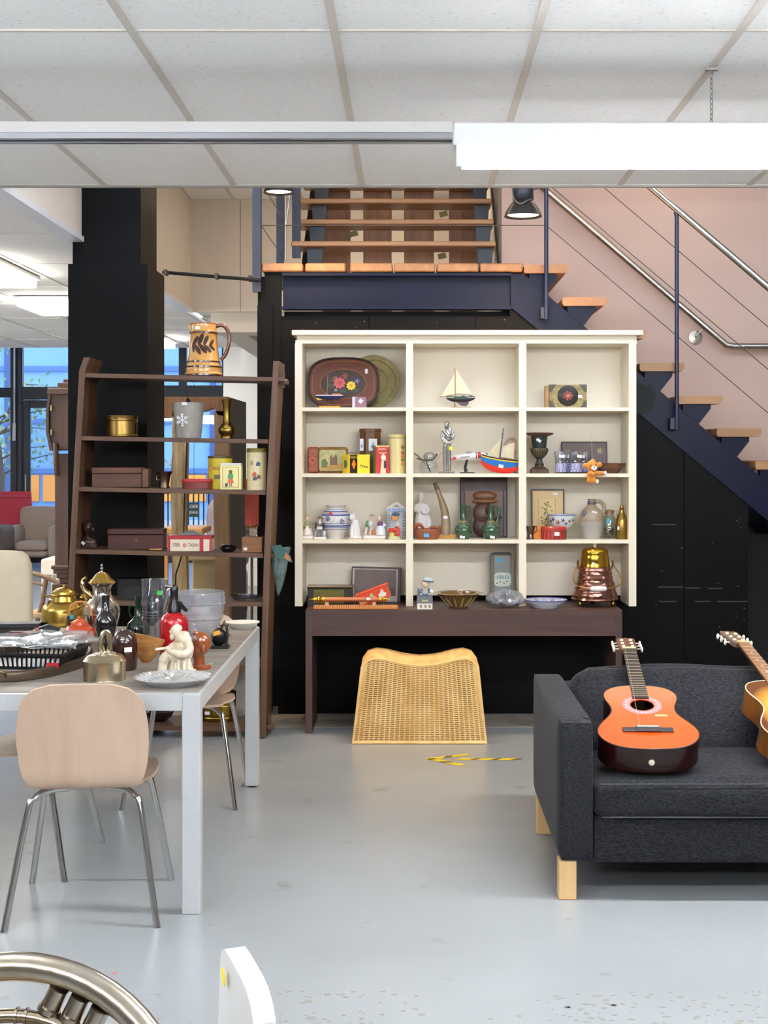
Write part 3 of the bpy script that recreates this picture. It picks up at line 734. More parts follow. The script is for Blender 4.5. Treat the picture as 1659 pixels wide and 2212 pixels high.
m_walnut = WOOD((84, 58, 51), (62, 41, 36), 'X', 4, 0.45)
m_walnut_z = WOOD((84, 61, 54), (64, 45, 40), 'Z', 4, 0.45)
con = thing('console_table', 'dark brown console table under the cream cabinet', 'table', (XA(1002, 7.55), 7.75, 0))
YT0, YT1 = 7.55, 7.96
def xk(px): return XA(px, YT0)
M().box(xk(660), xk(1344), YT0, 8.045, 0.65, 0.683).build('top', m_walnut, con, smooth=0, world=True)
M().box(xk(674), xk(1330), YT0 + 0.004, YT0 + 0.022, ZA(1374, YT0), 0.65).build('apron', m_walnut, con, smooth=0, world=True)
for a, b in ((660, 674), (1330, 1344)):
    M().box(xk(a), xk(b), YT0, YT1, 0.0, 0.65).build('leg_panel', m_walnut_z, con, smooth=0, world=True)

# ================================================================ WICKER STOOL
wk_ = thing('wicker_stool', 'honey coloured woven wicker saddle stool under the console', 'stool', (XA(906, 7.28), 7.5, 0))
m_wick = C(242, 206, 142, 0.55, n=(9, 0.35), c2=(224, 180, 110))
m_wick2 = C(242, 202, 134, 0.55, n=(9, 0.4), c2=(220, 172, 100))
xl, xr = XA(762, 7.28), XA(1050, 7.28)
def wtop(u):      # height of the saddle edge, u from 0 to 1 across
    return interp([(0, 0.405), (0.03, 0.438), (0.10, 0.452), (0.18, 0.448), (0.35, 0.423), (0.5, 0.412), (0.65, 0.42), (0.82, 0.446), (0.9, 0.452), (0.97, 0.438), (1, 0.405)], u)
def wx(u, z):     # flank taper
    k = z / 0.45
    a = xl + 0.052 * k; b = xr - 0.045 * k
    return a + (b - a) * u
YW0 = lambda z: 7.28 + 0.06 * z / 0.45
NS, NR = 26, 42
wv_ = M()
for r in range(NR):
    t = (r + 0.5) / NR
    pts = []
    for k in range(NS * 2 + 1):
        u = k / (NS * 2)
        z = 0.012 + t * (wtop(u) - 0.02)
        off = 0.0028 * (1 if (k // 1 + r) % 2 else -1) * (1 if k % 2 == 0 else 0) if True else 0
        # strand passes in front of one stake and behind the next
        off = -0.0035 * math.cos(math.pi * (k / 2 + r))
        pts.append((wx(u, z), YW0(z) + off, z))
    wv_.tube(pts, 0.0034, 5)
tag(wv_.build('front_weave', m_wick, wk_, world=True), None, kind='stuff')
sk = M()
for k in range(NS + 1):
    u = k / NS
    sk.tube([(wx(u, 0.01 + (wtop(u) - 0.01) * q / 4), YW0(0.45 * q / 4) , 0.01 + (wtop(u) - 0.015) * q / 4) for q in range(5)], 0.0042, 5)
tag(sk.build('stakes', m_wick2, wk_, world=True), None, kind='stuff')
M().shell(lambda u, v: (wx(u, wtop(u) * v), YW0(wtop(u) * v) + 0.008, 0.006 + (wtop(u) - 0.012) * v), 20, 4, 0.004).build('gap_backing', C(120, 82, 42, 0.7), wk_, world=True)  # dark sheet behind the weave, gives the shade in its gaps
tp = M()
for r in range(40):
    v = r / 39
    tp.tube([(wx(k / 30, wtop(k / 30)), YW0(0.45) + 0.005 + v * 0.36, wtop(k / 30) - 0.003 + 0.0012 * ((k + r) % 2) + 0.012 * math.sin(math.pi * v)) for k in range(31)], 0.005, 4)
tag(tp.build('seat_weave', C(230, 182, 108, 0.5, n=(7, 0.4), c2=(206, 146, 78), st=(3, 1, 1)), wk_, world=True), None, kind='stuff')
for sgn, u in ((-1, 0.0), (1, 1.0)):
    M().shell(lambda a, b: (wx(u, 0.405 * b), YW0(0.4 * b) + 0.002 + a * 0.37, 0.005 + b * 0.40), 8, 8, 0.006).build('side_panel', m_wick2, wk_, world=True)
M().shell(lambda a, b: (wx(a, wtop(a) * b), 7.70, 0.005 + (wtop(a) - 0.01) * b), 16, 6, 0.006).build('back_panel', m_wick2, wk_, world=True)
M().tube([(xl, 7.278, 0.008), (xr, 7.278, 0.008)], 0.008, 8).build('bottom_rim', m_wick, wk_, world=True)
M().tube([(wx(u / 20, wtop(u / 20)), YW0(0.45) - 0.004, wtop(u / 20) - 0.004) for u in range(21)], 0.006, 8).build('top_rim', C(232, 188, 116, 0.5), wk_, world=True)
M().tube([(wx(0, z), YW0(z) - 0.002, z) for z in (0.0, 0.1, 0.2, 0.3, 0.405)], 0.006, 8).build('edge_rim', m_wick, wk_, world=True)
M().tube([(wx(1, z), YW0(z) - 0.002, z) for z in (0.0, 0.1, 0.2, 0.3, 0.405)], 0.006, 8).build('edge_rim', m_wick, wk_, world=True)

# ---- taped arrow on the floor
ar = thing('floor_arrow', 'yellow and black tape arrow stuck on the grey floor', 'tape', (XA(1020, 6.92), 6.92, 0))
def strip(a, b, w, name, n):
    a, b = Vector(a), Vector(b); d = (b - a); l = d.length; d.normalize(); pn = Vector((-d.y, d.x)) * w / 2
    m = M()
    for k in range(n):
        p0, p1 = a + d * l * k / n, a + d * l * (k + 1) / n
        sk_ = d * 0.018
        m.add([(*(p0 - pn - sk_), 0.0012), (*(p1 - pn - sk_), 0.0012), (*(p1 + pn + sk_), 0.0012), (*(p0 + pn + sk_), 0.0012)], [(0, 1, 2, 3)], (0, 0, 1)[k % 3])
    m.build(name, [C(226, 200, 40, 0.5, n=(20, 0.15)), C(96, 84, 48, 0.6)], ar, smooth=0, world=True)
def fp(px, py):
    Y = F * H / (py - CY); return (XA(px, Y), Y)
strip(fp(990, 1640), fp(1124, 1640.5), 0.045, 'tape_strip', 9)
strip(fp(925, 1640), fp(1011, 1630), 0.04, 'tape_strip', 5)
strip(fp(930, 1639), fp(999, 1654), 0.045, 'tape_strip', 5)

# ================================================================ SOFA
m_fab = FLECK('charcoal_fabric', (25, 25, 28), (58, 58, 63), 85, (1, 1, 6), 0.40, 0.74, 0.92, 0.3)
for _k, _v in (('Specular IOR Level', 0.15), ('Sheen Weight', 0.1), ('Sheen Roughness', 0.35)): m_fab.node_tree.nodes['Principled BSDF'].inputs[_k].default_value = _v
sof = thing('sofa', 'dark grey fabric sofa with birch legs carrying two guitars', 'sofa', (1.4, 5.2, 0))
XI, XO = 0.635, 0.512
def rounded(x0, x1, y0, y1, z0, z1, r, puff=0.0, n=10, wr=0.0):
    """cushion: superellipsoid block with soft puffed faces and light wrinkles"""
    vs, fs = [], []
    bm = bmesh.new(); bmesh.ops.create_cube(bm, size=2.0)
    bmesh.ops.subdivide_edges(bm, edges=bm.edges, cuts=n, use_grid_fill=True)
    cx, cy, cz = (x0 + x1) / 2, (y0 + y1) / 2, (z0 + z1) / 2; hx, hy, hz = (x1 - x0) / 2, (y1 - y0) / 2, (z1 - z0) / 2
    for v in bm.verts:
        p = v.co.copy()
        q = Vector((p.x * hx, p.y * hy, p.z * hz))
        c = Vector((max(-hx + r, min(hx - r, q.x)), max(-hy + r, min(hy - r, q.y)), max(-hz + r, min(hz - r, q.z))))
        d = q - c
        if d.length > 1e-9: q = c + d.normalized() * r
        ex = 1 - abs(p.x) ** 3; ey = 1 - abs(p.y) ** 3; ez = 1 - abs(p.z) ** 3
        q.x += puff * ey * ez * p.x; q.y += puff * ex * ez * p.y; q.z += puff * ex * ey * p.z
        if wr:
            q += Vector((0, 0, 1)) * wr * math.sin(9 * q.x + 14 * q.y) * ex + Vector((0, 1, 0)) * wr * math.sin(17 * q.z + 6 * q.x) * ez
        v.co = q + Vector((cx, cy, cz))
    out = ([v.co.copy() for v in bm.verts], [[v.index for v in f.verts] for f in bm.faces])
    bm.free(); return out
def cushion(name, mat_, parent, *a, mx=None, **k):
    vs, fs = rounded(*a, **k); m = M(); m.add(vs, fs, 0, mx)
    return m.build(name, mat_, parent, smooth=60, world=True)
cushion('armrest', m_fab, sof, XO, XI, 4.72, 5.78, 0.135, 0.622, 0.02, puff=0.004, n=12)
cushion('armrest', m_fab, sof, 2.16, 2.28, 4.72, 5.78, 0.135, 0.622, 0.02, puff=0.004, n=8)
cushion('seat_base', m_fab, sof, XI - 0.002, 2.162, 4.735, 5.7, 0.125, 0.295, 0.015, puff=0.004, n=10)
cushion('backrest', m_fab, sof, XI - 0.002, 2.162, 5.52, 5.78, 0.13, 0.60, 0.03, n=8)
sc_ = cushion('seat_cushion', m_fab, sof, XI + 0.002, 2.158, 4.70, 5.40, 0.284, 0.418, 0.035, puff=0.012, n=16, wr=0.0015)
bcm = Matrix.Translation((0, 5.367, 0.450)) @ Matrix.Rotation(R(-42), 4, 'X')
cushion('back_cushion', m_fab, sof, XI + 0.01, 2.150, -0.11, 0.14, -0.17, 0.272, 0.085, puff=0.02, n=22, wr=0.008, mx=bcm)
for x in (XO, 2.20):
    for y in (4.735, 5.55):
        M().cbox(x + 0.0, x + 0.062, y, y + 0.062, 0.0, 0.137, 0.003).build('leg', WOOD((226, 190, 138), (206, 166, 112), 'Z', 8, 0.5), sof, smooth=0, world=True)
M().box(XI - 0.028, XI - 0.012, 4.775, 4.80, 0.622, 0.626).build('fabric_tag', C(40, 40, 44, 0.8), sof, smooth=0, world=True)
M().tube([(XI + 0.02, 4.693, 0.412), (2.15, 4.693, 0.412)], 0.0022, 5).tube([(XI + 0.02, 4.693, 0.298), (2.15, 4.693, 0.298)], 0.0022, 5).build('seam', C(62, 62, 66, 0.9), sof, world=True)
M().tube([(XO + 0.012, 4.735, 0.616), (XO + 0.012, 5.76, 0.616)], 0.002, 5).build('seam', C(62, 62, 66, 0.9), sof, world=True)

# ================================================================ GUITARS
BT = [(0, 0), (0.012, 0.07), (0.04, 0.115), (0.09, 0.15), (0.16, 0.173), (0.24, 0.182), (0.32, 0.176), (0.40, 0.158), (0.48, 0.135), (0.55, 0.121), (0.60, 0.118), (0.66, 0.121), (0.73, 0.131), (0.80, 0.138), (0.87, 0.134), (0.93, 0.115), (0.965, 0.088), (0.988, 0.05), (1.0, 0)]
def outline(L, k, n=2):
    """body outline, x across, y along from the tail"""
    sp = spline([(w * k, t * L, 0) for t, w in BT], n)
    right = [(p.x, p.y) for p in sp]
    left = [(-x, y) for x, y in right[::-1][1:-1]]
    return right + left
def guitar(name, label, loc, tilt, yaw, roll, cols, acoustic=False):
    L, D, k = 0.485, 0.094, 0.98
    t = thing(name, label, 'guitar', loc, rot=None)
    t.rotation_mode = 'QUATERNION'
    # local: y along the neck, z out of the soundboard
    t.rotation_quaternion = (Matrix.Rotation(yaw, 3, 'Z') @ Matrix.Rotation(tilt, 3, 'X') @ Matrix.Rotation(roll, 3, 'Y')).to_quaternion()
    out = outline(L, k); n = len(out)
    hole = (0.0, 0.325); hr = 0.043
    sides = M()
    vs = [(x, y, 0) for x, y in out] + [(x, y, D) for x, y in out]
    sides.add(vs, [(i, (i + 1) % n, n + (i + 1) % n, n + i) for i in range(n)])
    sides.add([(x, y, 0) for x, y in out], [tuple(range(n))])
    sides.build('body', cols['side'], t, smooth=50)
    # soundboard with a real hole
    sb = M(); ring = []
    for x, y in out:
        a = math.atan2(y - hole[1], x - hole[0]); ring.append((hole[0] + hr * math.cos(a), hole[1] + hr * math.sin(a)))
    mid = [((x + hx * 1) / 2, (y + hy) / 2) for (x, y), (hx, hy) in zip(out, ring)]
    V = [(x, y, D) for x, y in out] + [(x, y, D) for x, y in mid] + [(x, y, D) for x, y in ring] + [(x, y, D - 0.003) for x, y in ring]
    fs = []
    for i in range(n):
        j = (i + 1) % n
        for q in range(3): fs.append((q * n + i, q * n + j, (q + 1) * n + j, (q + 1) * n + i))
    sb.add(V, fs); sb.build('soundboard', cols['top'], t, smooth=0)
    M().plate([(x * 0.97, y * 0.97 + 0.007) for x, y in out], 0.003, 0.006).build('inner_back', C(150, 116, 70, 0.8), t, smooth=0)
    bd = M(); bd.tube([(x, y, D - 0.001) for x, y in out], 0.0024, 5, closed=True); bd.build('binding', cols['bind'], t)
    rs = M(); rs.lathe([(0.047, 0), (0.072, 0), (0.072, 0.0008), (0.047, 0.0008), (0.047, 0)], 40, c=(*hole, D)); 
    rs.build('rosette', cols['ros'], t)
    if not acoustic:
        for q in range(22):
            a = q * 2 * math.pi / 22
            o = M().plate([(0.0035, 0), (0, 0.0045), (-0.0035, 0), (0, -0.0045)], 0, 0.0006).build('inlay', C(226, 220, 226, 0.3), t, smooth=0)
            o.location = (hole[0] + 0.0595 * math.cos(a), hole[1] + 0.0595 * math.sin(a), D + 0.0009); o.rotation_euler = (0, 0, a)
    M().cbox(-0.09, 0.09, 0.118, 0.146, D, D + 0.007, 0.002).cbox(-0.042, 0.042, 0.115, 0.15, D + 0.004, D + 0.011, 0.002).build('bridge', cols['bridge'], t, smooth=0)
    M().box(-0.038, 0.038, 0.138, 0.143, D + 0.011, D + 0.0145).build('saddle', C(232, 226, 212, 0.4), t, smooth=0)
    # neck, fingerboard, frets
    N0, N1 = L - 0.02, 0.80
    nk = M(); nk.shell(lambda u, v: ((-1 + 2 * u) * (0.030 - 0.005 * v), N0 + (N1 - N0) * v, D + 0.001 - 0.024 * math.sin(math.pi * u) ** 0.6 * (1.0)), 10, 4, 0.003)
    nk.build('neck', cols['neck'], t)
    M().cbox(-0.026, 0.026, L - 0.06, L + 0.02, 0.012, D - 0.002, 0.006).build('neck_heel', cols['neck'], t, smooth=0)
    fb = M(); fb.add([(-0.030, 0.372, D + 0.0005), (0.030, 0.372, D + 0.0005), (0.0255, N1, D + 0.0005), (-0.0255, N1, D + 0.0005), (-0.030, 0.372, D + 0.006), (0.030, 0.372, D + 0.006), (0.0255, N1, D + 0.006), (-0.0255, N1, D + 0.006)],
           [(0, 1, 2, 3), (4, 7, 6, 5), (0, 4, 5, 1), (1, 5, 6, 2), (2, 6, 7, 3), (3, 7, 4, 0)])
    fb.build('fingerboard', cols['board'], t, smooth=0)
    scale_l = N1 - 0.14
    for q in range(1, 20):
        y = N1 - scale_l * (1 - 2 ** (-q / 12))
        if y < 0.376: break
        w = 0.0255 + (0.030 - 0.0255) * (N1 - y) / (N1 - 0.372)
        M().box(-w, w, y - 0.0011, y + 0.0011, D + 0.006, D + 0.0075).build('fret', C(214, 206, 180, 0.3, 0.8), t, smooth=0)
        if acoustic and q in (3, 5, 7, 9, 12):
            M().lathe([(0, 0), (0.004, 0), (0.004, 0.0006), (0, 0.0006)], 10, c=(0, y + 0.013, D + 0.0061)).build('dot_inlay', C(236, 230, 220, 0.3), t)
    M().box(-0.0265, 0.0265, N1, N1 + 0.006, D, D + 0.011).build('nut', C(232, 210, 160, 0.4), t, smooth=0)
    hm = Matrix.Translation((0, N1 + 0.004, D - 0.004)) @ Matrix.Rotation(R(-9), 4, 'X')
    hd = M()
    ho = [(-0.027, 0), (0.027, 0), (0.036, 0.03), (0.037, 0.15), (0.031, 0.172), (0.010, 0.168), (0, 0.176), (-0.010, 0.168), (-0.031, 0.172), (-0.037, 0.15), (-0.036, 0.03)]
    hd.plate(ho, -0.016, 0.002, mx=hm); hb = hd.build('headstock', cols['head'], t, smooth=0)
    for sx in (-1, 1):
        if not acoustic:
            M().plate([(sx * 0.012, 0.032), (sx * 0.022, 0.032), (sx * 0.022, 0.142), (sx * 0.012, 0.142)], 0.0022, 0.003, mx=hm).build('slot', C(40, 22, 14, 0.6), hb, smooth=0)
        for q in range(3):
            y = 0.045 + 0.042 * q
            r_ = M(); r_.tube([(sx * 0.012, y, 0.004), (sx * 0.024, y, 0.004)], 0.0055, 8, mx=hm)
            r_.build('string_roller', C(232, 218, 180, 0.4), t)
            p_ = M(); p_.tube([(sx * 0.036, y, -0.008), (sx * 0.05, y, -0.008)], 0.0022, 6, mx=hm).ell((sx * 0.056, y, -0.010), (0.0055, 0.009, 0.0125), 10, 6, mx=hm)
            p_.build('tuning_peg', C(228, 222, 206, 0.4), t)
    nstr = [-0.018] if not acoustic else [-0.018 + 0.0072 * q for q in range(6)]
    for x in nstr:
        M().tube([(x * 1.6, 0.143, D + 0.0145), (x, N1 + 0.003, D + 0.011)], 0.0006, 4).build('string', C(206, 200, 188, 0.4, 0.5), t)
    o = M().lathe([(0, 0), (0.011, 0), (0.011, 0.002), (0.006, 0.004), (0.007, 0.011), (0.0, 0.013)], 14, mx=Matrix.Rotation(R(90), 4, 'X')).build('strap_button', C(226, 218, 196, 0.35), t); o.location = (0, 0.0, 0.042)
    return t
G1 = dict(side=C(34, 6, 6, 0.25, coat=0.12, sp=0.3), top=C(228, 74, 14, 0.28, n=(5, 0.14), coat=0.4), bind=C(40, 24, 14, 0.4), ros=C(184, 120, 122, 0.4), bridge=C(44, 44, 50, 0.35), neck=C(46, 22, 16, 0.4), board=C(44, 38, 32, 0.45), head=WOOD((112, 58, 38), (84, 40, 26), 'Y', 10, 0.3))
g1 = guitar('classical_guitar', 'glossy orange classical guitar with dark red sides lying on the sofa', (0.835, 4.748, 0.437), R(17.0), R(-3.2), R(0), G1)
o = M().box(-0.022, 0.022, -0.006, 0.006, 0, 0.0006).build('worn_spot', C(250, 190, 130, 0.5), g1, smooth=0); o.location = (0.06, 0.245, 0.0943)
m_burst = bpy.data.materials.new('sunburst_varnish'); m_burst.use_nodes = True
_nt = m_burst.node_tree; _p = _nt.nodes['Principled BSDF']; _p.inputs['Roughness'].default_value = 0.25; _p.inputs['Coat Weight'].default_value = 0.5
_tc = _nt.nodes.new('ShaderNodeTexCoord'); _mp = _nt.nodes.new('ShaderNodeMapping'); _mp.inputs['Location'].default_value = (0, -1.08, 0); _mp.inputs['Scale'].default_value = (6.2, 4.6, 0)
_gr = _nt.nodes.new('ShaderNodeTexGradient'); _gr.gradient_type = 'SPHERICAL'; _rp = _nt.nodes.new('ShaderNodeValToRGB')
_rp.color_ramp.elements[0].position = 0.0; _rp.color_ramp.elements[0].color = L3(92, 48, 16); _rp.color_ramp.elements[1].position = 0.55; _rp.color_ramp.elements[1].color = L3(240, 172, 70)
_nt.links.new(_tc.outputs['Object'], _mp.inputs['Vector']); _nt.links.new(_mp.outputs['Vector'], _gr.inputs['Vector']); _nt.links.new(_gr.outputs['Fac'], _rp.inputs['Fac']); _nt.links.new(_rp.outputs['Color'], _p.inputs['Base Color'])
G2 = dict(side=C(132, 78, 26, 0.3, n=(7, 0.6), coat=0.5, c2=(58, 30, 14)), top=m_burst, bind=C(232, 206, 168, 0.4), ros=C(60, 36, 20, 0.4), bridge=C(50, 34, 26, 0.4), neck=C(60, 36, 22, 0.4), board=WOOD((150, 98, 58), (116, 72, 40), 'Y', 10, 0.45), head=WOOD((120, 98, 84), (88, 66, 54), 'Y', 10, 0.5))
guitar('acoustic_guitar', 'sunburst acoustic guitar with cream edging cut off by the right side', (1.432, 4.80, 0.437), R(18.5), R(7.5), R(4), G2, True)

# ================================================================ TABLE AND CHAIRS
m_alu = C(204, 206, 208, 0.35, 0.25, n=(8, 0.06))
m_slab = FLECK('grey_table_boards', (140, 133, 125), (106, 100, 93), 9, (0.3, 2.4, 1), 0.45, 0.72, 0.5)
TX0, TX1, TY0, TY1, TZ = -1.612, -0.708, 4.585, 6.385, 0.74
tb = thing('dining_table', 'white metal framed table with grey boards, crowded with bric-a-brac', 'table', ((TX0 + TX1) / 2, (TY0 + TY1) / 2, 0))
for x0, x1 in ((TX0, TX0 + 0.062), (TX1 - 0.062, TX1)):
    for y0, y1 in ((TY0, TY0 + 0.055), (TY1 - 0.055, TY1)):
        M().cbox(x0, x1, y0, y1, 0.006 if y0 > 5 else 0.0, TZ, 0.003).build('leg', m_alu, tb, smooth=0, world=True)
        if y0 > 5: M().lathe([(0, 0), (0.022, 0), (0.022, 0.007), (0, 0.007)], 12, c=((x0 + x1) / 2, (y0 + y1) / 2, 0)).build('foot', C(40, 40, 40, 0.6), tb, world=True)
M().box(TX0 + 0.062, TX1 - 0.062, TY0, TY0 + 0.05, TZ - 0.055, TZ).build('frame_rail', m_alu, tb, smooth=0, world=True)
M().box(TX0 + 0.062, TX1 - 0.062, TY1 - 0.05, TY1, TZ - 0.055, TZ).build('frame_rail', m_alu, tb, smooth=0, world=True)
for x0 in (TX0, TX1 - 0.05):
    M().box(x0, x0 + 0.05, TY0 + 0.055, TY1 - 0.055, TZ - 0.055, TZ).build('frame_rail', m_alu, tb, smooth=0, world=True)
for y0, y1 in ((TY0 + 0.03, 5.05), (5.055, 5.50), (5.505, 5.94), (5.945, TY1 - 0.03)):
    M().cbox(TX0 + 0.012, TX1 - 0.012, y0, y1, TZ - 0.004, TZ + 0.004, 0.002).build('board', m_slab, tb, smooth=0, world=True)
TT = TZ + 0.004

m_birch = WOOD((198, 172, 150), (184, 155, 132), 'Z', 3.0, 0.42)
m_birch_y = WOOD((224, 198, 168), (210, 180, 148), 'Y', 3.0, 0.42)
CS = [(0.245, 0.452), (0.20, 0.448), (0.10, 0.440), (0.0, 0.436), (-0.08, 0.437), (-0.14, 0.442), (-0.178, 0.456), (-0.196, 0.485), (-0.203, 0.52), (-0.212, 0.58), (-0.225, 0.66), (-0.243, 0.74), (-0.258, 0.802)]
CW = [(0.0, 0.10), (0.02, 0.15), (0.05, 0.185), (0.1, 0.205), (0.2, 0.217), (0.30, 0.216), (0.38, 0.206), (0.435, 0.18), (0.47, 0.142), (0.495, 0.132), (0.515, 0.148), (0.54, 0.174), (0.58, 0.194), (0.64, 0.206), (0.73, 0.212), (0.82, 0.211), (0.89, 0.203), (0.93, 0.192), (0.96, 0.176), (0.98, 0.156), (0.993, 0.132), (1.0, 0.10)]
def make_chair(label, group):
    t = thing('shell_chair', label, 'chair', (0, 0, 0), group=group)
    sp = spline([(0, y, z) for y, z in CS], 4)
    ln = [0.0]
    for a, b in zip(sp, sp[1:]): ln.append(ln[-1] + (b - a).length)
    T = ln[-1]
    def at(v):
        d = v * T
        for i in range(len(ln) - 1):
            if d <= ln[i + 1] + 1e-9:
                return sp[i].lerp(sp[i + 1], (d - ln[i]) / max(1e-9, ln[i + 1] - ln[i]))
        return sp[-1]
    def fn(u, v):
        p = at(v); w = interp(CW, v); x = (-1 + 2 * u)
        bow = 0.018 * (x * w / 0.21) ** 2
        if v < 0.42: return (x * w, p.y, p.z + bow * 0.9 * (1 if v > 0.05 else 0.3))
        return (x * w, p.y + bow * 1.2 * min(1, (v - 0.42) * 6), p.z + bow * 0.5 * max(0, 1 - (v - 0.42) * 8) - 0.5 * x * x * w * w * max(0, v - 0.8) * 5 * 0.5)
    M().shell(fn, 14, 60, 0.011).build('plywood_shell', m_birch, t, smooth=60)
    for sx in (-1, 1):
        M().tube(spline([(sx * 0.06, -0.10, 0.426), (sx * 0.13, -0.13, 0.424), (sx * 0.165, -0.16, 0.405), (sx * 0.185, -0.178, 0.36), (sx * 0.245, -0.25, 0.0)], 5), 0.0115, 10).build('leg', m_chrome, t)
        M().tube(spline([(sx * 0.06, 0.10, 0.428), (sx * 0.13, 0.13, 0.426), (sx * 0.168, 0.158, 0.405), (sx * 0.188, 0.175, 0.36), (sx * 0.248, 0.25, 0.0)], 5), 0.0115, 10).build('leg', m_chrome, t)
    M().tube([(-0.075, -0.10, 0.424), (-0.06, 0.10, 0.424)], 0.009, 8).tube([(0.075, -0.10, 0.424), (0.06, 0.10, 0.424)], 0.009, 8).box(-0.08, 0.08, -0.02, 0.02, 0.424, 0.434).build('under_frame', m_chrome, t)
    return t
ch1 = make_chair('pale plywood chair with chrome legs standing nearest, its back to us', 'plywood chairs at the table')
ch1.location = (-1.096, 4.69, 0); ch1.rotation_euler = (0, 0, R(5))
ch2 = copy_tree(ch1); ch2.location = (-1.49, 5.2, 0); ch2.rotation_euler = (0, 0, R(-93)); ch2['label'] = 'pale plywood chair pushed in at the left edge of the picture'
ch3 = copy_tree(ch1); ch3.location = (-1.012, 6.18, 0); ch3.rotation_euler = (0, 0, R(180)); ch3['label'] = 'pale plywood chair at the far end of the table, seat facing us'

# ================================================================ BROWN OPEN SHELF
YO = 7.42
osf = thing('open_shelf', 'tall brown oak open shelf tilting slightly in front of the black pillar', 'shelf', (XA(390, YO), YO, 0))
m_oak = WOOD((108, 76, 54), (76, 50, 35), 'X', 5, 0.5)
m_oak_z = WOOD((112, 80, 56), (74, 48, 33), 'Z', 5, 0.5)
DO = 0.30
def slat(px0, py0, px1, py1, th, name, Y0=YO, Y1=YO + DO, mat_=None):
    a, b = P(px0, py0, YO), P(px1, py1, YO)
    m = M(); h_ = th * YO / F
    m.add([(a.x, Y0, a.z - h_), (b.x, Y0, b.z - h_), (b.x, Y1, b.z - h_), (a.x, Y1, a.z - h_), (a.x, Y0, a.z), (b.x, Y0, b.z), (b.x, Y1, b.z), (a.x, Y1, a.z)],
          [(0, 3, 2, 1), (4, 5, 6, 7), (0, 1, 5, 4), (1, 2, 6, 5), (2, 3, 7, 6), (3, 0, 4, 7)])
    m.build(name, mat_ or m_oak, osf, smooth=0, world=True)
def upright(pts):
    # pts: front-edge centre line (px, py) from top to bottom
    m = M(); w = 6.5
    out = [(XA(a - w, YO), ZA(b, YO)) for a, b in pts] + [(XA(a + w, YO), ZA(b, YO)) for a, b in pts[::-1]]
    m.prism(out, YO - 0.005, YO + DO + 0.01).build('side_board', m_oak_z, osf, smooth=0, world=True)
upright([(188, 772), (180, 770), (172, 900), (160, 1180), (150, 1420), (146, 1590)][0:1] + [(178, 800), (167, 1000), (157, 1200), (147, 1400), (140, 1592)])
upright([(597, 780), (593, 850), (585, 1010), (577, 1200), (571, 1400), (567, 1592)])
SH = [((178, 806), (612, 815), 9), ((171, 942), (580, 949), 9), ((166, 1052), (574, 1060), 9), ((158, 1187), (568, 1196), 9), ((152, 1299), (566, 1301), 9), ((150, 1430), (562, 1437), 9), ((146, 1566), (570, 1570), 10)]
for a, b, th in SH: slat(*a, *b, th, 'shelf_board')
def shz(i, px):
    (x0, y0), (x1, y1), _ = SH[i]
    return ZA(y0 + (y1 - y0) * (px - x0) / (x1 - x0), YO) + 0.001
for py, px in ((820, 608), (1198, 577), (1572, 578)):      # wedged tenons beyond the right side
    M().cbox(XA(px - 4, YO), XA(px + 12, YO), YO + 0.05, YO + 0.11, ZA(py + 9, YO), ZA(py - 1, YO), 0.003).build('tenon', m_oak, osf, smooth=0, world=True)
    M().box(XA(px - 1, YO), XA(px + 4, YO), YO + 0.065, YO + 0.095, ZA(py + 16, YO), ZA(py - 22, YO)).build('wedge', m_oak_z, osf, smooth=0, world=True)
# ================================================================ THINGS IN THE CREAM CABINET
RX90 = Matrix.Rotation(R(90), 4, 'X')
def T3(x, y, z): return Matrix.Translation((x, y, z))
m_porc = C(236, 230, 224, 0.25, coat=0.3)
m_brass = C(176, 138, 56, 0.28, 1.0, n=(25, 0.25))
m_gold = C(190, 152, 74, 0.3, 1.0, n=(30, 0.2))
m_silver = C(190, 188, 184, 0.24, 1.0)
m_copper = C(176, 118, 98, 0.2, 1.0)
m_clear = GLASS(246, 248, 250, 0.12)
def superell(a, b, p=2.6, n=40):
    o = []
    for k in range(n):
        t = 2 * math.pi * k / n; c, s_ = math.cos(t), math.sin(t)
        o.append((a * math.copysign(abs(c) ** (2 / p), c), b * math.copysign(abs(s_) ** (2 / p), s_)))
    return o
def flower(parent, s, x, z, r, n, col, ccol, y, name='painted_flower'):
    m = M(s)
    for k in range(n):
        a = 2 * math.pi * k / n
        pts = [(x + r * (0.62 * math.cos(a) + 0.36 * (0.95 * math.cos(a) * math.cos(q) - 0.62 * math.sin(a) * math.sin(q))), z + r * (0.62 * math.sin(a) + 0.36 * (0.95 * math.sin(a) * math.cos(q) + 0.62 * math.cos(a) * math.sin(q)))) for q in [i * math.pi / 4 for i in range(8)]]
        m.prism(pts, y - 0.25 - 0.02 * k, y)
    m.prism([(x + r * .3 * math.cos(q), z + r * .3 * math.sin(q)) for q in [i * math.pi / 5 for i in range(10)]], y - 0.7, y, 1)
    return tag(m.build(name, [C(*col, 0.45), C(*ccol, 0.45)], parent, smooth=0), None, kind='stuff')
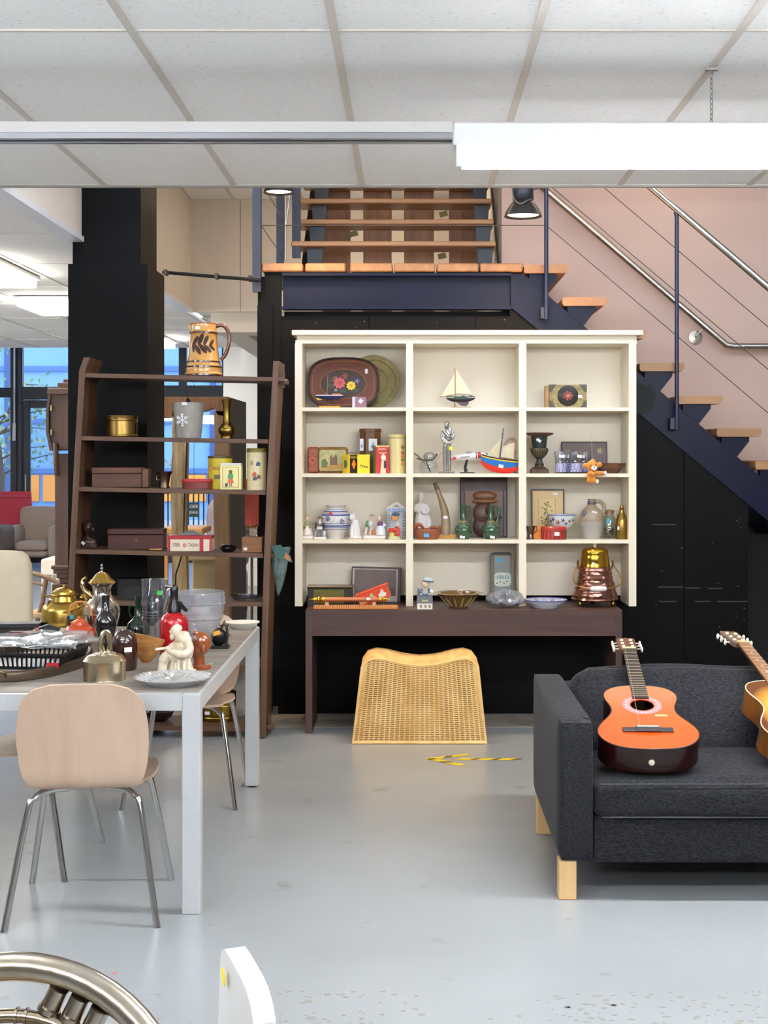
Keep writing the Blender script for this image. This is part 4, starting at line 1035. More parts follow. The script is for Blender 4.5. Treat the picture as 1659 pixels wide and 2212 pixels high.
def hull(m, L, D, Bm, mi_up=0, mi_lo=1, split=0.5, sheer=0.0, n=14, rake=0.0):
    """boat hull lying along x, keel at z=0"""
    rows = []
    for i in range(n + 1):
        t = -1 + 2 * i / n
        b = Bm * max(0.03, (1 - abs(t) ** 2.4)); k = D * 0.55 * abs(t) ** 3
        x = t * L / 2
        top = D + sheer * t * t
        rows.append([(x + rake * t, -b, top), (x, -b * .92, k + (top - k) * split), (x, -b * .45, k + (top - k) * .12), (x, 0, k), (x, b * .45, k + (top - k) * .12), (x, b * .92, k + (top - k) * split), (x + rake * t, b, top)])
    vs = [p for r_ in rows for p in r_]; fs, ms = [], []
    for i in range(n):
        for j in range(6):
            fs.append((i * 7 + j, (i + 1) * 7 + j, (i + 1) * 7 + j + 1, i * 7 + j + 1)); ms.append(mi_up if j in (0, 5) else mi_lo)
        fs.append((i * 7, i * 7 + 6, (i + 1) * 7 + 6, (i + 1) * 7)); ms.append(2)
    fs.append(tuple(range(7))); ms.append(mi_up); fs.append(tuple(n * 7 + k for k in reversed(range(7)))); ms.append(mi_up)
    m.add(vs, fs, ms)
def stick(t, s, x, y, z, w=8, h=5, **k): return sticker(t, x * s, y * s, z * s, w * s, h * s, **k)

# ---- top row, left column
t, s = item('brass_plate', 'round dull green brass plate half hidden behind the painted tray', 'plate', 806, 7.945, ROW[0], rot=(R(-7), 0, 0))
M(s).lathe([(0, 1), (40, 1), (50, 2.5), (57, 4), (58.5, 4), (58, 2), (50, 0), (0, 0)], 44, mx=T3(0, 0, 58.5) @ RX90).build('dish', C(112, 100, 62, 0.4, 0.75, n=(60, 0.4)), t)
M(s).lathe([(30, 1.0), (30.8, 1.5), (31.6, 1.0)], 40, mx=T3(0, 0, 58.5) @ RX90).lathe([(47, 2.4), (47.8, 2.9), (48.6, 2.4)], 40, mx=T3(0, 0, 58.5) @ RX90).build('engraved_ring', C(150, 134, 76, 0.4, 0.8), t)
t, s = item('painted_tray', 'oval brown tray painted with pink and yellow flowers leaning in the top left', 'tray', 741, 7.90, ROW[0], rot=(R(-9), 0, 0))
se = superell(75, 55, 3.0)
M(s).prism([(x * .97, z * .97 + 56) for x, z in se], 0, 2).build('base', C(104, 46, 26, 0.32, n=(20, 0.2), coat=0.4), t, smooth=0)
M(s).tube([(x, 0, z + 56) for x, z in se], 2.4, 6, closed=True).build('rim', C(44, 30, 24, 0.35), t)
M(s).tube([(x * .9, -0.3, z * .88 + 56) for x, z in se], 0.7, 4, closed=True).build('gold_line', C(170, 130, 72, 0.4), t)
M(s).prism([(48 * math.cos(a), 54 + 31 * math.sin(a)) for a in [k * math.pi / 18 for k in range(36)]], -0.35, 0).build('dark_oval', C(58, 34, 24, 0.35), t, smooth=0)
M(s).tube([(50 * math.cos(a), -0.4, 54 + 33 * math.sin(a)) for a in [k * math.pi / 20 for k in range(40)]], 0.5, 4, closed=True).build('gold_line', C(176, 130, 62, 0.4), t)
flower(t, s, -8, 56, 14, 9, (206, 84, 88), (170, 70, 40), -0.5)
flower(t, s, 17, 50, 11, 9, (238, 200, 34), (214, 150, 20), -0.5)
flower(t, s, 30, 60, 6, 5, (120, 110, 176), (150, 140, 190), -0.5)
flower(t, s, 4, 72, 7, 6, (176, 76, 50), (140, 60, 30), -0.5)
flower(t, s, -17, 66, 6, 5, (180, 120, 70), (110, 60, 40), -0.5)
flower(t, s, -16, 40, 5, 5, (120, 124, 150), (190, 180, 170), -0.5)
for x, z, r_ in ((-26, 50, 9), (0, 38, 7), (28, 40, 7), (-24, 62, 6)):
    M(s).prism([(x + r_ * math.cos(a), z + r_ * .5 * math.sin(a)) for a in [k * math.pi / 6 for k in range(12)]], -0.5, 0).build('painted_leaf', C(52, 74, 38, 0.45), t, smooth=0)
stick(t, s, 50, -0.8, 82, 6, 10)
t, s = item('model_boat', 'small model boat with blue and yellow hull standing before the painted tray', 'model boat', 712, 7.80, ROW[0])
m = M(s); hull(m, 60, 11, 7, 0, 1, .6); o = m.build('hull', [C(34, 40, 96, 0.35), C(30, 34, 84, 0.35), C(196, 160, 110, 0.5)], t); o.location = (0, 0, 17 * s)
M(s).box(-29, 29, -7.4, 7.4, 26, 27.6).build('white_stripe', C(226, 224, 220, 0.4), t, smooth=0)
M(s).prism([(-29, 21), (-14, 18), (-26, 17)], -6.6, -5.6).build('yellow_bow', C(232, 192, 30, 0.4), t, smooth=0)
M(s).tube([(-5, 0, 28), (-4, 0, 71)], 0.9, 6).build('mast', C(150, 96, 50, 0.5), t)
M(s).cbox(6, 24, -3, 3, 27, 31, 0.6).build('cabin', C(196, 110, 50, 0.4), t, smooth=0)
M(s).cbox(-23, 23, -6, 6, 0, 4, 1).build('base', C(226, 150, 40, 0.4), t, smooth=0)
for x in (-10, 10): M(s).cbox(x - 2, x + 2, -2, 2, 4, 20, 0.4).build('stand', C(60, 40, 26, 0.5), t, smooth=0)
t, s = item('gift_box', 'small mauve and white box with a white label in front of the tray', 'box', 777, 7.79, ROW[0], rz=R(-12))
M(s).cbox(-13, 15, -6, 6, 0, 23, 0.5).build('box', C(150, 112, 122, 0.4), t, smooth=0)
M(s).box(-15, -9, -6.4, 6.4, -0, 23.4).build('white_spine', C(214, 208, 228, 0.4), t, smooth=0)
stick(t, s, 4, -6.6, 14, 8, 9, rot=R(35))
# ---- top row, middle and right
t, s = item('model_sailboat', 'model sailboat with two cream sails alone in the top middle compartment', 'model boat', 991, 7.86, ROW[0])
m = M(s); hull(m, 61, 12, 7, 0, 1, .5, 1); o = m.build('hull', [C(62, 84, 80, 0.3), C(44, 34, 40, 0.35), C(150, 110, 70, 0.5)], t); o.location = (4, 0, 13 * s); o.location = (4 * s, 0, 13 * s)
M(s).prism([(-8, 16), (20, 16), (22, 10), (16, 4), (6, 5), (-4, 12)], -1.2, 1.2).build('keel', C(66, 40, 52, 0.4), t, smooth=0)
M(s).box(-25, 33, -5.5, 5.5, 22.6, 23.6).build('stripe', C(206, 206, 196, 0.4), t, smooth=0)
M(s).tube([(-7, 0, 25), (-8, 0, 86)], 0.9, 6).build('mast', C(190, 122, 64, 0.5), t)
M(s).tube([(-8, 0, 32), (30, 0, 28)], 0.6, 6).build('boom', C(150, 86, 50, 0.5), t)
M(s).tube([(-10, 0, 29), (-41, 0, 24)], 0.7, 6).build('bowsprit', C(170, 104, 50, 0.5), t)
M(s).shell(lambda u, v: (-6.5 + (36 * (1 - v)) * u, -1.0 - 2.2 * math.sin(math.pi * u) * (1 - v), 32 - 3 * u * (1 - v) + 52 * v), 6, 8, 0.3).build('main_sail', C(244, 222, 184, 0.7), t)
M(s).shell(lambda u, v: (-9.5 - (29 * (1 - v)) * u, -0.6 - 1.8 * math.sin(math.pi * u) * (1 - v), 30 - 5 * u * (1 - v) + 44 * v), 6, 8, 0.3).build('jib_sail', C(242, 218, 180, 0.7), t)
for x in (10, 26): M(s).box(x - 4, x + 3, -2, 2, 25, 27).build('deck_fitting', C(60, 40, 30, 0.5), t, smooth=0)
M(s).cbox(-18, 26, -6, 6, 0, 2.4, 0.6).build('base', C(150, 84, 52, 0.4), t, smooth=0)
M(s).tube([(-9, 0, 2), (-9, 0, 14)], 0.8, 6).tube([(-7, 0, 2), (-8.5, 0, 13)], 0.6, 6).build('stand', C(150, 110, 60, 0.4, .5), t)
t, s = item('casket', 'ornate old box with a round dark painting alone in the top right compartment', 'box', 1226, 7.84, ROW[0])
M(s).cbox(-40, 40, -8, 8, 0, 50, 1).build('lid', C(168, 146, 82, 0.45, n=(60, 0.35), c2=(110, 92, 50)), t, smooth=0)
M(s).cbox(-49, -36, -4, 14, 0, 48, 1).build('body', C(176, 134, 76, 0.5, n=(30, 0.2)), t, smooth=0)
M(s).lathe([(0, 1.6), (21, 1.6), (22.5, 0.4), (22.5, 0)], 30, mx=T3(0, -8, 26) @ RX90).build('medallion', C(38, 34, 30, 0.35), t)
flower(t, s, 0, 26, 11, 7, (150, 34, 26), (190, 110, 70), -9.8, 'painted_rose')
for sx in (-1, 1):
    for z0 in (0, 50):
        q = 1 if z0 == 0 else -1
        M(s).prism([(sx * 40.5, z0 - 0.5 * q), (sx * 24, z0 - 0.5 * q), (sx * 30, z0 + 6 * q), (sx * 34, z0 + 14 * q), (sx * 40.5, z0 + 17 * q)], -9, -7).build('corner_ornament', C(70, 66, 54, 0.4, 0.4, n=(80, 0.4)), t, smooth=0)
stick(t, s, 26, -9, 25, 9, 6)

# ---- second row, left: tins
t, s = item('red_tin', 'red patterned tin standing on edge at the left of the second row', 'tin', 677, 7.85, ROW[1])
M(s).cbox(-13, 14, -5, 14, 0, 57, 4).build('body', C(142, 44, 32, 0.38, n=(60, 0.3), c2=(150, 90, 50)), t, smooth=0)
flower(t, s, -2, 28, 9, 8, (176, 86, 50), (120, 30, 24), -5.2, 'printed_rosette')
t, s = item('landscape_tin', 'old tin printed with a castle landscape next to the red tin', 'tin', 719, 7.83, ROW[1])
M(s).cbox(-32, 33, -5, 8, 0, 57, 5).build('body', C(140, 104, 56, 0.4, n=(50, 0.3)), t, smooth=0)
M(s).prism([(-27, 6), (26, 6), (29, 10), (29, 46), (26, 50), (-27, 50), (-29, 46), (-29, 10)], -5.6, -4.9).build('printed_sky', C(196, 178, 112, 0.4, n=(40, 0.25), c2=(146, 150, 104)), t, smooth=0)
M(s).prism([(-26, 8), (27, 8), (27, 20), (10, 22), (-4, 18), (-26, 16)], -6, -5.5).build('printed_field', C(186, 144, 62, 0.4, n=(40, 0.3)), t, smooth=0)
M(s).prism([(-6, 18), (-6, 34), (-3, 40), (0, 34), (4, 36), (7, 42), (10, 34), (10, 18)], -6.3, -5.9).build('printed_castle', C(112, 78, 50, 0.4), t, smooth=0)
M(s).prism([(-24, 14), (-14, 12), (-10, 22), (-16, 32), (-24, 28)], -6.3, -5.9).build('printed_tree', C(84, 104, 52, 0.4), t, smooth=0)
t, s = item('cocoa_tin', 'small yellow tin with a black label and orange diamond', 'tin', 756, 7.79, ROW[1], rz=R(40))
M(s).cbox(-12, 12, -12, 12, 0, 41, 0.8).build('body', C(226, 190, 40, 0.38, n=(60, 0.12)), t, smooth=0)
M(s).box(-9.5, 12.1, -12.3, -11.8, 1, 40).build('black_label', C(30, 22, 34, 0.4), t, smooth=0)
M(s).prism([(-5, 20), (1, 9), (7, 20), (1, 31)], -12.7, -12.2).build('orange_diamond', C(228, 130, 30, 0.4), t, smooth=0)
M(s).lathe([(0, .4), (6, .4), (6, 0)], 14, sy=1.6, mx=T3(-12.1, 0, 20) @ Matrix.Rotation(R(-90), 4, 'Z') @ RX90).build('green_oval', C(70, 120, 70, 0.4), t)
text('KOKA', 7 * s, C(232, 220, 60, 0.4), t, (1 * s, -12.4 * s, 34.5 * s))
t, s = item('yellow_tin', 'small bright yellow square tin in front of the brown tin', 'tin', 786, 7.79, ROW[1])
M(s).cbox(-14, 13, -10, 10, 0, 41, 0.8).build('body', C(240, 214, 22, 0.38, n=(60, 0.12)), t, smooth=0)
M(s).box(-11, 10.5, -10.4, -9.9, 12, 13).build('printed_line', C(150, 126, 20, 0.4), t, smooth=0)
for x, z in ((-6, 17), (-2, 16), (2, 15), (7, 14)): M(s).prism([(x - 1.6, z - 1.6), (x + 1.6, z - 1), (x + 1, z + 2), (x - .8, z + 1.4)], -10.5, -9.9).build('printed_figure', C(40, 34, 24, 0.4), t, smooth=0)
t, s = item('brown_tin', 'tall brown tin with blue and white tile pictures at the back', 'tin', 800, 7.93, ROW[1])
M(s).lathe([(0, 0), (24, 0), (24, 88), (25.5, 89), (25.5, 95), (23, 96), (0, 96)], 8, a0=R(22.5), sy=0.8).build('body', C(116, 78, 44, 0.4, n=(30, 0.3)), t, smooth=20)
for x, w in ((6, 9), (-18, 4)):
    M(s).box(x - w, x + w, -18.6, -18.0, 48, 74).build('white_tile', C(218, 222, 226, 0.35), t, smooth=0)
    M(s).prism([(x - w * .5, 55), (x + w * .5, 55), (x + w * .3, 60), (x + w * .1, 68), (x - w * .1, 60), (x - w * .4, 59)], -18.9, -18.4).build('blue_picture', C(80, 120, 176, 0.4), t, smooth=0)
t, s = item('red_cocoa_tin', 'red cocoa tin with a nurse figure and a green side', 'tin', 823, 7.79, ROW[1], rz=R(20))
M(s).cbox(-15, 15, -10, 10, 0, 59, 0.8).build('body', C(196, 50, 46, 0.38), t, smooth=0)
M(s).box(-15.3, -14.8, -10, 10, 0, 59).build('green_side', C(122, 122, 78, 0.4, n=(80, 0.4)), t, smooth=0)
M(s).box(-15.2, 15.2, -10.2, 10.2, 57, 60.4).build('lid', C(210, 186, 120, 0.4), t, smooth=0)
M(s).prism([(-5, 0.5), (8, 0.5), (6, 20), (7, 30), (-1, 32), (-3, 22)], -10.5, -9.9).build('printed_skirt', C(226, 214, 180, 0.4), t, smooth=0)
M(s).prism([(3, 10), (9, 14), (8, 26), (3, 28)], -10.8, -10.3).build('printed_sleeve', C(50, 50, 60, 0.4), t, smooth=0)
M(s).prism([(-4, 31), (8, 31), (7, 38), (2, 43), (-3, 38)], -10.6, -10).build('printed_cap', C(234, 226, 200, 0.4), t, smooth=0)
text('Joost-\ncacao', 8 * s, C(236, 214, 170, 0.4), t, (0, -10.3 * s, 49 * s))
t, s = item('flower_tin', 'tall cream cylinder tin with printed flowers beside the divider', 'tin', 857, 7.83, ROW[1])
M(s).lathe([(0, 0), (18.5, 0), (18.5, 76), (19.5, 76.5), (19.5, 83), (18, 84), (0, 84)], 30, mi=[0, 0, 1, 1, 1, 1]).build('body', [C(226, 208, 146, 0.38), C(214, 196, 130, 0.35)], t)
M(s).lathe([(19.7, 75.6), (19.7, 76.8)], 30).build('seam', C(90, 74, 40, 0.4), t)
for z, c in ((56, (60, 66, 70)), (44, (178, 60, 40)), (30, (60, 110, 50)), (20, (226, 160, 40)), (36, (216, 120, 40))):
    o = flower(t, s, 0, 0, 5.5, 6, c, (200, 150, 60), 0, 'printed_flower'); a = R(-42); o.location = (18.7 * s * math.sin(-a), -18.7 * s * math.cos(a), z * s); o.rotation_euler = (0, 0, -a)
M(s).box(-2.4, -1.6, -18.9, -18.3, 1, 74).build('side_seam', C(190, 168, 108, 0.4), t, smooth=0)

# ---- second row, middle
t, s = item('glass_bird', 'clear glass bird with a silver beak at the left of the figure group', 'ornament', 918, 7.86, ROW[1])
m = M(s); m.lathe([(0, 0), (14, 0), (19, 6), (20, 16), (14, 26), (13, 27)], 22, c=(8, 0, 0), fl=(10, 0.05)); m.build('bowl', m_clear, t)
M(s).shell(lambda u, v: (-24 + 30 * u, -6 + 12 * v, 42 - 34 * u + 6 * math.sin(3 * u) + 2 * math.sin(9 * v)), 10, 6, 0.8).build('wing', GLASS(235, 238, 240, 0.25), t)
M(s).ell((10, 0, 36), (14, 12, 10), 14, 10).build('body', GLASS(225, 225, 225, 0.25), t)
M(s).tube(spline([(-18, -8, 32), (0, -9, 28), (18, -9, 30), (26, -9, 42)], 5), [1.6] * 15 + [2.4], 6).build('silver_branch', C(90, 92, 94, 0.25, 1), t)
M(s).tube([(2, -9, 27), (12, -8, 2)], 1.6, 6).build('support', C(40, 40, 42, 0.3, .6), t)
M(s).shell(lambda u, v: (22 + 14 * u, -4 + 8 * v, 24 + 20 * u), 4, 4, 0.8).build('tail', GLASS(200, 196, 196, 0.2), t)
t, s = item('silver_couple_statue', 'silver statue of an embracing couple with a yellow dot sticker', 'statue', 966, 7.80, ROW[1])
m = M(s)
m.tube([(-4, 0, 5), (-5, 0, 25), (-5, 0, 48), (-3, 0, 62)], [4.2, 4.6, 5.6, 6.5], 10).tube([(5, 0, 5), (4, 0, 25), (4, 0, 48), (3, 0, 62)], [3.6, 4.2, 5.2, 6], 10)
m.ell((0, 0, 62), (9, 6, 9), 12, 8).ell((0, 0, 80), (9.5, 6, 14), 12, 8)
m.ell((-2, -1, 103), (5, 5, 6.5), 12, 8).ell((0, 0, 108), (6, 6, 5), 12, 8).ell((6, 2, 96), (4, 4, 7), 10, 8).tube([(0, 0, 90), (-1, 0, 100)], 3.2, 8)
m.tube(spline([(-9, 0, 92), (-12, -3, 78), (-6, -6, 68), (6, -7, 66), (10, -5, 70)], 4), [3] * 10 + [2.6] * 7, 8)
m.tube(spline([(9, 0, 94), (14, 0, 82), (10, -3, 74), (2, -7, 80), (-8, -6, 92)], 4), [2.8] * 17, 8)
m.build('figures', m_silver, t, fuse=1.15 * s)
M(s).cbox(-20, 16, -8, 8, 0, 4.5, 0.6).build('base', GLASS(225, 225, 228, 0.2), t, smooth=0)
M(s).lathe([(0, .5), (4.6, .5), (4.6, 0)], 12, mx=T3(8, -8, 54) @ RX90).build('yellow_dot', C(240, 220, 20, 0.5), t)
t, s = item('model_airplane', 'white model airplane with red stripes on a black curved stand', 'model airplane', 1008, 7.84, ROW[1])
fm = T3(0, 0, 36) @ Matrix.Rotation(R(-4), 4, 'Y')
m = M(s); m.tube([(-46, 0, -3), (-30, 0, -1), (0, 0, 0), (22, 0, 1), (36, 0, 2), (43, 0, 2)], [2, 5, 7, 7, 5, 2], 14, mx=fm); m.build('fuselage', C(232, 232, 232, 0.3), t)
M(s).tube([(43, 0, 2), (46.5, 0, 2)], [2.3, 0.8], 10, mx=fm).build('nose_cone', C(40, 60, 46, 0.4), t)
M(s).tube([(24, 0, 1.1), (31, 0, 1.7)], [7.1, 6.2], 14, mx=fm).build('red_band', C(206, 40, 34, 0.35), t)
M(s).tube([(20, 0, 1), (21.6, 0, 1)], [7.3, 7.3], 14, mx=fm).build('black_band', C(30, 30, 34, 0.35), t)
M(s).prism([(-46, 0), (-34, 0), (-40, 12), (-47, 14)], -0.6, 0.6, mx=fm).build('tail_fin', C(214, 50, 44, 0.4), t, smooth=0)
M(s).plate([(-14, -6), (8, -6), (-4, -34), (-12, -34)], 0, 1.2, mx=fm).build('wing', C(186, 184, 184, 0.3), t, smooth=0)
M(s).plate([(-14, 6), (8, 6), (-4, 30), (-12, 30)], 2, 3.2, mx=fm).build('wing', C(206, 204, 204, 0.3), t, smooth=0)
M(s).prism([(-36, -5), (-24, -5), (-22, 0), (-28, 2)], -7.4, -6.6, mx=fm).build('red_arrow', C(206, 40, 34, 0.4), t, smooth=0)
M(s).ell((6, 0, 6), (9, 4, 5), 12, 8, mx=fm).build('canopy', C(150, 152, 156, 0.15), t)
M(s).tube(spline([(2, 0, 32), (-1, 0, 22), (-3, 0, 12), (-1, 0, 3)], 4), [2, 2.2, 2.4, 2.6, 2.8, 3, 3, 3, 3.2, 3.4, 3.6, 4, 4.4], 8).build('stand', C(34, 34, 38, 0.35), t)
M(s).plate([(-15, -5), (17, -5), (14, 6), (-12, 6)], 0, 2.4).build('stand_foot', C(34, 34, 38, 0.35), t, smooth=0)
t, s = item('toy_sailing_ship', 'tilted toy sailing ship with blue and red hull and tan sails', 'model boat', 1077, 7.79, ROW[1], rot=(0, R(9), 0))
m = M(s); hull(m, 84, 27, 10, 0, 1, .48, 3, rake=1.5); o = m.build('hull', [C(30, 112, 186, 0.4), C(206, 44, 32, 0.4), C(150, 116, 74, 0.5)], t); o.location = (0, 0, 1.5 * s)
m = M(s); m.tube([(-43, -1.0, 32), (-30, -6.6, 29.8), (0, -10.4, 28.6), (30, -6.6, 29.8), (43, -1.0, 32)], 1.5, 6); m.build('yellow_stripe', C(226, 190, 40, 0.4), t)
m = M(s); m.tube([(-43, -1.0, 34.6), (-30, -6.6, 32.4), (0, -10.4, 31.2), (30, -6.6, 32.4), (43, -1.0, 34.6)], 1.4, 6); m.build('black_gunwale', C(30, 26, 24, 0.4), t)
M(s).tube([(-2, 0, 28), (-5, 0, 98)], [1.5, 1.0], 8).build('mast', C(80, 92, 120, 0.45), t)
M(s).tube([(-3, 0, 34), (40, 0, 34)], .7, 6).tube([(-8, 0, 84), (-1, 0, 86)], .6, 6).tube([(-8, 0, 76), (-1, 0, 77)], .6, 6).build('spar', C(90, 84, 80, 0.45), t)
M(s).shell(lambda u, v: (-6 - 27 * u * (1 - v), -1 - 3 * math.sin(math.pi * u) * (1 - v), 32 + 46 * v), 6, 8, 0.4).build('fore_sail', C(216, 200, 160, 0.8, n=(40, 0.1)), t)
M(s).shell(lambda u, v: (-1 + (28 - 4 * v) * u, -1 - 3 * math.sin(math.pi * u), 36 + (22 + 14 * u) * v), 6, 8, 0.4).build('main_sail', C(220, 206, 172, 0.8, n=(40, 0.1)), t)
M(s).cbox(8, 22, -4, 4, 29, 36, .6).build('cabin', C(140, 92, 50, 0.5), t, smooth=0)
M(s).cbox(26, 36, -3.5, 3.5, 29, 34, .6).build('hatch', C(206, 190, 160, 0.5), t, smooth=0)
stick(t, s, 2, -11, 16, 10, 7)
t, s = item('sea_shell', 'large pale pink sea shell behind the toy sailing ship', 'shell', 1103, 7.95, ROW[1])
m = M(s)
for k in range(16):
    a = k * 0.52; r_ = 20 * 0.86 ** k; rad = 26 * 0.88 ** k
    m.ell((math.cos(a) * r_ * 0.5 - 2, -2 - 0.4 * k, 52 + math.sin(a) * r_ * 0.9), (rad * .62, rad * .5, rad * .62), 12, 8)
m.tube(spline([(-2, 0, 44), (4, -2, 26), (8, -2, 10), (4, -2, 2)], 4), [14] * 5 + [11] * 4 + [8] * 4, 10)
m.build('spiral', C(206, 176, 160, 0.4, n=(30, 0.15)), t, fuse=1.5 * s)

# ---- second row, right
t, s = item('bronze_urn', 'dark green urn with a rusty rim and square foot', 'urn', 1165, 7.86, ROW[1])
M(s).lathe([(0, 16), (9, 16), (10, 20), (7, 24), (6, 30), (10, 34), (16, 42), (18.5, 50), (18, 54), (15, 55), (15.5, 62), (18, 80), (23, 82)], 28, mi=[0] * 12).build('bowl', C(58, 66, 54, 0.45, 0.4, n=(30, 0.3)), t)
M(s).lathe([(10, 34), (16.6, 42), (19.2, 50), (18.5, 54)], 48, fl=(24, 0.03)).build('fluted_band', C(92, 80, 60, 0.45, 0.5), t)
M(s).lathe([(20, 80), (30, 84), (31, 86), (28, 87.5), (20, 86)], 32).build('rim', C(112, 78, 58, 0.5, 0.4, n=(40, 0.3)), t)
M(s).lathe([(19, 9), (15, 12), (10, 15), (9, 18)], 24).build('foot', C(96, 72, 56, 0.5, 0.4), t)
M(s).cbox(-19, 19, -15, 15, 0, 9, 1).build('plinth', C(96, 70, 54, 0.55, 0.3, n=(40, 0.4)), t, smooth=0)
stick(t, s, -3, -17.6, 71, 11, 6, rot=R(35))
t, s = item('wooden_plaque', 'dark purple brown plaque with carved motifs leaning behind the glasses', 'plaque', 1263, 7.95, ROW[1], rot=(R(-8), 0, 0))
M(s).cbox(-50, 50, -1, 3, 0, 69, 2).build('board', C(98, 82, 84, 0.5, n=(25, 0.35), st=(3, 1, .6)), t, smooth=0)
M(s).tube([(-48, -1, 2), (48, -1, 2), (48, -1, 67), (-48, -1, 67)], 1.6, 6, closed=True).build('edge', C(78, 62, 46, 0.5), t)
for x, z in ((33, 48), (-36, 44)): flower(t, s, x, z, 8, 6, (150, 128, 84), (176, 156, 96), -1.2, 'carved_star')
M(s).box(-8, -4, -1.6, -.9, 10, 56).build('carved_stripe', C(120, 66, 50, 0.5), t, smooth=0)
gl0 = None
for i, (px, Y, lab) in enumerate(((1212, 7.80, 'drinking glass with blue band, leftmost of the four glasses'), (1228, 7.90, 'drinking glass with blue band, second from left at the back'), (1244, 7.79, 'drinking glass with blue band, third from left in front'), (1262, 7.88, 'drinking glass with blue band just behind the teddy bear'))):
    if gl0 is None:
        gl0, s = item('drinking_glass', lab, 'glass', px, Y, ROW[1], group='four blue patterned drinking glasses')
        M(s).lathe([(0, 2), (12, 2), (12.2, 24), (13.5, 30), (16, 47), (16.4, 47.4), (15.2, 47), (12.6, 30), (11.4, 25), (11.2, 3), (0, 3)], 24).build('glass_body', m_clear, gl0)
        M(s).lathe([(12.4, 3), (12.5, 22)], 24).build('blue_band', FLECK('blue_glass_pattern', (86, 84, 150), (206, 208, 224), 260, (1, 1, 1), 0.48, 0.56, 0.3), gl0)
        M(s).lathe([(0, 0), (12.4, 0), (12.4, 2.4), (0, 2.4)], 24).build('glass_base', GLASS(220, 224, 230, 0.2), gl0)
        stick(gl0, s, 0, -14.5, 37, 12, 6, rot=R(8))
    else:
        g = copy_tree(gl0); g.location = (XA(px, Y), Y, ROW[1]); g.rotation_euler = (0, 0, R(25 * (-1) ** i)); g['label'] = lab
t, s = item('wooden_bowl', 'dark brown wooden bowl at the right end of the second row', 'bowl', 1320, 7.86, ROW[1])
M(s).lathe([(0, 0), (16, 0), (22, 8), (30, 20), (31, 22), (29, 22), (20, 9), (14, 3), (0, 3)], 30).build('bowl_body', C(96, 56, 30, 0.35, n=(30, 0.3), coat=.3), t)
M(s).lathe([(25.6, 13), (26.4, 14.2), (25.4, 14.6)], 30).build('groove_ring', C(130, 84, 44, 0.4), t)
# teddy hanging from a string
m_ted = C(206, 132, 44, 0.95, n=(60, 0.15), sheen=0.4)
t, s = item('teddy_bear', 'small orange brown teddy bear hanging in front of the shelf edge', 'teddy bear', 1281, 7.705, ZA(1046, 7.705))
m = M(s)
m.ell((-2, 0, 39), (12.5, 11, 13), 14, 10).ell((-16, 0, 40), (6, 4, 6), 10, 8).ell((14, 0, 42), (6, 4, 6), 10, 8).ell((0, 1, 51), (5, 4, 4), 8, 6)
m.ell((-3, 1, 18), (11, 9, 13), 14, 10).ell((-6, 0, 8), (8, 7, 8), 12, 8)
m.tube([(-8, -6, 25), (-2, -10, 22), (2, -11, 22)], [5, 4.6, 4.2], 8).tube([(4, -4, 24), (14, -8, 24), (22, -10, 24)], [5.4, 5, 4.6], 8)
m.tube([(0, -2, 8), (4, -7, 6), (7, -9, 6)], [6, 5.4, 5], 8)
m.build('body', m_ted, t, fuse=1.1 * s)
M(s).ell((1, -11, 35), (6.2, 4, 5.4), 12, 8).build('muzzle', C(238, 234, 230, 0.9), t)
M(s).ell((1, -14.6, 37), (2, 1.3, 1.5), 8, 6).build('nose', C(50, 60, 100, 0.4), t)
for x in (-6, 5): M(s).ell((x, -10.4, 41), (1.3, .9, 1.5), 8, 6).build('eye', C(20, 16, 14, 0.2), t)
M(s).ell((25, -11, 24), (3.4, 4.4, 4.8), 10, 8).build('paw_pad', C(232, 216, 214, 0.9), t)
M(s).ell((8, -12, 6), (3.2, 3, 5), 10, 8).build('foot_pad', C(234, 222, 206, 0.9), t)
M(s).tube([(-2, 0, 50), (-2, 8, 110)], .35, 4).build('string', C(200, 190, 170, 0.8), t)
M(s).tube([(0, 0, 0), (0, 0, -32)], .35, 4).build('loose_string', C(206, 200, 186, 0.8), t)
# ---- third row, left
def figurine(label, px, Y, parts, row=2, name='porcelain_figurine', group='small porcelain figurines'):
    t, s = item(name, label, 'figurine', px, Y, ROW[row], group=group)
    for nm, mat_, fn, fu in parts:
        m = M(s); fn(m); m.build(nm, mat_, t, fuse=(fu * s if fu else None))
    return t, s
flesh = C(232, 196, 172, 0.4)
figurine('old woman figurine with olive shawl and white skirt at the far left', 665, 7.82, [
    ('base', m_porc, lambda m: m.cbox(-12, 13, -9, 9, 0, 8, 2), None),
    ('skirt', C(226, 216, 206, 0.4), lambda m: m.lathe([(0, 8), (11, 8), (10, 16), (7, 26), (5, 28), (0, 28)], 16, fl=(6, .05)).ell((3, -6, 14), (6, 4, 7)), 1.0),
    ('shawl', C(150, 142, 80, 0.5), lambda m: m.lathe([(6, 25), (8, 30), (6, 37), (2.5, 40)], 14).tube([(-6, 0, 36), (-10, -4, 28), (-5, -8, 26)], 2.4, 8).tube([(6, 0, 36), (9, -4, 28), (4, -8, 25)], 2.4, 8), 1.0),
    ('head', flesh, lambda m: m.ell((-1, -1, 43), (4.2, 4.4, 5), 12, 8), None),
    ('bonnet', C(206, 176, 146, 0.5), lambda m: m.ell((-1, 1, 44.5), (4.8, 4.6, 5), 12, 8), None)])
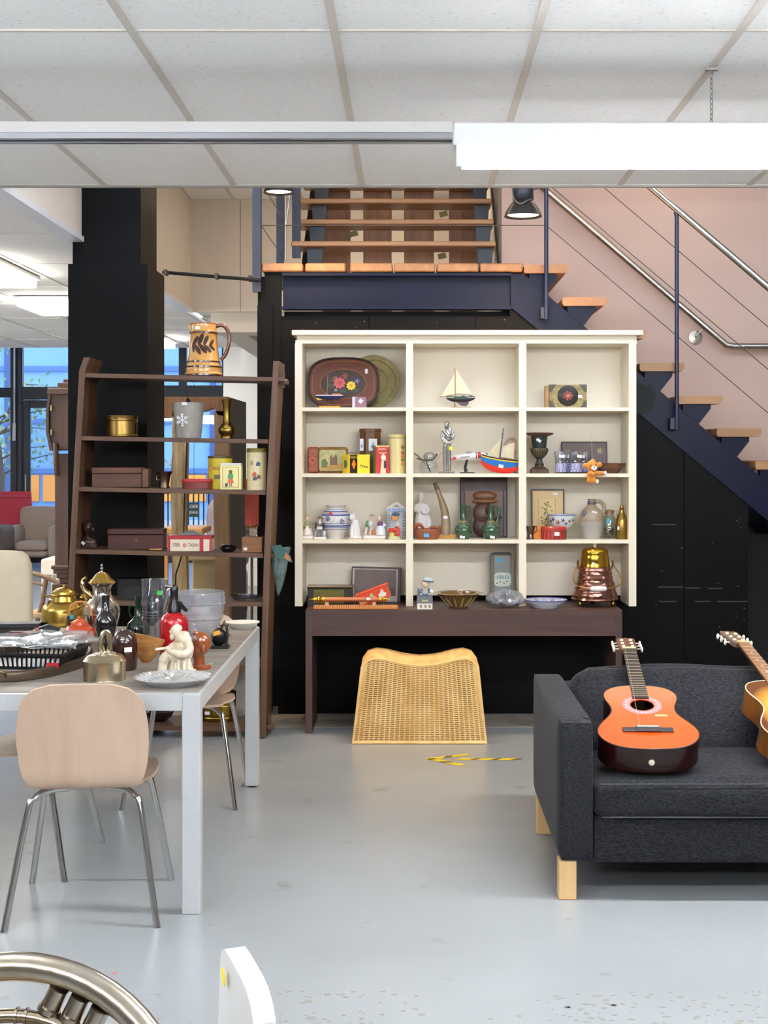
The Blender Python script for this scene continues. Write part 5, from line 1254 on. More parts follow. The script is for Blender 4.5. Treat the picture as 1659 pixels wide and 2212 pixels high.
figurine('seated old man figurine in black coat and grey trousers', 691, 7.80, [
    ('base', m_porc, lambda m: m.cbox(-13, 14, -9, 9, 0, 6, 1.5).cbox(-11, 12, -2, 8, 6, 18, 1), None),
    ('trousers', C(120, 118, 128, 0.5), lambda m: m.tube([(-4, 2, 20), (-4, -7, 20), (-4, -8, 7)], 3.2, 8).tube([(4, 2, 20), (4, -7, 20), (4, -8, 7)], 3.2, 8), 1.0),
    ('coat', C(44, 42, 48, 0.5), lambda m: m.lathe([(5, 18), (8.4, 22), (8, 34), (4, 38), (0, 39)], 14, sy=.75).tube([(-8, 0, 34), (-9, -5, 25), (-4, -9, 24)], 2.4, 8).tube([(8, 0, 34), (9, -5, 25), (4, -9, 24)], 2.4, 8), 1.0),
    ('book', C(230, 222, 210, 0.6), lambda m: m.box(-6, 0, -10.6, -9.6, 22, 28).box(0, 6, -10.6, -9.6, 22, 28), None),
    ('head', flesh, lambda m: m.ell((0, -1, 42), (4, 4.2, 4.8), 12, 8), None),
    ('beard', C(226, 220, 214, 0.6), lambda m: m.ell((0, -4, 36), (3, 2, 4), 10, 8), None),
    ('hat', C(96, 84, 78, 0.6), lambda m: m.lathe([(0, 44.6), (7, 45), (7, 46), (4, 46.4), (3.8, 49), (0, 49.6)], 14), None)])
t, s = item('ceramic_vase', 'round white vase with blue stripes and a red dot sticker', 'vase', 725, 7.90, ROW[2])
vp = [(0, 0), (20, 0), (21, 8), (25, 12), (29, 18), (32, 26), (33, 38), (31, 48), (28, 54), (24, 60), (20, 63), (20, 67), (23, 70), (22.5, 71), (19, 67), (18, 62), (20, 58)]
M(s).lathe(vp, 36).build('vase_body', C(226, 220, 210, 0.35, n=(40, 0.06)), t)
for z, r_, w in ((62.5, 20.6, .9), (58, 25.6, 1.6), (55, 27.6, .8), (50.5, 30.4, 2.2), (28, 32.6, 2.0), (24.5, 31.6, .9), (20.5, 30.2, .8), (33, 33.0, .6)):
    M(s).lathe([(r_ - .4, z - w), (r_ + .35, z - w * .5), (r_ + .35, z + w * .5), (r_ - .8, z + w)], 36).build('blue_stripe', C(92, 106, 160, 0.4), t)
for a, z in ((-118, 43), (-62, 37), (-165, 38), (-20, 43)):
    for q in (-1, 1):
        o = M(s).tube([(q * 1.4 + 3.2 * math.cos(b), 0, 4.4 * math.sin(b)) for b in [k * math.pi / 5 for k in range(10)]], .7, 5, closed=True).build('blue_scroll', C(70, 82, 150, 0.4), t)
        o.location = (32.9 * s * math.cos(R(a)), 32.9 * s * math.sin(R(a)), z * s); o.rotation_euler = (0, R(25), R(a + 90))
for k in range(14):
    a = R(-170 + k * 13); o = M(s).tube([(-2, 0, -3), (0, 0, 2), (2.5, 0, 3)], .45, 4).build('painted_sprig', C(140, 140, 140, 0.5), t)
    o.location = (32.8 * s * math.cos(a), 32.8 * s * math.sin(a), (38 + 3 * (-1) ** k) * s); o.rotation_euler = (0, 0, a + R(90))
M(s).lathe([(0, .6), (4.6, .6), (4.6, 0)], 12, mx=T3(-9, -27.6, 53) @ Matrix.Rotation(R(-18), 4, 'Z') @ RX90).build('red_dot', C(220, 60, 40, 0.5), t)
t, s = item('porcelain_cat', 'plain white porcelain cat sitting beside the striped vase', 'figurine', 766, 7.81, ROW[2])
m = M(s); m.lathe([(0, 2), (10, 2), (12, 8), (11.5, 20), (9, 32), (7, 40), (0, 44)], 16, c=(1, 2, 0), sy=.95)
m.ell((-5, -2, 47), (7, 6.4, 7), 14, 10).lathe([(3, 0), (0, 7)], 6, c=(-8, -1, 51)).lathe([(3, 0), (0, 7)], 6, c=(-2, 0, 52)).ell((-9, -5, 45), (3, 3, 2.6))
m.tube([(-5, -6, 30), (-6, -8, 14), (-7, -9, 4)], [4, 3.4, 3.2], 8).tube([(2, -6, 30), (2, -9, 14), (1, -10, 4)], [4, 3.4, 3.2], 8).tube(spline([(10, 4, 4), (14, -4, 4), (6, -12, 4), (-4, -13, 4)], 4), 2.6, 8)
m.build('body', m_porc, t, fuse=1.1 * s)
M(s).lathe([(0, 0), (15, 0), (15.5, 2), (13, 4), (0, 4)], 22, sy=.8).build('base', C(232, 214, 196, 0.3), t)
figurine('porcelain group of a seated man in green and a lady in a wide skirt', 808, 7.81, [
    ('base', C(230, 220, 210, 0.35), lambda m: m.cbox(-24, 25, -10, 10, 0, 9, 2.5), None),
    ('lady_skirt', C(226, 224, 228, 0.35), lambda m: m.lathe([(0, 9), (12, 9), (11, 18), (6, 29), (0, 30)], 18, c=(14, -1, 0), fl=(7, .05)).tube([(20, 0, 34), (25, -2, 28)], 2.6, 8), 1.0),
    ('lady_bodice', C(112, 62, 106, 0.4), lambda m: m.lathe([(5, 28), (6.5, 33), (5, 37), (2, 39), (0, 39)], 12, c=(13, 0, 0), sy=.8), None),
    ('lady_head', flesh, lambda m: m.ell((11, -1, 43), (3.6, 3.8, 4.4), 12, 8), None),
    ('lady_hair', C(206, 196, 196, 0.5), lambda m: m.ell((11, 1.5, 45.5), (3.8, 3.6, 4.2), 10, 8).tube([(9, 0, 48), (8, 0, 54)], 1.2, 6), .9),
    ('man_legs', C(222, 196, 196, 0.4), lambda m: m.tube([(-14, 2, 26), (-16, -7, 24), (-19, -8, 10)], 2.8, 8).tube([(-8, 2, 26), (-5, -7, 24), (-9, -8, 10)], 2.8, 8), .9),
    ('man_coat', C(84, 128, 84, 0.4), lambda m: m.lathe([(6, 22), (8.5, 28), (7.5, 38), (3, 43), (0, 43)], 14, c=(-10, 1, 0), sy=.75).tube([(-12, 0, 38), (-16, -2, 31), (-15, -5, 27)], 3.6, 8), .9),
    ('man_waistcoat', C(206, 210, 206, 0.4), lambda m: m.ell((-8, -3.6, 33), (5, 3.4, 7), 10, 8), None),
    ('man_head', flesh, lambda m: m.ell((-6, -1, 47), (3.8, 4, 4.6), 12, 8), None),
    ('man_hat', C(170, 156, 140, 0.5), lambda m: m.lathe([(0, 49), (7, 50), (7, 51.2), (3.8, 51.6), (3, 54), (0, 54.5)], 14, c=(-5, 0, 0)), None),
    ('lamb', C(176, 110, 60, 0.6), lambda m: m.ell((0, -6, 14), (6, 4, 5), 10, 8).ell((-4, -8, 19), (2.6, 2.6, 3), 8, 6), .9)])
t, s = item('ceramic_doorway', 'white and blue ceramic temple front behind a small boy figurine', 'ornament', 856, 7.87, ROW[2])
M(s).cbox(-20, 20, 2, 12, 0, 66, .8).build('back', C(214, 218, 226, 0.35), t, smooth=0)
for x in (-17, 16):
    M(s).cbox(x - 3, x + 3, -3, 3, 0, 58, .6).build('column', C(226, 226, 228, 0.35), t, smooth=0)
    for k in range(17): M(s).box(x - 2.9, x + 2.9, -3.3, -2.8, 2 + 3.3 * k, 3.3 + 3.3 * k).build('grey_check', C(96, 104, 128, 0.4), t, smooth=0)
M(s).cbox(-21, 21, -4, 4, 58, 66, .6).build('lintel', C(196, 204, 224, 0.35), t, smooth=0)
for k in range(8): M(s).box(-18 + 4.8 * k, -15.8 + 4.8 * k, -4.4, -3.8, 59, 65).build('blue_check', C(122, 140, 190, 0.4), t, smooth=0)
M(s).prism([(-21, 66), (21, 66), (1, 80)], -3, 6).build('pediment', m_porc, t, smooth=0)
M(s).prism([(-9, 68), (9, 68), (0.5, 74)], -3.4, -2.9).build('pediment_recess', C(160, 152, 132, 0.5), t, smooth=0)
figurine('boy figurine in blue cap sitting with a red mushroom', 852, 7.79, [
    ('base', C(206, 206, 150, 0.4), lambda m: m.lathe([(0, 0), (13, 0), (14, 3), (11, 7), (0, 8)], 18), None),
    ('stool', C(230, 206, 120, 0.4), lambda m: m.lathe([(7, 6), (6, 12), (6, 16), (0, 17)], 12, c=(-5, 0, 0)), None),
    ('mushroom', C(214, 54, 36, 0.35), lambda m: m.lathe([(0, 15), (8, 16), (8.6, 19), (5, 24), (0, 25)], 14, c=(-6, -2, 0)), None),
    ('legs', C(192, 62, 44, 0.4), lambda m: m.tube([(2, -2, 26), (6, -7, 24), (4, -8, 8)], 3, 8).tube([(6, -1, 26), (10, -6, 22), (10, -7, 8)], 3, 8), .9),
    ('shirt', C(232, 214, 180, 0.4), lambda m: m.lathe([(5, 24), (6.6, 28), (5.6, 36), (2, 40), (0, 40)], 12, c=(2, 0, 0)).tube([(6, -2, 36), (10, -6, 30)], 2.2, 8), .9),
    ('head', C(216, 160, 104, 0.4), lambda m: m.ell((1, -2, 47), (8, 7.6, 8), 14, 10), None),
    ('hair', C(112, 70, 36, 0.5), lambda m: m.ell((1, 1, 47.5), (8.8, 7.6, 8.4), 14, 10), None),
    ('cap', C(72, 92, 116, 0.5), lambda m: m.ell((3, -1, 54), (9, 8, 4.6), 14, 8).ell((2, -8, 52), (5, 4, 1.4)), .9)])

# ---- third row, middle
t, s = item('lady_statuette', 'white unglazed lady statuette behind the clay bowl', 'statue', 910, 7.92, ROW[2])
m = M(s); m.lathe([(0, 0), (15, 0), (15, 20), (14, 40), (11, 56), (12, 66), (10, 74), (4, 80)], 16, sy=.8, fl=(7, .04)).ell((-1, -1, 88), (7, 7, 8.5), 14, 10).ell((-1, 2, 92), (7.4, 7, 7), 12, 8)
m.tube(spline([(10, -2, 72), (15, -6, 60), (8, -11, 54), (0, -12, 60)], 4), 4, 8).tube(spline([(-10, -2, 72), (-13, -6, 60), (-6, -11, 58)], 4), 4, 8).tube([(10, 0, 54), (18, -2, 34), (16, -2, 20)], [5, 5, 4], 8)
m.build('figure', C(228, 222, 218, 0.6), t, fuse=1.3 * s)
t, s = item('horn_tusk', 'tall curved animal horn standing on a yellow wooden foot', 'horn', 962, 7.88, ROW[2])
M(s).plate([(-16, -6), (22, -6), (18, 8), (-14, 8)], 0, 9).build('wooden_foot', C(216, 158, 74, 0.45, n=(30, 0.2)), t, smooth=0)
hp = spline([(-1, 0, 8), (1, 0, 30), (-2, 0, 60), (-11, 0, 88), (-22, 0, 118)], 6)
M(s).tube(hp, [11.5 - 8.0 * (k / (len(hp) - 1)) ** 1.3 for k in range(len(hp))], 14, mi=0).build('horn', C(158, 134, 104, 0.35, n=(20, 0.25), st=(1, 1, .3)), t)
M(s).tube([hp[-4], hp[-1] + Vector((-1, 0, 2))], [5.2, 4.0], 12).build('dark_tip', C(92, 74, 54, 0.4), t)
stick(t, s, 0, -11.5, 46, 9, 6)
t, s = item('clay_bowl', 'reddish clay bowl with a bird shaped rim and blue sticker', 'bowl', 923, 7.79, ROW[2])
M(s).lathe([(0, 0), (22, 0), (27, 10), (29, 20), (28, 23), (25, 22), (22, 12), (18, 5), (0, 4)], 28, sy=.7).build('bowl_body', C(150, 84, 54, 0.5, n=(30, 0.2)), t)
M(s).tube(spline([(-26, 0, 22), (-24, -6, 30), (-16, -8, 32), (-10, -6, 26), (-6, -2, 20)], 4), [3, 4, 5, 5.4, 5, 4.6, 4.4, 4.2, 4, 4, 3.6, 3.2, 3, 3, 2.6, 2.4, 2], 8).build('bird_head', C(164, 90, 54, 0.5), t)
M(s).tube(spline([(2, -4, 22), (12, -6, 27), (22, -2, 24), (26, 4, 26)], 4), 3, 8).build('bird_tail', C(158, 88, 54, 0.5), t)
stick(t, s, -2, -20, 10, 11, 8, col=(60, 156, 206), rx=R(-14))
t, s = item('wood_carving', 'tall dark wooden panel carved with a bearded man smoking a pipe', 'carving', 1045, 7.955, ROW[2], rot=(R(-4), 0, 0))
M(s).cbox(-51, 51, -2, 6, 0, 133, 1.5).build('board', WOOD((76, 48, 40), (46, 28, 24), 'Z', 30, 0.4), t, smooth=0)
M(s).prism([(-38, 66), (38, 66), (40, 100), (-40, 100)], -4, -1).build('window_relief', C(110, 72, 48, 0.45, n=(80, .3)), t, smooth=0)
for k in range(16): M(s).box(-40, -24, -4.6, -3.8, 38 + 4 * k, 39.6 + 4 * k).build('carved_rib', C(126, 82, 52, 0.45), t, smooth=0)
m = M(s); m.ell((2, -5, 90), (26, 9, 11), 18, 10); m.build('cap', C(126, 86, 58, 0.4, n=(90, .2)), t)
M(s).ell((2, -8, 78), (29, 9, 5), 18, 8).build('cap_brim', C(134, 92, 62, 0.4), t)
m = M(s); m.ell((0, -4, 52), (23, 10, 26), 18, 12).ell((10, -14, 58), (6, 7, 9), 10, 8).ell((10, -9, 44), (12, 8, 6), 12, 8); m.build('face', C(88, 56, 46, 0.35), t, fuse=1.6 * s)
m = M(s); m.ell((-2, -3, 24), (22, 8, 24), 16, 10); m.build('beard', C(78, 50, 42, 0.4, n=(70, .3)), t)
M(s).tube([(12, -14, 44), (30, -16, 38), (36, -16, 46)], [2, 2.4, 4], 8).build('pipe', C(60, 38, 30, 0.4), t)
for x in (-46, 46): M(s).cbox(x - 4, x + 4, -4, 0, 2, 104, 1).build('frame_strip', C(58, 44, 44, 0.4), t, smooth=0)
gj = None
for px, Y, lab in ((1001, 7.83, 'glossy green jug with looped handle, left one of the pair'), (1060, 7.82, 'glossy green jug with looped handle, right one of the pair')):
    if gj is None:
        gj, s = item('green_jug', lab, 'jug', px, Y, ROW[2], group='pair of green jugs')
        M(s).lathe([(0, 0), (11, 0), (16, 6), (19, 16), (18, 24), (13, 32), (8, 38), (5.4, 48), (4.6, 60), (5.6, 70), (8, 73), (7, 73), (4, 70), (3.4, 60)], 24).build('jug_body', C(52, 88, 60, 0.2, n=(24, 0.3), coat=.5), gj)
        M(s).tube(spline([(6, 0, 70), (14, 0, 71), (18, 0, 60), (17, 0, 46), (13, 0, 33)], 5), 2.0, 8).build('handle', C(56, 96, 66, 0.25), gj)
        M(s).lathe([(8.4, 37), (9.2, 38.2), (8.2, 39.4)], 20).build('tan_collar', C(176, 128, 76, 0.4), gj)
        for k in range(6):
            a = R(-150 + 24 * k)
            M(s).tube([(8.2 * math.cos(a), 8.2 * math.sin(a), 38), (14 * math.cos(a), 14 * math.sin(a), 31), (19 * math.cos(a + .15), 19 * math.sin(a + .15), 19)], .5, 4).build('trickled_glaze', C(150, 142, 86, 0.3), gj)
        stick(gj, s, -3, -16.5, 5, 11, 6, rot=R(5), rx=R(-18))
    else:
        g = copy_tree(gj); g.location = (XA(px, Y), Y, ROW[2]); g.rotation_euler = (0, 0, R(20)); g['label'] = lab

# ---- third row, right
t, s = item('framed_print', 'framed botanical print on cream paper leaning at the back', 'picture', 1184, 7.965, ROW[2], rot=(R(-5), 0, 0))
M(s).box(-33, 33, 0, 2, 3, 101).build('paper', C(226, 196, 148, 0.7), t, smooth=0)
M(s).box(-20, 16, -.4, 0.2, 16, 86).build('inner_sheet', C(228, 202, 152, 0.7), t, smooth=0)
M(s).tube([(-20, -.5, 16), (16, -.5, 16), (16, -.5, 86), (-20, -.5, 86)], .35, 4, closed=True).build('printed_border', C(170, 140, 90, 0.7), t)
for x0, x1, z0, z1 in ((-36, 36, 101, 104.5), (-36, 36, 0, 3), (-36, -33, 3, 101), (33, 36, 3, 101)):
    M(s).cbox(x0, x1, -2, 4, z0, z1, .5).build('frame', C(40, 26, 24, 0.35), t, smooth=0)
m = M(s); m.tube(spline([(-6, -.6, 18), (0, -.6, 40), (-2, -.6, 60), (2, -.6, 78)], 5), .5, 4)
for k in range(26):
    x, z = -2 + random.uniform(-12, 12), 18 + 60 * k / 26
    m.prism([(x - 3, z), (x, z + 1.6), (x + 3, z), (x, z - 1.6)], -.9, -.5)
tag(m.build('printed_plant', C(118, 116, 70, 0.7), t, smooth=0), None, kind='stuff')
stick(t, s, 16, -2.2, 94, 11, 5)
t, s = item('footed_bowl', 'white footed bowl painted with blue and orange flowers', 'bowl', 1213, 7.88, ROW[2])
M(s).lathe([(0, 3), (13, 0), (14, 1), (8, 8), (6, 16), (10, 20), (22, 25), (27, 34), (30, 51), (28.6, 51), (25, 35), (18, 27), (0, 25)], 32).build('bowl_body', C(222, 226, 222, 0.28, coat=.3), t)
M(s).lathe([(29.2, 47.6), (30.3, 51.4), (28.8, 51.6)], 32).build('blue_rim', C(110, 140, 190, 0.3), t)
for a, z, c, r_ in ((-112, 36, (176, 96, 44), 6), (-60, 38, (170, 100, 40), 5), (-90, 40, (52, 62, 120), 5), (-135, 42, (40, 52, 96), 5), (-150, 38, (50, 60, 110), 4), (-76, 33, (60, 70, 140), 4), (-40, 40, (46, 64, 60), 4)):
    o = flower(t, s, 0, 0, r_, 5, c, (60, 50, 60), 0); rr = 27.6 + (z - 36) * .18; o.location = (rr * s * math.cos(R(a)), rr * s * math.sin(R(a)), z * s); o.rotation_euler = (R(10), 0, R(a + 90))
t, s = item('silver_cup', 'small tarnished silver cup at the left beside the divider', 'cup', 1146, 7.80, ROW[2])
M(s).lathe([(0, 0), (8, 0), (8.4, 2), (6, 6), (7, 16), (10, 27), (11, 29), (10, 29), (6.4, 17), (5, 8), (0, 7)], 20).build('cup_body', C(120, 112, 104, 0.3, 1.0), t)
M(s).tube(spline([(8, 0, 26), (13, 0, 28), (13, 0, 18), (7, 0, 12)], 4), 1, 6).build('handle', C(110, 102, 94, 0.3, 1.0), t)
t, s = item('orange_box', 'bright orange box between the silver cup and red tin', 'box', 1161, 7.84, ROW[2])
M(s).cbox(-10, 9, -6, 8, 0, 27, .8).build('body', C(240, 136, 30, 0.4), t, smooth=0)
M(s).cbox(-10.5, 9.5, -6.5, 8.5, 20, 27.6, .8).build('lid', C(246, 146, 40, 0.4), t, smooth=0)
t, s = item('red_oval_tin', 'red oval tin with dark stripes in front of the framed print', 'tin', 1196, 7.78, ROW[2])
M(s).lathe([(0, 0), (27, 0), (27, 20), (28, 20.5), (28, 27), (26.5, 28), (0, 28)], 30, sy=.62).build('tin_body', C(176, 52, 42, 0.35, coat=.2), t)
for k in range(9):
    a = R(-165 + 19 * k); M(s).tube([(27.3 * math.cos(a), 17 * math.sin(a), 1), (27.3 * math.cos(a), 17 * math.sin(a), 20)], .9, 5).build('dark_stripe', C(70, 24, 24, 0.4), t)
stick(t, s, 5, -17.5, 13, 11, 8)
t, s = item('stoneware_jug', 'grey brown stoneware jug with a loop handle', 'jug', 1278, 7.84, ROW[2])
M(s).lathe([(0, 0), (18, 0), (19, 4), (23, 22), (26.5, 38), (26, 50), (20, 62), (11, 70), (8.4, 73), (8.2, 84), (9.4, 85), (8, 86), (6, 80)], 32, mi=[0, 0, 0, 0, 1, 1, 1, 1, 1, 1, 1, 1]).build('jug_body', [C(172, 164, 156, 0.35, n=(14, 0.12), coat=.3), C(166, 144, 118, 0.32, n=(14, 0.2), coat=.3)], t)
M(s).lathe([(8.9, 74.5), (9.3, 76), (8.9, 77.4)], 24).lathe([(8.8, 78.6), (9.2, 80), (8.8, 81.2)], 24).build('blue_ring', C(74, 74, 92, 0.4), t)
M(s).tube(spline([(8, 0, 80), (18, 0, 80), (26, 0, 72), (26, 0, 60), (21, 0, 56)], 5), 3.4, 10, sy=1.3).build('handle', C(152, 132, 112, 0.35), t)
M(s).ell((-17, -17, 54), (5, 3, 8), 10, 8).build('blue_mark', C(104, 96, 104, 0.4), t)
stick(t, s, 3, -22.6, 58, 11, 6, rot=R(18), rx=R(20))
t, s = item('shell_jar', 'clear corked glass jar half filled with brown shells', 'jar', 1316, 7.88, ROW[2])
M(s).lathe([(0, 1), (13, 1), (14.4, 4), (14.6, 44), (10, 51), (9.6, 55), (9, 55), (9, 51), (13.6, 43), (13.4, 4), (0, 2)], 24).build('glass_body', GLASS(246, 250, 248, 0.08), t)
M(s).lathe([(0, 53), (9, 53), (10.5, 58), (10.5, 61), (0, 62)], 18).build('cork', C(150, 104, 66, 0.8), t)
for k in range(24):
    a, r_ = random.uniform(0, 6.28), random.uniform(0, 9); z = 4 + (k // 6) * 5.4
    o = M(s).ell((0, 0, 0), (4.2, 2.6, 2.2), 8, 6).build('shell', C(*random.choice(((110, 78, 62), (190, 152, 122), (84, 60, 52), (206, 180, 150))), 0.5), t); o.location = (r_ * math.cos(a) * s, r_ * math.sin(a) * s, z * s); o.rotation_euler = (random.random() * 3, random.random() * 3, 0)
M(s).tube(spline([(8, -8, 56), (16, -8, 60), (20, -8, 56), (14, -8, 53), (18, -8, 46)], 4), .5, 5).build('string_bow', C(150, 130, 96, 0.8), t)
stick(t, s, -4, -14.8, 38, 8, 10, col=(80, 168, 190))
t, s = item('gold_bottle', 'gold coloured bottle at the right end of the third row', 'bottle', 1343, 7.82, ROW[2])
M(s).lathe([(0, 0), (13, 0), (13.6, 2), (13.6, 36), (11, 46), (6, 56), (4.8, 64), (5.2, 66), (4, 67), (4, 70), (3, 73), (0, 74)], 24).build('bottle_body', C(160, 128, 66, 0.3, 1.0, n=(20, 0.25)), t)
M(s).tube([(13, 0, 34), (16, 0, 38), (16, 0, 32)], .5, 5).build('wire', C(130, 110, 70, 0.4, .8), t)
stick(t, s, -8, -11.4, 24, 6, 7, rot=R(8))

# ---- bottom row, on the console
YZ = lambda py: 0.865 * F / (py - CY)
t, s = item('lacquer_tin', 'black and olive lidded tin at the left of the bottom row', 'tin', 714, 7.78, 0.683)
M(s).cbox(-49, 48, -14, 16, 0, 38, 1).build('body', C(40, 40, 34, 0.35), t, smooth=0)
M(s).cbox(-36, 30, -14.6, -13.6, 6, 36, .4).build('olive_label', C(116, 108, 44, 0.35, n=(40, .4)), t, smooth=0)
M(s).cbox(-50, 50, -15.5, 17, 38, 44, 1.5).build('lid', C(74, 62, 44, 0.3, n=(30, 0.3)), t, smooth=0)
t, s = item('photo_album', 'open brown photo frame leaning behind the orange tin', 'picture', 812, 7.95, 0.683, rot=(R(-6), R(1.5), 0))
M(s).cbox(-54, 53, 0, 5, 0, 76, .8).build('board', C(58, 36, 34, 0.4), t, smooth=0)
M(s).box(-52, 46, -.8, .2, 2, 72).build('mount', C(190, 178, 166, 0.5), t, smooth=0)
M(s).box(-48, 42, -1.3, -.6, 14, 70).build('print', C(106, 80, 74, 0.35, n=(12, 0.3)), t, smooth=0)
t, s = item('orange_tin', 'orange red tin with white birds tilted on the brass rod', 'tin', 813, 7.74, 0.683 + 0.030, rot=(0, R(-21), 0))
M(s).cbox(-36, 34, -9, 9, 0, 26, 1).build('body', C(222, 72, 34, 0.35), t, smooth=0)
M(s).cbox(-38, 36, -10, 10, 25, 29.5, .8).build('lid', C(214, 74, 36, 0.35), t, smooth=0)
M(s).box(33.9, 34.4, -7, 7, 3, 24).build('end_picture', C(170, 160, 140, 0.4), t, smooth=0)
for x, c in ((-6, (170, 196, 140)), (18, (232, 226, 214)), (-26, (226, 160, 110))):
    M(s).prism([(x - 8, 5), (x + 6, 4), (x + 9, 10), (x + 4, 14), (x + 5, 19), (x, 21), (x - 3, 15), (x - 9, 12)], -9.5, -8.9).build('printed_bird', C(*c, 0.4), t, smooth=0)
t, s = item('wooden_rack', 'flat toothed wooden rack lying along the console front edge', 'rack', 768, 7.60, 0.683)
M(s).cbox(-91, 92, -8, 8, 0, 8, 1).build('bar', C(196, 122, 62, 0.45, n=(20, 0.2)), t, smooth=0)
tm_ = M(s).cbox(-1.4, 1.4, -9.2, -7.8, 1.5, 10.5, .3).mesh('tooth', smooth=0); tm_.materials.append(C(214, 146, 82, 0.45))
for k in range(36):
    o = bpy.data.objects.new('tooth', tm_); COL.objects.link(o); o.parent = t; o.location = ((-86 + 4.9 * k) * s, 0, 0)
for x in (-62, 40): M(s).lathe([(0, 8), (5, 8), (4, 12), (5, 15), (0, 16)], 10, c=(x, 0, 0)).build('rod_rest', C(226, 170, 130, 0.4), t)
t, s = item('brass_rod', 'copper rod with turned brass ends resting on the rack', 'rod', 758, 7.60, 0.683 + 16 * 7.6 / F)
M(s).tube([(-55, 0, 5), (60, 0, 5)], 5.2, 14).build('rod', C(186, 112, 76, 0.28, 0.7), t)
M(s).lathe([(0, 0), (5, 1), (7, 6), (6, 10), (4, 12), (6.6, 14), (6.6, 17), (3.6, 19), (5, 22), (3, 30), (0, 38)], 16, mx=T3(-54, 0, 5) @ Matrix.Rotation(R(-90), 4, 'Y')).build('turned_end', C(196, 158, 66, 0.25, 1), t)
M(s).lathe([(0, 0), (5.4, 1), (5.8, 6), (4, 8), (6, 10), (5, 13), (2.6, 18), (0, 27)], 16, mx=T3(60, 0, 5) @ Matrix.Rotation(R(90), 4, 'Y')).build('turned_end', C(206, 170, 72, 0.25, 1), t)
stick(t, s, 38, -5.4, 7, 8, 6)
t, s = item('house_figurine', 'blue sailor child figurine sitting on a small white house', 'figurine', 918, 7.60, 0.683)
M(s).cbox(-17, 16, -8, 8, 0, 14, .5).build('house', C(236, 230, 220, 0.4), t, smooth=0)
M(s).prism([(-18, 13), (17, 13), (16, 30), (-17, 30)], -9, 9).build('roof', C(112, 110, 112, 0.5), t, smooth=0)
for x in (-9, 1, 10): M(s).box(x - 2, x + 2, -8.4, -7.9, 4, 10).build('window', C(150, 112, 70, 0.5), t, smooth=0)
M(s).box(-7, 7, -9.4, -8.9, 17, 21).build('roof_sign', C(180, 176, 120, 0.5), t, smooth=0)
m = M(s); m.lathe([(8, 28), (9, 34), (7, 44), (3, 48), (0, 48)], 14, sy=.8).tube([(-7, 0, 44), (-10, -5, 36)], 2.6, 8).tube([(7, 0, 44), (11, -5, 36)], 2.6, 8).tube([(-3, -3, 32), (-4, -10, 30)], 3, 8).tube([(3, -3, 32), (4, -10, 30)], 3, 8); m.build('coat', C(70, 104, 148, 0.4), t, fuse=1.0 * s)
M(s).ell((1, -1, 54), (8, 7.6, 7.6), 14, 10).build('head', C(234, 206, 176, 0.4), t)
M(s).ell((1, 1.4, 55), (8.8, 7.8, 7.4), 14, 10).build('hair', C(190, 150, 96, 0.5), t)
M(s).lathe([(0, 58), (11, 59), (11.5, 62), (9, 67), (0, 69)], 18, c=(1, 0, 0), mx=T3(0, 0, 0) @ Matrix.Rotation(R(6), 4, 'Y')).build('cap', C(176, 196, 206, 0.4), t)
M(s).lathe([(11.7, 60), (11.9, 62)], 18, c=(1, 0, 0), mx=Matrix.Rotation(R(6), 4, 'Y')).build('cap_band', C(50, 60, 76, 0.4), t)
M(s).ell((14, -6, 38), (4, 4, 5), 10, 8).build('white_duck', C(232, 232, 232, 0.4), t)
M(s).prism([(-17, 28), (-10, 26), (-12, 44), (-16, 46)], -7, -5).build('board', C(84, 96, 96, 0.4), t, smooth=0)
t, s = item('amber_glass_bowl', 'amber brown ribbed glass bowl with wavy rim filled with trinkets', 'bowl', 990, 7.70, 0.683)
M(s).lathe([(0, 2), (17, 0), (18, 3), (24, 8), (36, 20), (44, 27), (54, 31), (50, 32), (42, 29), (33, 22), (22, 11), (0, 6)], 48, fl=(12, 0.035), mi=0).build('bowl_body', C(136, 106, 62, 0.12, n=(30, 0.3), coat=.6), t)
for k in range(12):
    a = R(30 * k + 15); M(s).tube([(20 * math.cos(a), 20 * math.sin(a), 4), (30 * math.cos(a), 30 * math.sin(a), 14), (40 * math.cos(a), 40 * math.sin(a), 23)], [2.4, 2.2, 1], 6).build('glass_rib', C(176, 150, 96, 0.12), t)
for k in range(12):
    a = random.uniform(0, 6.28); r_ = random.uniform(2, 20)
    o = M(s).lathe([(2, -1), (4.6, -1), (4.6, 1), (2, 1), (2, -1)], 10).build('trinket', C(*random.choice(((206, 186, 170), (150, 116, 96), (226, 216, 206))), 0.35), t); o.location = ((8 + r_ * math.cos(a)) * s, r_ * math.sin(a) * .7 * s, (29 + random.uniform(0, 6)) * s); o.rotation_euler = (random.random() * 3, random.random() * 3, 0)
t, s = item('grey_tall_tin', 'tall grey tin with a white printed label and blue sticker', 'tin', 1082, 7.93, 0.683)
M(s).cbox(-17, 22, -10, 10, 0, 107, 2.5).build('body', C(134, 140, 138, 0.35, n=(20, 0.1)), t, smooth=0)
M(s).cbox(-23, -15, -9, 11, 0, 107, 2.5).build('side', C(122, 112, 92, 0.4), t, smooth=0)
M(s).cbox(-17.4, 22.4, -10.4, 10.4, 100, 108.5, 2.5).build('lid', C(88, 88, 82, 0.35), t, smooth=0)
M(s).prism([(x + 3, z + 51) for x, z in superell(18, 15, 4)], -10.6, -10).build('label', C(206, 212, 204, 0.5), t, smooth=0)
for k in range(9): M(s).box(-12 + 3.4 * k, -10.4 + 3.4 * k, -11, -10.5, 52, 58 + (k * 7) % 5).build('printed_house', C(104, 138, 142, 0.5), t, smooth=0)
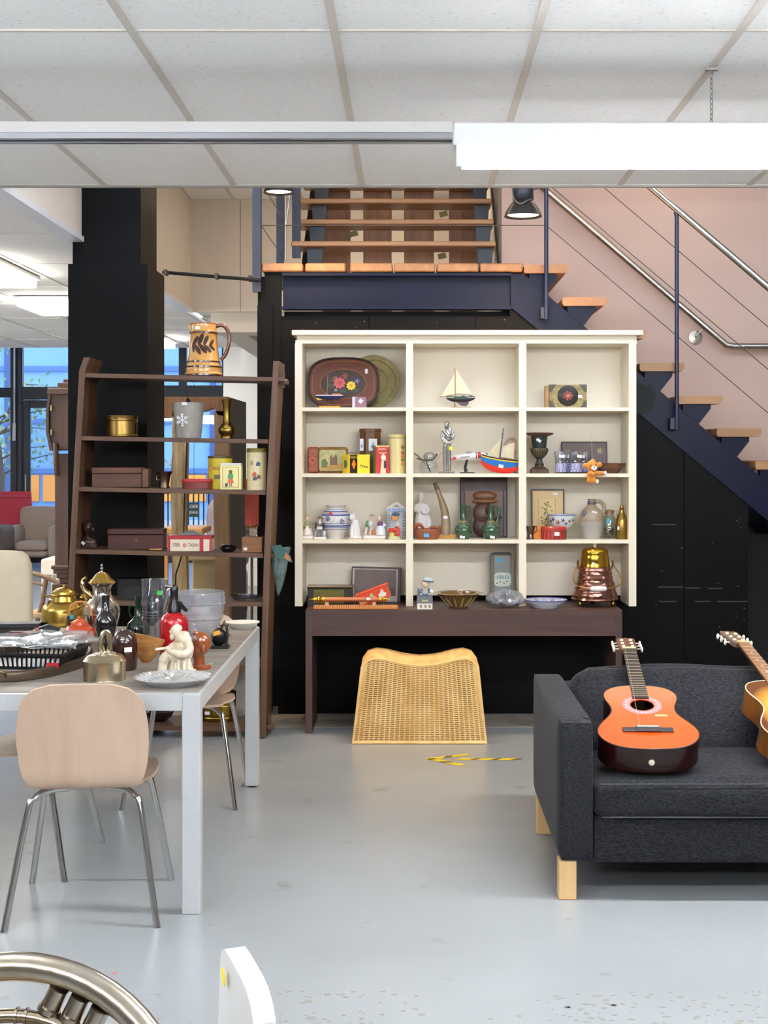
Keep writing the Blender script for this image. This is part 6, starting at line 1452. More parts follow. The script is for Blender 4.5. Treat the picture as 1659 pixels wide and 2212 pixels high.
for x, z in ((-9, 42), (6, 42), (12, 46), (-2, 45)): M(s).box(x - 1.5, x + 1.5, -11, -10.5, z, z + 2).build('printed_skater', C(60, 66, 66, 0.5), t, smooth=0)
stick(t, s, -5, -10.8, 93, 12, 6, col=(60, 160, 216))
t, s = item('plastic_bag', 'clear plastic bag of grey metal parts on the console', 'bag', 1092, 7.67, 0.683)
def bagf(u, v):
    a = 2 * math.pi * u; r_ = math.sin(math.pi * min(1, v * .98 + .02)) ** .6
    k = 1 + .10 * math.sin(5 * a + 7 * v) + .06 * math.sin(11 * a)
    return (41 * r_ * k * math.cos(a), 20 * r_ * k * math.sin(a), 1 + 40 * v * (0.72 + 0.28 * math.sin(a * 2 + 1)))
M(s).shell(bagf, 36, 12, 0.3).build('film', GLASS(236, 238, 242, 0.06, 0.08, (60, .6), haze=0.05), t)
for k in range(15):
    o = M(s).lathe([(0, -7), (5, -7), (6, 0), (4, 7), (0, 7)], 10).build('metal_part', C(*random.choice(((132, 136, 144), (110, 114, 120), (160, 164, 170))), 0.35, .6), t)
    o.location = (random.uniform(-27, 27) * s, random.uniform(-8, 8) * s, random.uniform(7, 16) * s); o.rotation_euler = (random.random() * 3, random.random() * 3, random.random())
t, s = item('painted_plate', 'blue rimmed white plate painted with pink flowers lying flat', 'plate', 1179, 7.69, 0.683)
M(s).lathe([(0, 0), (27, 0), (30, 4), (45, 15), (46, 17), (44, 17), (28, 7), (0, 5)], 40).build('dish', C(214, 216, 226, 0.25, coat=.4), t)
M(s).lathe([(43.4, 14.6), (46.4, 15.6), (46.2, 17.6), (42.6, 16.6)], 40).build('blue_rim', C(54, 66, 140, 0.3), t)
for k in range(12):
    a = R(30 * k); c = (206, 120, 130) if k % 3 == 0 else (52, 62, 130)
    o = flower(t, s, 0, 0, 5.2, 5, c, (230, 200, 200), 0); o.location = (36 * s * math.cos(a), 36 * s * math.sin(a), 12.4 * s); o.rotation_euler = (R(90) - R(35), 0, a + R(90))
t, s = item('copper_pot', 'ribbed copper and brass bucket with domed lid and porcelain knob', 'pot', 1285, 7.78, 0.683)
cp = [(49, 13), (51, 15), (48, 19), (49, 23), (46, 30), (44, 36), (45, 39), (42, 44), (43, 47), (40, 52), (38, 58), (39, 61), (36.5, 66), (37.5, 69), (35.5, 74), (36, 77), (33, 82), (34, 85)]
M(s).lathe([(0, 12)] + cp, 44).build('copper_body', C(160, 112, 98, 0.16, 1.0), t)
M(s).lathe([(33, 84), (32, 90), (31, 96), (31.6, 99), (29, 108), (28.6, 112), (29, 116), (27, 120), (22, 124), (10, 126.5), (0, 127)], 40).build('brass_lid', C(190, 150, 52, 0.16, 1.0), t)
M(s).lathe([(0, 126), (4, 126), (3, 130), (4, 132), (7.5, 136), (7.5, 139), (4, 141), (0, 141)], 16).build('porcelain_knob', m_porc, t)
M(s).tube(spline([(-37, -4, 94), (-40, -16, 86), (-50, -30, 66), (-44, -46, 48), (-17, -54, 42), (17, -54, 42), (44, -46, 48), (50, -30, 66), (40, -16, 86), (37, -4, 94)], 6), 1.5, 8).build('bail_handle', C(150, 118, 66, 0.3, 1), t)
M(s).lathe([(4, -17), (5, -14), (6.2, 0), (5, 14), (4, 17), (0, 17)], 14, mx=T3(0, -54, 41.5) @ Matrix.Rotation(R(90), 4, 'Y')).build('porcelain_grip', m_porc, t)
for sx in (-1, 1): M(s).tube([(sx * 36, -4, 80), (sx * 38, -6, 90), (sx * 37, -6, 98)], 2.2, 8).build('handle_lug', C(150, 118, 66, 0.3, 1), t)
for a in (-140, -40, 90):
    M(s).lathe([(0, 0), (3, 0), (5, 4), (5, 8), (3, 12), (4, 14), (0, 14)], 14, c=(46 * math.cos(R(a)), 40 * math.sin(R(a)), 0)).build('ball_foot', C(150, 120, 60, 0.25, 1), t)
stick(t, s, -6, -31, 92, 10, 6, rot=R(12))
# ================================================================ THINGS ON THE BROWN SHELF
YI = 7.53
t, s = item('stoneware_pitcher', 'large yellow brown pitcher with leaf pattern on top of the shelf', 'pitcher', 440, 7.52, shz(0, 440))
M(s).lathe([(0, 0), (40, 0), (41, 3), (40, 6), (37.5, 9), (38, 20), (35, 30), (31, 60), (28, 90), (29, 92), (28, 95), (27, 100), (27.5, 112), (26, 113), (24.5, 108), (25, 94), (27, 60), (30, 20), (0, 12)], 40).build('body', C(210, 154, 82, 0.25, n=(12, 0.15), coat=.5), t)
for z, r_, w in ((2.5, 41.2, 2.6), (20, 38.2, 2.6), (31, 35.6, 2.2), (93.5, 29, 3)):
    M(s).lathe([(r_ - 1.5, z - w), (r_ + .8, z - w * .5), (r_ + .8, z + w * .5), (r_ - 1.5, z + w)], 40).build('brown_ring', C(74, 38, 22, 0.22, coat=.5), t)
M(s).tube(spline([(24, 0, 108), (42, 0, 110), (54, 0, 94), (54, 0, 70), (46, 0, 46), (36, 0, 36)], 6), 4.2, 10).build('handle', C(96, 52, 30, 0.22, coat=.5), t)
M(s).prism([(-26, 112), (-34, 109), (-27, 96)], -5, 5).build('spout', C(196, 138, 72, 0.25), t, smooth=0)
M(s).lathe([(24.5, 111), (27.8, 112.6), (27.6, 114.4), (24.5, 114)], 40).build('rim', C(170, 84, 42, 0.25), t)
for k, (x, z, l, a) in enumerate(((-14, 74, 13, 62), (-2, 78, 14, 70), (9, 76, 12, 66), (20, 70, 10, 55), (-8, 56, 13, -58), (3, 58, 13, -52), (13, 58, 11, -48), (22, 60, 8, -42), (-18, 60, 10, -80))):
    pts = [(l * math.cos(q), l * .36 * math.sin(q)) for q in [i * math.pi / 6 for i in range(12)]]
    rr = 37 - z * .1; ang = math.asin(max(-.9, min(.9, x / rr)))
    o = M(s).prism(pts, -.5, 1.2).build('painted_leaf', C(62, 34, 20, 0.25), t, smooth=0)
    o.rotation_euler = (0, R(-a), 0); o.matrix_local = Matrix.Translation((rr * math.sin(ang) * s, -rr * math.cos(ang) * s, z * s)) @ Matrix.Rotation(ang, 4, 'Z') @ Matrix.Rotation(R(-6), 4, 'X') @ Matrix.Rotation(R(-a), 4, 'Y')
stick(t, s, -9, -26.5, 103, 10, 7)
t, s = item('brass_tin', 'round brass coloured tin with crimped rim on the second shelf', 'tin', 263, YI, shz(1, 263))
M(s).lathe([(0, 0), (32, 0), (34, 2), (34, 4), (33, 5), (33, 36), (34, 37), (34, 44), (35, 46), (33, 46), (32, 42), (0, 40)], 48).build('body', C(168, 136, 76, 0.28, 1.0, n=(12, 0.15)), t)
M(s).lathe([(33.4, 33), (34.4, 34), (33.4, 35)], 40).build('ring', C(150, 116, 60, 0.3, 1), t)
t, s = item('zinc_bucket', 'tall grey zinc bucket with a white snowflake on the second shelf', 'bucket', 407, YI, shz(1, 407))
M(s).lathe([(0, 0), (27, 0), (27.5, 2), (34, 74), (35, 76), (33.5, 76), (27, 6), (0, 4)], 36).build('body', C(176, 170, 160, 0.45, 0.1, n=(14, 0.3), st=(1, 1, .4)), t)
for k in range(6):
    a = R(60 * k + 30)
    m = M(s); m.tube([(0, 0, 0), (14 * math.cos(a), 0, 14 * math.sin(a))], 1.3, 5)
    for q in (6, 10):
        for d in (-1, 1): m.tube([(q * math.cos(a), 0, q * math.sin(a)), (q * math.cos(a) + 4 * math.cos(a + d * .9), 0, q * math.sin(a) + 4 * math.sin(a + d * .9))], 1.1, 5)
    o = m.build('snowflake_arm', C(226, 228, 230, 0.5), t); o.location = (-8 * s, -31.6 * s, 38 * s); o.rotation_euler = (R(5), 0, R(-13))
stick(t, s, -3, -34.4, 73, 11, 6)
M(s).ell((-2, 8, 80), (5, 5, 6), 10, 8).tube([(-2, 8, 84), (-4, 8, 90)], 1, 6).build('dark_bulb', C(24, 22, 24, 0.4), t)
t, s = item('brass_vase', 'slender brass vase with long neck on the second shelf', 'vase', 490, YI, shz(1, 490))
M(s).lathe([(0, 0), (13, 0), (13.5, 3), (12, 6), (17, 12), (18.5, 19), (16, 26), (10, 32), (8.5, 36), (7.4, 46), (7.6, 62), (9.6, 78), (12, 84), (11, 84.6), (8, 78), (6, 62)], 28).build('body', C(150, 122, 58, 0.28, 1.0, n=(14, 0.2)), t)
for z, r_ in ((6, 12.6), (31, 11.2), (34, 9.6)): M(s).lathe([(r_ - .8, z - 1), (r_ + .6, z), (r_ - .8, z + 1)], 24).build('ring', C(130, 100, 44, 0.3, 1), t)
t, s = item('wooden_box', 'brown wooden box with a plain lid on the third shelf', 'box', 262, YI, shz(2, 262))
bxm = WOOD((98, 56, 35), (72, 40, 25), 'X', 12, 0.4)
M(s).cbox(-60, 47, -16, 20, 0, 29, .8).build('body', bxm, t, smooth=0)
M(s).cbox(-60.5, 47.5, -16.5, 20.5, 30, 43, 1.2).build('lid', WOOD((108, 63, 40), (82, 46, 30), 'X', 12, 0.4), t, smooth=0)
M(s).cbox(48, 61, -15, 19, 0, 40, .8).build('end_block', WOOD((112, 74, 50), (88, 54, 36), 'Y', 12, 0.45), t, smooth=0)
t, s = item('metal_mortar', 'small worn metal mortar with a ring handle on the third shelf', 'mortar', 355, YI, shz(2, 355))
M(s).lathe([(0, 0), (11, 0), (11.5, 3), (10, 6), (13, 26), (17, 34), (18, 36), (16, 36), (12, 26), (0, 8)], 28).build('body', C(118, 100, 84, 0.35, 1.0, n=(14, 0.3)), t)
M(s).tube([(-12 + 4 * math.cos(a), -7 , 22 + 5 * math.sin(a)) for a in [k * math.pi / 5 for k in range(10)]], .9, 5, closed=True).build('ring_handle', C(150, 132, 110, 0.3, 1), t)
t, s = item('red_oval_box', 'flat red oval tin on the third shelf before the yellow tin', 'tin', 426, YI - .02, shz(2, 426))
M(s).lathe([(0, 0), (32, 0), (32, 14), (33, 14.4), (33, 20), (31.5, 21), (0, 21)], 32, sy=.55).build('body', C(128, 50, 44, 0.4, n=(14, .2)), t)
M(s).lathe([(32.9, 14.2), (33.7, 15), (33.7, 20), (32, 21.6), (0, 21.8)], 32, sy=.55).build('lid', C(176, 48, 50, 0.38), t)
t, s = item('coffee_tin', 'round yellow tin with red lettering behind the girl tin', 'tin', 476, YI + .05, shz(2, 476))
M(s).lathe([(0, 0), (26, 0), (26, 66), (27, 66.5), (27, 71), (0, 72)], 36, mi=[0, 0, 1, 1, 1]).build('body', [C(222, 200, 52, 0.38), C(96, 78, 44, 0.4)], t)
M(s).box(-10, 8, -26.6, -25.4, 22, 31).build('printed_scene', C(104, 96, 50, 0.4), t, smooth=0)
text('Cooper', 13 * s, C(186, 48, 36, 0.4), t, (-4 * s, -26.4 * s, 46 * s), sx=.85)
t, s = item('girl_tin', 'pale yellow square tin with a girl in green and orange', 'tin', 500, YI - .03, shz(2, 500))
M(s).cbox(-23, 23, -14, 14, 0, 52, 1).build('body', C(236, 226, 158, 0.4), t, smooth=0)
M(s).cbox(-22.5, 22.5, -13.5, 13.5, 52, 57, 1).build('lid', C(226, 222, 216, 0.4), t, smooth=0)
M(s).tube([(-17, -14.2, 5), (17, -14.2, 5), (17, -14.2, 48), (-17, -14.2, 48)], .6, 4, closed=True).build('red_border', C(196, 84, 60, 0.4), t)
M(s).prism([(-7, 14), (7, 14), (4, 24), (-4, 24)], -14.7, -14).build('printed_skirt', C(222, 104, 54, 0.4), t, smooth=0)
M(s).prism([(-5, 24), (5, 24), (6, 32), (0, 35), (-6, 32)], -14.7, -14).build('printed_blouse', C(70, 150, 84, 0.4), t, smooth=0)
M(s).prism([(-3, 34), (3, 34), (4, 40), (0, 43), (-4, 40)], -14.7, -14).build('printed_head', C(110, 72, 44, 0.4), t, smooth=0)
M(s).prism([(-12, 7), (-7, 6), (-6, 13), (-11, 14)], -14.7, -14).build('printed_case', C(60, 56, 60, 0.4), t, smooth=0)
for x in (-2.6, 1.4): M(s).box(x, x + 1.4, -14.7, -14, 7, 14).build('printed_leg', C(70, 60, 60, 0.4), t, smooth=0)
t, s = item('tall_biscuit_tin', 'tall cream round tin with olive lid at the shelf end', 'tin', 555, YI - .01, shz(2, 555))
M(s).lathe([(0, 0), (21.5, 0), (21.5, 82), (0, 82)], 34).build('body', C(226, 208, 168, 0.4), t)
M(s).lathe([(21.4, 81), (22.4, 81), (22.4, 88), (21, 90), (0, 90)], 34).build('lid', C(128, 118, 42, 0.38), t)
hexp = [(-14, 20), (0, 8), (14, 20), (14, 62), (0, 74), (-14, 62)]
M(s).tube([(x, -math.sqrt(max(1, 21.9 ** 2 - x * x)), z) for x, z in hexp], .9, 4, closed=True).build('yellow_border', C(226, 204, 60, 0.4), t)
for x, z, c in ((5, 56, (60, 80, 110)), (-8, 58, (150, 140, 110)), (-3, 34, (204, 92, 60)), (-2, 25, (80, 84, 90)), (6, 28, (110, 80, 60))):
    y = -math.sqrt(21.9 ** 2 - x * x)
    M(s).prism([(x - 5, z - 4), (x + 4, z - 4), (x + 5, z + 2), (x, z + 6), (x - 4, z + 2)], y - .4, y + 1.4).build('printed_child', C(*c, 0.45), t, smooth=0)
t, s = item('bronze_bust', 'small dark bronze bust of a head on the fourth shelf', 'bust', 189, YI, shz(3, 189))
m = M(s); m.ell((0, 0, 44), (11, 12, 14), 14, 10).ell((0, 3, 50), (13, 12, 10), 14, 10).tube([(0, 1, 24), (0, 0, 34)], [6, 6], 10).ell((0, 2, 12), (21, 11, 13), 14, 10).box(-20, 21, -8, 10, 0, 8).ell((0, -12, 42), (2.4, 3, 3.4), 8, 6).ell((12, 0, 40), (4, 3, 6), 8, 6)
m.build('head', C(70, 46, 40, 0.28, 0.5, n=(20, .3)), t, fuse=1.3 * s)
stick(t, s, -7, -11, 12, 8, 6, rot=R(40))
t, s = item('mahogany_box', 'long reddish mahogany box on the fourth shelf', 'box', 296, YI, shz(3, 296))
mh = WOOD((78, 36, 27), (56, 26, 20), 'X', 10, 0.35)
M(s).cbox(-60, 60, -16, 24, 0, 32, .8).build('body', mh, t, smooth=0)
M(s).cbox(-60.5, 60.5, -16.5, 24.5, 33, 45, 1).build('lid', mh, t, smooth=0)
M(s).lathe([(0, .5), (2.6, .5), (2.6, 0)], 12, mx=T3(2, -16.2, 20) @ RX90).build('keyhole', C(140, 96, 66, 0.35, .6), t)
M(s).cbox(32, 58, -26, -17, 0, 3, .8).build('wood_strip', C(190, 130, 76, 0.5), t, smooth=0)
t, s = item('tobacco_tin', 'red and cream tobacco tin lettered STER TABAK on the fourth shelf', 'tin', 413, YI - .03, shz(3, 413))
M(s).cbox(-46, 46, -18, 18, 0, 33, 1).build('body', C(232, 218, 194, 0.4), t, smooth=0)
M(s).cbox(-47, 47, -19, 19, 26, 34, 1).build('lid', C(172, 36, 44, 0.38), t, smooth=0)
for x0, x1 in ((-47, -42), (21, 29), (42, 47)): M(s).box(x0, x1, -18.6, -17.6, 0, 27).build('red_edge', C(178, 40, 46, 0.4), t, smooth=0)
text('STER', 10 * s, C(110, 30, 40, 0.4), t, (-29 * s, -18.4 * s, 13.5 * s), sx=.74)
text('TABAK', 10 * s, C(110, 30, 40, 0.4), t, (8 * s, -18.4 * s, 13.5 * s), sx=.74)
for k in range(8):
    a = R(45 * k); M(s).prism([(-11.5 + 5.6 * math.cos(a), 13.5 + 5.6 * math.sin(a)), (-11.5 + 1.8 * math.cos(a + .5), 13.5 + 1.8 * math.sin(a + .5)), (-11.5 + 1.8 * math.cos(a - .5), 13.5 + 1.8 * math.sin(a - .5))], -18.6, -17.8).build('star_point', C(196, 40, 44, 0.4), t, smooth=0)
t, s = item('foil_scrap', 'crumpled silver foil lying on the tobacco tin', 'foil', 413, YI - .03, shz(3, 413) + 34 * (YI - .03) / F)
M(s).shell(lambda u, v: (-26 + 52 * u, -12 + 24 * v, 9 * math.sin(math.pi * u) * math.sin(math.pi * v) + 1.6 * math.sin(9 * u) * math.sin(8 * v) + .6), 14, 10, .3).build('sheet', C(190, 188, 186, 0.3, .7), t)
t, s = item('ashtray', 'small glossy black ashtray on the fourth shelf', 'ashtray', 493, YI - .05, shz(3, 493))
M(s).lathe([(0, 0), (11, 0), (17, 6), (18.5, 9), (15, 14), (9, 16), (8, 14), (0, 8)], 26, fl=(4, .04)).build('dish', C(14, 14, 16, 0.12, coat=.6), t)
t, s = item('square_wood_box', 'small square light brown box under the coral lamp', 'box', 546, YI - .02, shz(3, 546))
M(s).cbox(-22, 22, -16, 18, 0, 33, .8).build('body', WOOD((150, 98, 56), (116, 72, 40), 'X', 14, 0.4), t, smooth=0)
stick(t, s, -14, -16.6, 8, 8, 6)
t, s = item('glass_cake_box', 'dark clear glass box standing on the fifth shelf', 'box', 290, YI, shz(4, 290))
M(s).cbox(-34, 34, -16, 18, 0, 46, 1).build('case', GLASS(150, 150, 156, 0.10), t, smooth=0)
M(s).cbox(-26, 30, -12, 14, 1, 26, 3).build('inner_tray', C(60, 60, 64, 0.3, .4), t, smooth=0)
t, s = item('glass_dish', 'shallow clear glass dish at the right end of the fifth shelf', 'dish', 530, YI, shz(4, 530))
M(s).lathe([(0, 0), (24, 0), (32, 8), (34, 12), (32, 12), (22, 3), (0, 2)], 30, sy=.5, fl=(9, .02)).build('dish_body', GLASS(214, 214, 226, 0.22), t)
t, s = item('foil_cone', 'teal metallic fabric cone hanging from the shelf side', 'ornament', 603, 7.50, ZA(1288, 7.50))
def conef(u, v):
    a = 2 * math.pi * u; r_ = (22 * v ** .8) * (1 + .16 * math.sin(3 * a + 5 * v) + .08 * math.sin(7 * a))
    return (r_ * math.cos(a) + 6 * v - 2, .55 * r_ * math.sin(a), 100 * v + 8 * v * math.cos(a + .7))
M(s).shell(conef, 26, 14, .5).build('cone', C(128, 152, 150, 0.28, 0.7, n=(14, .4), bp=(20, .5)), t)
M(s).prism([(-6, 84), (30, 74), (26, 88), (4, 112), (-16, 110)], -14, -12.6).build('flap', C(64, 104, 96, 0.4, .2, n=(16, .3)), t, smooth=0)
M(s).prism([(12, 84), (26, 76), (25, 84), (16, 96)], -14.9, -14.1).build('copper_patch', C(190, 120, 76, 0.35, .5), t, smooth=0)
M(s).tube([(-8, 0, 108), (-20, 2, 108)], 1.2, 6).build('loop', C(70, 100, 96, 0.5), t)
t, s = item('brass_planter', 'oval brass planter on the lowest board behind the chair', 'planter', 471, 7.58, shz(6, 471))
M(s).lathe([(0, 0), (36, 0), (37, 3), (38, 30), (39, 60), (40, 64), (38, 64), (36, 30), (0, 10)], 40, sy=.6).build('body', C(160, 130, 50, 0.25, 1.0, n=(14, .3)), t)
for z in (8, 34, 42): M(s).lathe([(37.4, z - 1.4), (38.8, z), (37.8, z + 1.4)], 40, sy=.6).build('band', C(190, 158, 74, 0.25, 1), t)
M(s).lathe([(0, 58), (36, 60)], 30, sy=.58).build('dried_flowers', C(96, 56, 44, 0.9, n=(60, .5)), t)
stick(t, s, -20, -22.6, 20, 11, 7)
t, s = item('iron_pan', 'dark shallow iron pan on the lowest board', 'pan', 345, 7.56, shz(6, 345))
M(s).lathe([(0, 0), (14, 0), (26, 10), (32, 22), (30, 22), (20, 8), (0, 4)], 28).build('pan', C(58, 50, 48, 0.4, .5), t)

# ================================================================ THINGS ON THE TABLE
def tY(py): return (H - TT) * F / (py - CY)
def titem(name, label, cat, px, py, **k):
    Y = tY(py); return item(name, label, cat, px, Y, TT, **k)
m_crys = GLASS(244, 247, 250, 0.22, 0.03)
def crystal_dish(m, r, h, n=30):
    m.lathe([(0, 3), (r * .55, 2), (r * .6, 0), (r * .64, 0), (r * .7, 4), (r, h), (r * .985, h + 1.4), (r * .93, h - 1), (r * .64, 6), (0, 6)], 72, fl=(24, .018))
t, s = titem('cut_crystal_plate', 'round cut crystal plate at the near corner of the table', 'plate', 374, 1478)
m = M(s); crystal_dish(m, 84, 17); m.build('dish', GLASS(246, 248, 250, 0.26, 0.05, haze=.22), t)  # diffuse white in dish and facets stands in for the crystal's sparkle
for k in range(24):
    a = R(15 * k); a2 = R(15 * k + 7.5)
    M(s).add([(50 * math.cos(a), 50 * math.sin(a), 7), (66 * math.cos(a2), 66 * math.sin(a2), 10), (82 * math.cos(a), 82 * math.sin(a), 18), (66 * math.cos(a2 - R(15)), 66 * math.sin(a2 - R(15)), 10), (66 * math.cos(a), 66 * math.sin(a), 16)], [(0, 1, 4), (1, 2, 4), (2, 3, 4), (3, 0, 4)]).build('facet', GLASS(254, 254, 255, 0.34, 0.04, haze=.38), t, smooth=0)
for k in range(16):
    a = R(22.5 * k); M(s).add([(0, 0, 6.4), (46 * math.cos(a - .16), 46 * math.sin(a - .16), 7), (46 * math.cos(a), 46 * math.sin(a), 9.5), (46 * math.cos(a + .16), 46 * math.sin(a + .16), 7)], [(0, 1, 2), (0, 2, 3)]).build('star_facet', GLASS(250, 250, 252, 0.3, 0.05, haze=.35), t, smooth=0)
t, s = titem('monk_statue', 'ivory statue of a seated reader in front of the red siphon', 'statue', 382, 1454)
m = M(s)
m.ell((13, 3, 50), (23, 18, 30), 18, 12).ell((13, 2, 72), (19, 15, 13), 16, 10).ell((15, 4, 82), (12, 12, 9), 14, 10)     # back, shoulders, cowl
m.ell((-2, -7, 91), (11, 11, 13.5), 16, 12).ell((1, -3, 97), (11.5, 11.5, 9), 14, 10).ell((-9, -11, 80), (5, 5, 8), 10, 8).ell((-13, -10, 91), (2.2, 2.2, 3.4), 8, 6).tube([(6, -2, 76), (0, -6, 84)], 8, 8)
m.tube(spline([(24, -10, 70), (31, -18, 54), (20, -27, 44), (-2, -28, 48), (-16, -26, 53)], 5), [9] * 7 + [8.5] * 7 + [7, 6.5, 6, 5, 4.6, 4.4, 4], 10)
m.tube(spline([(4, 6, 66), (-16, 0, 54), (-24, -12, 54)], 5), [8] * 5 + [6] * 3 + [4.4] * 3, 10)
m.lathe([(37, 0), (35, 8), (29, 26), (24, 40), (0, 46)], 24, sy=.68, fl=(8, .06))
m.tube(spline([(8, -10, 34), (-16, -18, 40), (-25, -22, 30), (-30, -24, 4)], 5), [13] * 6 + [11] * 5 + [8.5] * 5, 12)
for x0, z0, x1 in ((-14, 36, -20), (-4, 34, -6), (8, 30, 10), (20, 30, 24), (30, 34, 34)):
    m.tube(spline([(x0, -22, z0), (x0 * .5 + x1 * .5 - 2, -25, z0 * .5), (x1, -26, 3)], 4), [3, 3.4, 3.6, 3.6, 3.6, 3.8, 4, 4, 4.2], 8)
m.box(-37, 38, -25, 23, 0, 6)
m.build('figure', C(226, 216, 196, 0.5, n=(12, 0.10), c2=(196, 178, 150)), t, fuse=1.15 * s)
M(s).cbox(-36, -14, -30, -12, 57, 60.5, 1, mx=Matrix.Rotation(R(-6), 4, 'Y')).build('book', C(224, 214, 196, 0.5), t, smooth=0)
t, s = titem('head_sculpture', 'shiny brown carved wooden head facing left behind the ivory statue', 'carving', 434, 1445)
m = M(s); m.ell((2, 0, 56), (20, 18, 25), 18, 12).ell((-5, -2, 42), (16, 15, 21), 14, 10).ell((-11, 0, 78), (7, 7, 6), 10, 8).tube([(-4, 0, 8), (-4, 0, 30)], [12, 12], 12).ell((-20, -4, 46), (6, 5, 8), 10, 8).ell((-12, -2, 32), (10, 9, 9), 10, 8)
m.ell((8, -18, 44), (4.5, 4, 9), 10, 8); m.build('head', C(150, 76, 30, 0.2, n=(14, .3), coat=.6), t, fuse=1.4 * s)
M(s).lathe([(0, 0), (21, 0), (22, 4), (21, 9), (12, 11), (0, 11)], 24).build('foot', C(142, 70, 30, 0.22, coat=.6), t)
o = M().box(-0.012, 0.012, -0.01, 0.01, 0, 0.001).build('green_sticker', C(110, 214, 130, 0.5)); o.location = (XA(452, 5.22), 5.22, TT); tag(o, 'bright green price sticker lying beside the wooden head', 'sticker')
t, s = titem('soda_siphon', 'red soda siphon bottle with black head and chrome spout', 'siphon', 376, 1420)
M(s).lathe([(0, 0), (30, 0), (31, 4), (31, 72), (30, 80), (26, 88), (19, 94), (14, 97), (13, 99)], 36).build('bottle', C(186, 22, 30, 0.22, .35, coat=.6), t)
M(s).lathe([(14, 97), (16, 99), (15, 108), (10, 122), (9, 140), (10, 150), (6, 156), (0, 157)], 24, sx=.95).build('head', C(18, 18, 20, 0.25), t)
M(s).prism([(8, 120), (14, 122), (30, 104), (27, 98), (10, 110)], -6, 6).build('spout_cover', C(16, 16, 18, 0.25), t, smooth=0)
M(s).tube(spline([(-4, -4, 152), (-12, -6, 146), (-14, -6, 130), (-20, -6, 104)], 5), 2.4, 8).build('lever', m_silver, t)
M(s).ell((-10, -4, 154), (10, 6, 4), 12, 8).build('chrome_cap', m_silver, t)
t, s = titem('frosted_vase', 'large hazy clear glass vase behind the red siphon', 'vase', 431, 1400)
M(s).lathe([(0, 2), (22, 0), (24, 3), (26, 8), (38, 36), (50, 66), (55, 92), (56, 108), (54, 122), (52.5, 123), (52, 120), (53, 106), (52, 92), (46, 66), (34, 36), (20, 12), (0, 10)], 44).build('vase_body', GLASS(236, 236, 240, 0.12, 0.10, (30, .25), haze=.16), t)
for z, r_ in ((98, 55.8), (66, 50.6)): M(s).lathe([(r_ - 1, z - 2), (r_ + .9, z), (r_ - 1, z + 2)], 44).build('ring', GLASS(214, 214, 220, 0.3, haze=.3), t)
t, s = titem('glass_cylinder', 'tall clear glass cylinder vase with a green sticker', 'vase', 334, 1394)
M(s).lathe([(0, 4), (22, 4), (24, 10), (28, 142), (29, 143), (27.4, 141), (23, 12), (0, 10)], 36).build('cylinder', GLASS(232, 236, 240, 0.14, .03, (12, .2)), t)
M(s).lathe([(0, 0), (26, 0), (26, 8), (23, 10)], 30).build('thick_base', GLASS(190, 194, 198, 0.3), t)
for z in (60, 66, 72): M(s).lathe([(24.8, z), (25.8, z + 1.4), (25, z + 2.6)], 36).build('ring', GLASS(180, 184, 190, 0.35), t)
stick(t, s, 14, -24.4, 116, 13, 9, col=(60, 180, 84))
t, s = titem('green_bottle', 'dark green round bottle with a narrow neck', 'bottle', 298, 1384)
M(s).lathe([(0, 0), (18, 0), (24, 8), (26, 24), (22, 38), (12, 48), (7, 54), (6, 78), (8, 90), (8.4, 96), (6.6, 96), (4.6, 78)], 30).build('bottle_body', C(8, 44, 34, 0.08, coat=.8), t)
M(s).tube(spline([(-6, -2, 74), (-16, -4, 76), (-18, -4, 62), (-13, -2, 50)], 4), 1.8, 8).build('handle', C(10, 50, 40, 0.1), t)
t, s = titem('olive_wood_bowl', 'rough light wooden bowl behind the brown vase', 'bowl', 316, 1430)
M(s).shell(lambda u, v: ((10 + 28 * v ** .7) * math.cos(2 * math.pi * u) * (1 + .08 * math.sin(4 * math.pi * u + 1)), (9 + 20 * v ** .7) * math.sin(2 * math.pi * u), 3 + 52 * v + 10 * v * math.cos(2 * math.pi * u + 2.4)), 36, 10, -3).build('bowl_body', WOOD((196, 142, 82), (150, 96, 46), 'X', 14, 0.4), t)
M(s).lathe([(0, 3), (12, 3), (11, 0), (0, 0)], 20).build('bowl_foot', C(160, 104, 54, 0.5), t)
t, s = titem('brown_vase', 'glossy dark brown glazed vase with a white price tag', 'vase', 270, 1446)
M(s).lathe([(0, 0), (24, 0), (26, 6), (27, 26), (27, 56), (24, 72), (18, 82), (14, 84), (13, 82), (20, 70), (0, 60)], 34).build('vase_body', C(58, 28, 20, 0.12, n=(6, .3), coat=.8), t)
stick(t, s, 12, -25.4, 46, 16, 10, rzz=R(24))
t, s = titem('lidded_metal_box', 'round brushed metal box with upright ring handle', 'box', 226, 1468)
M(s).lathe([(0, 0), (45, 0), (45.6, 1), (45, 3), (45, 38), (46, 39), (46, 42), (44, 44), (38, 52), (20, 58), (0, 59)], 44).build('box_body', C(206, 190, 160, 0.22, 1.0, n=(4, .1)), t)
M(s).lathe([(0, 58), (24, 56.6), (24, 57.6), (0, 59.6)], 30).build('lid_plate', C(214, 210, 204, 0.25, .7), t)
M(s).tube([(2 + 9 * math.cos(a), 3 * math.cos(a), 80 + 23 * math.sin(a)) for a in [k * math.pi / 12 for k in range(24)]], 4, 8, closed=True, sy=1.6).build('ring_handle', C(180, 164, 132, 0.22, 1), t)
t, s = titem('dark_glass_carafe', 'black glass carafe with slim neck between pot and vase', 'carafe', 228, 1406)
M(s).lathe([(0, 0), (15, 0), (16, 3), (16, 26), (22, 46), (24, 58), (22, 70), (13, 84), (9, 90), (8.4, 118), (9.4, 119), (8, 119)], 30).build('carafe_body', C(20, 18, 22, 0.08, coat=.8), t)
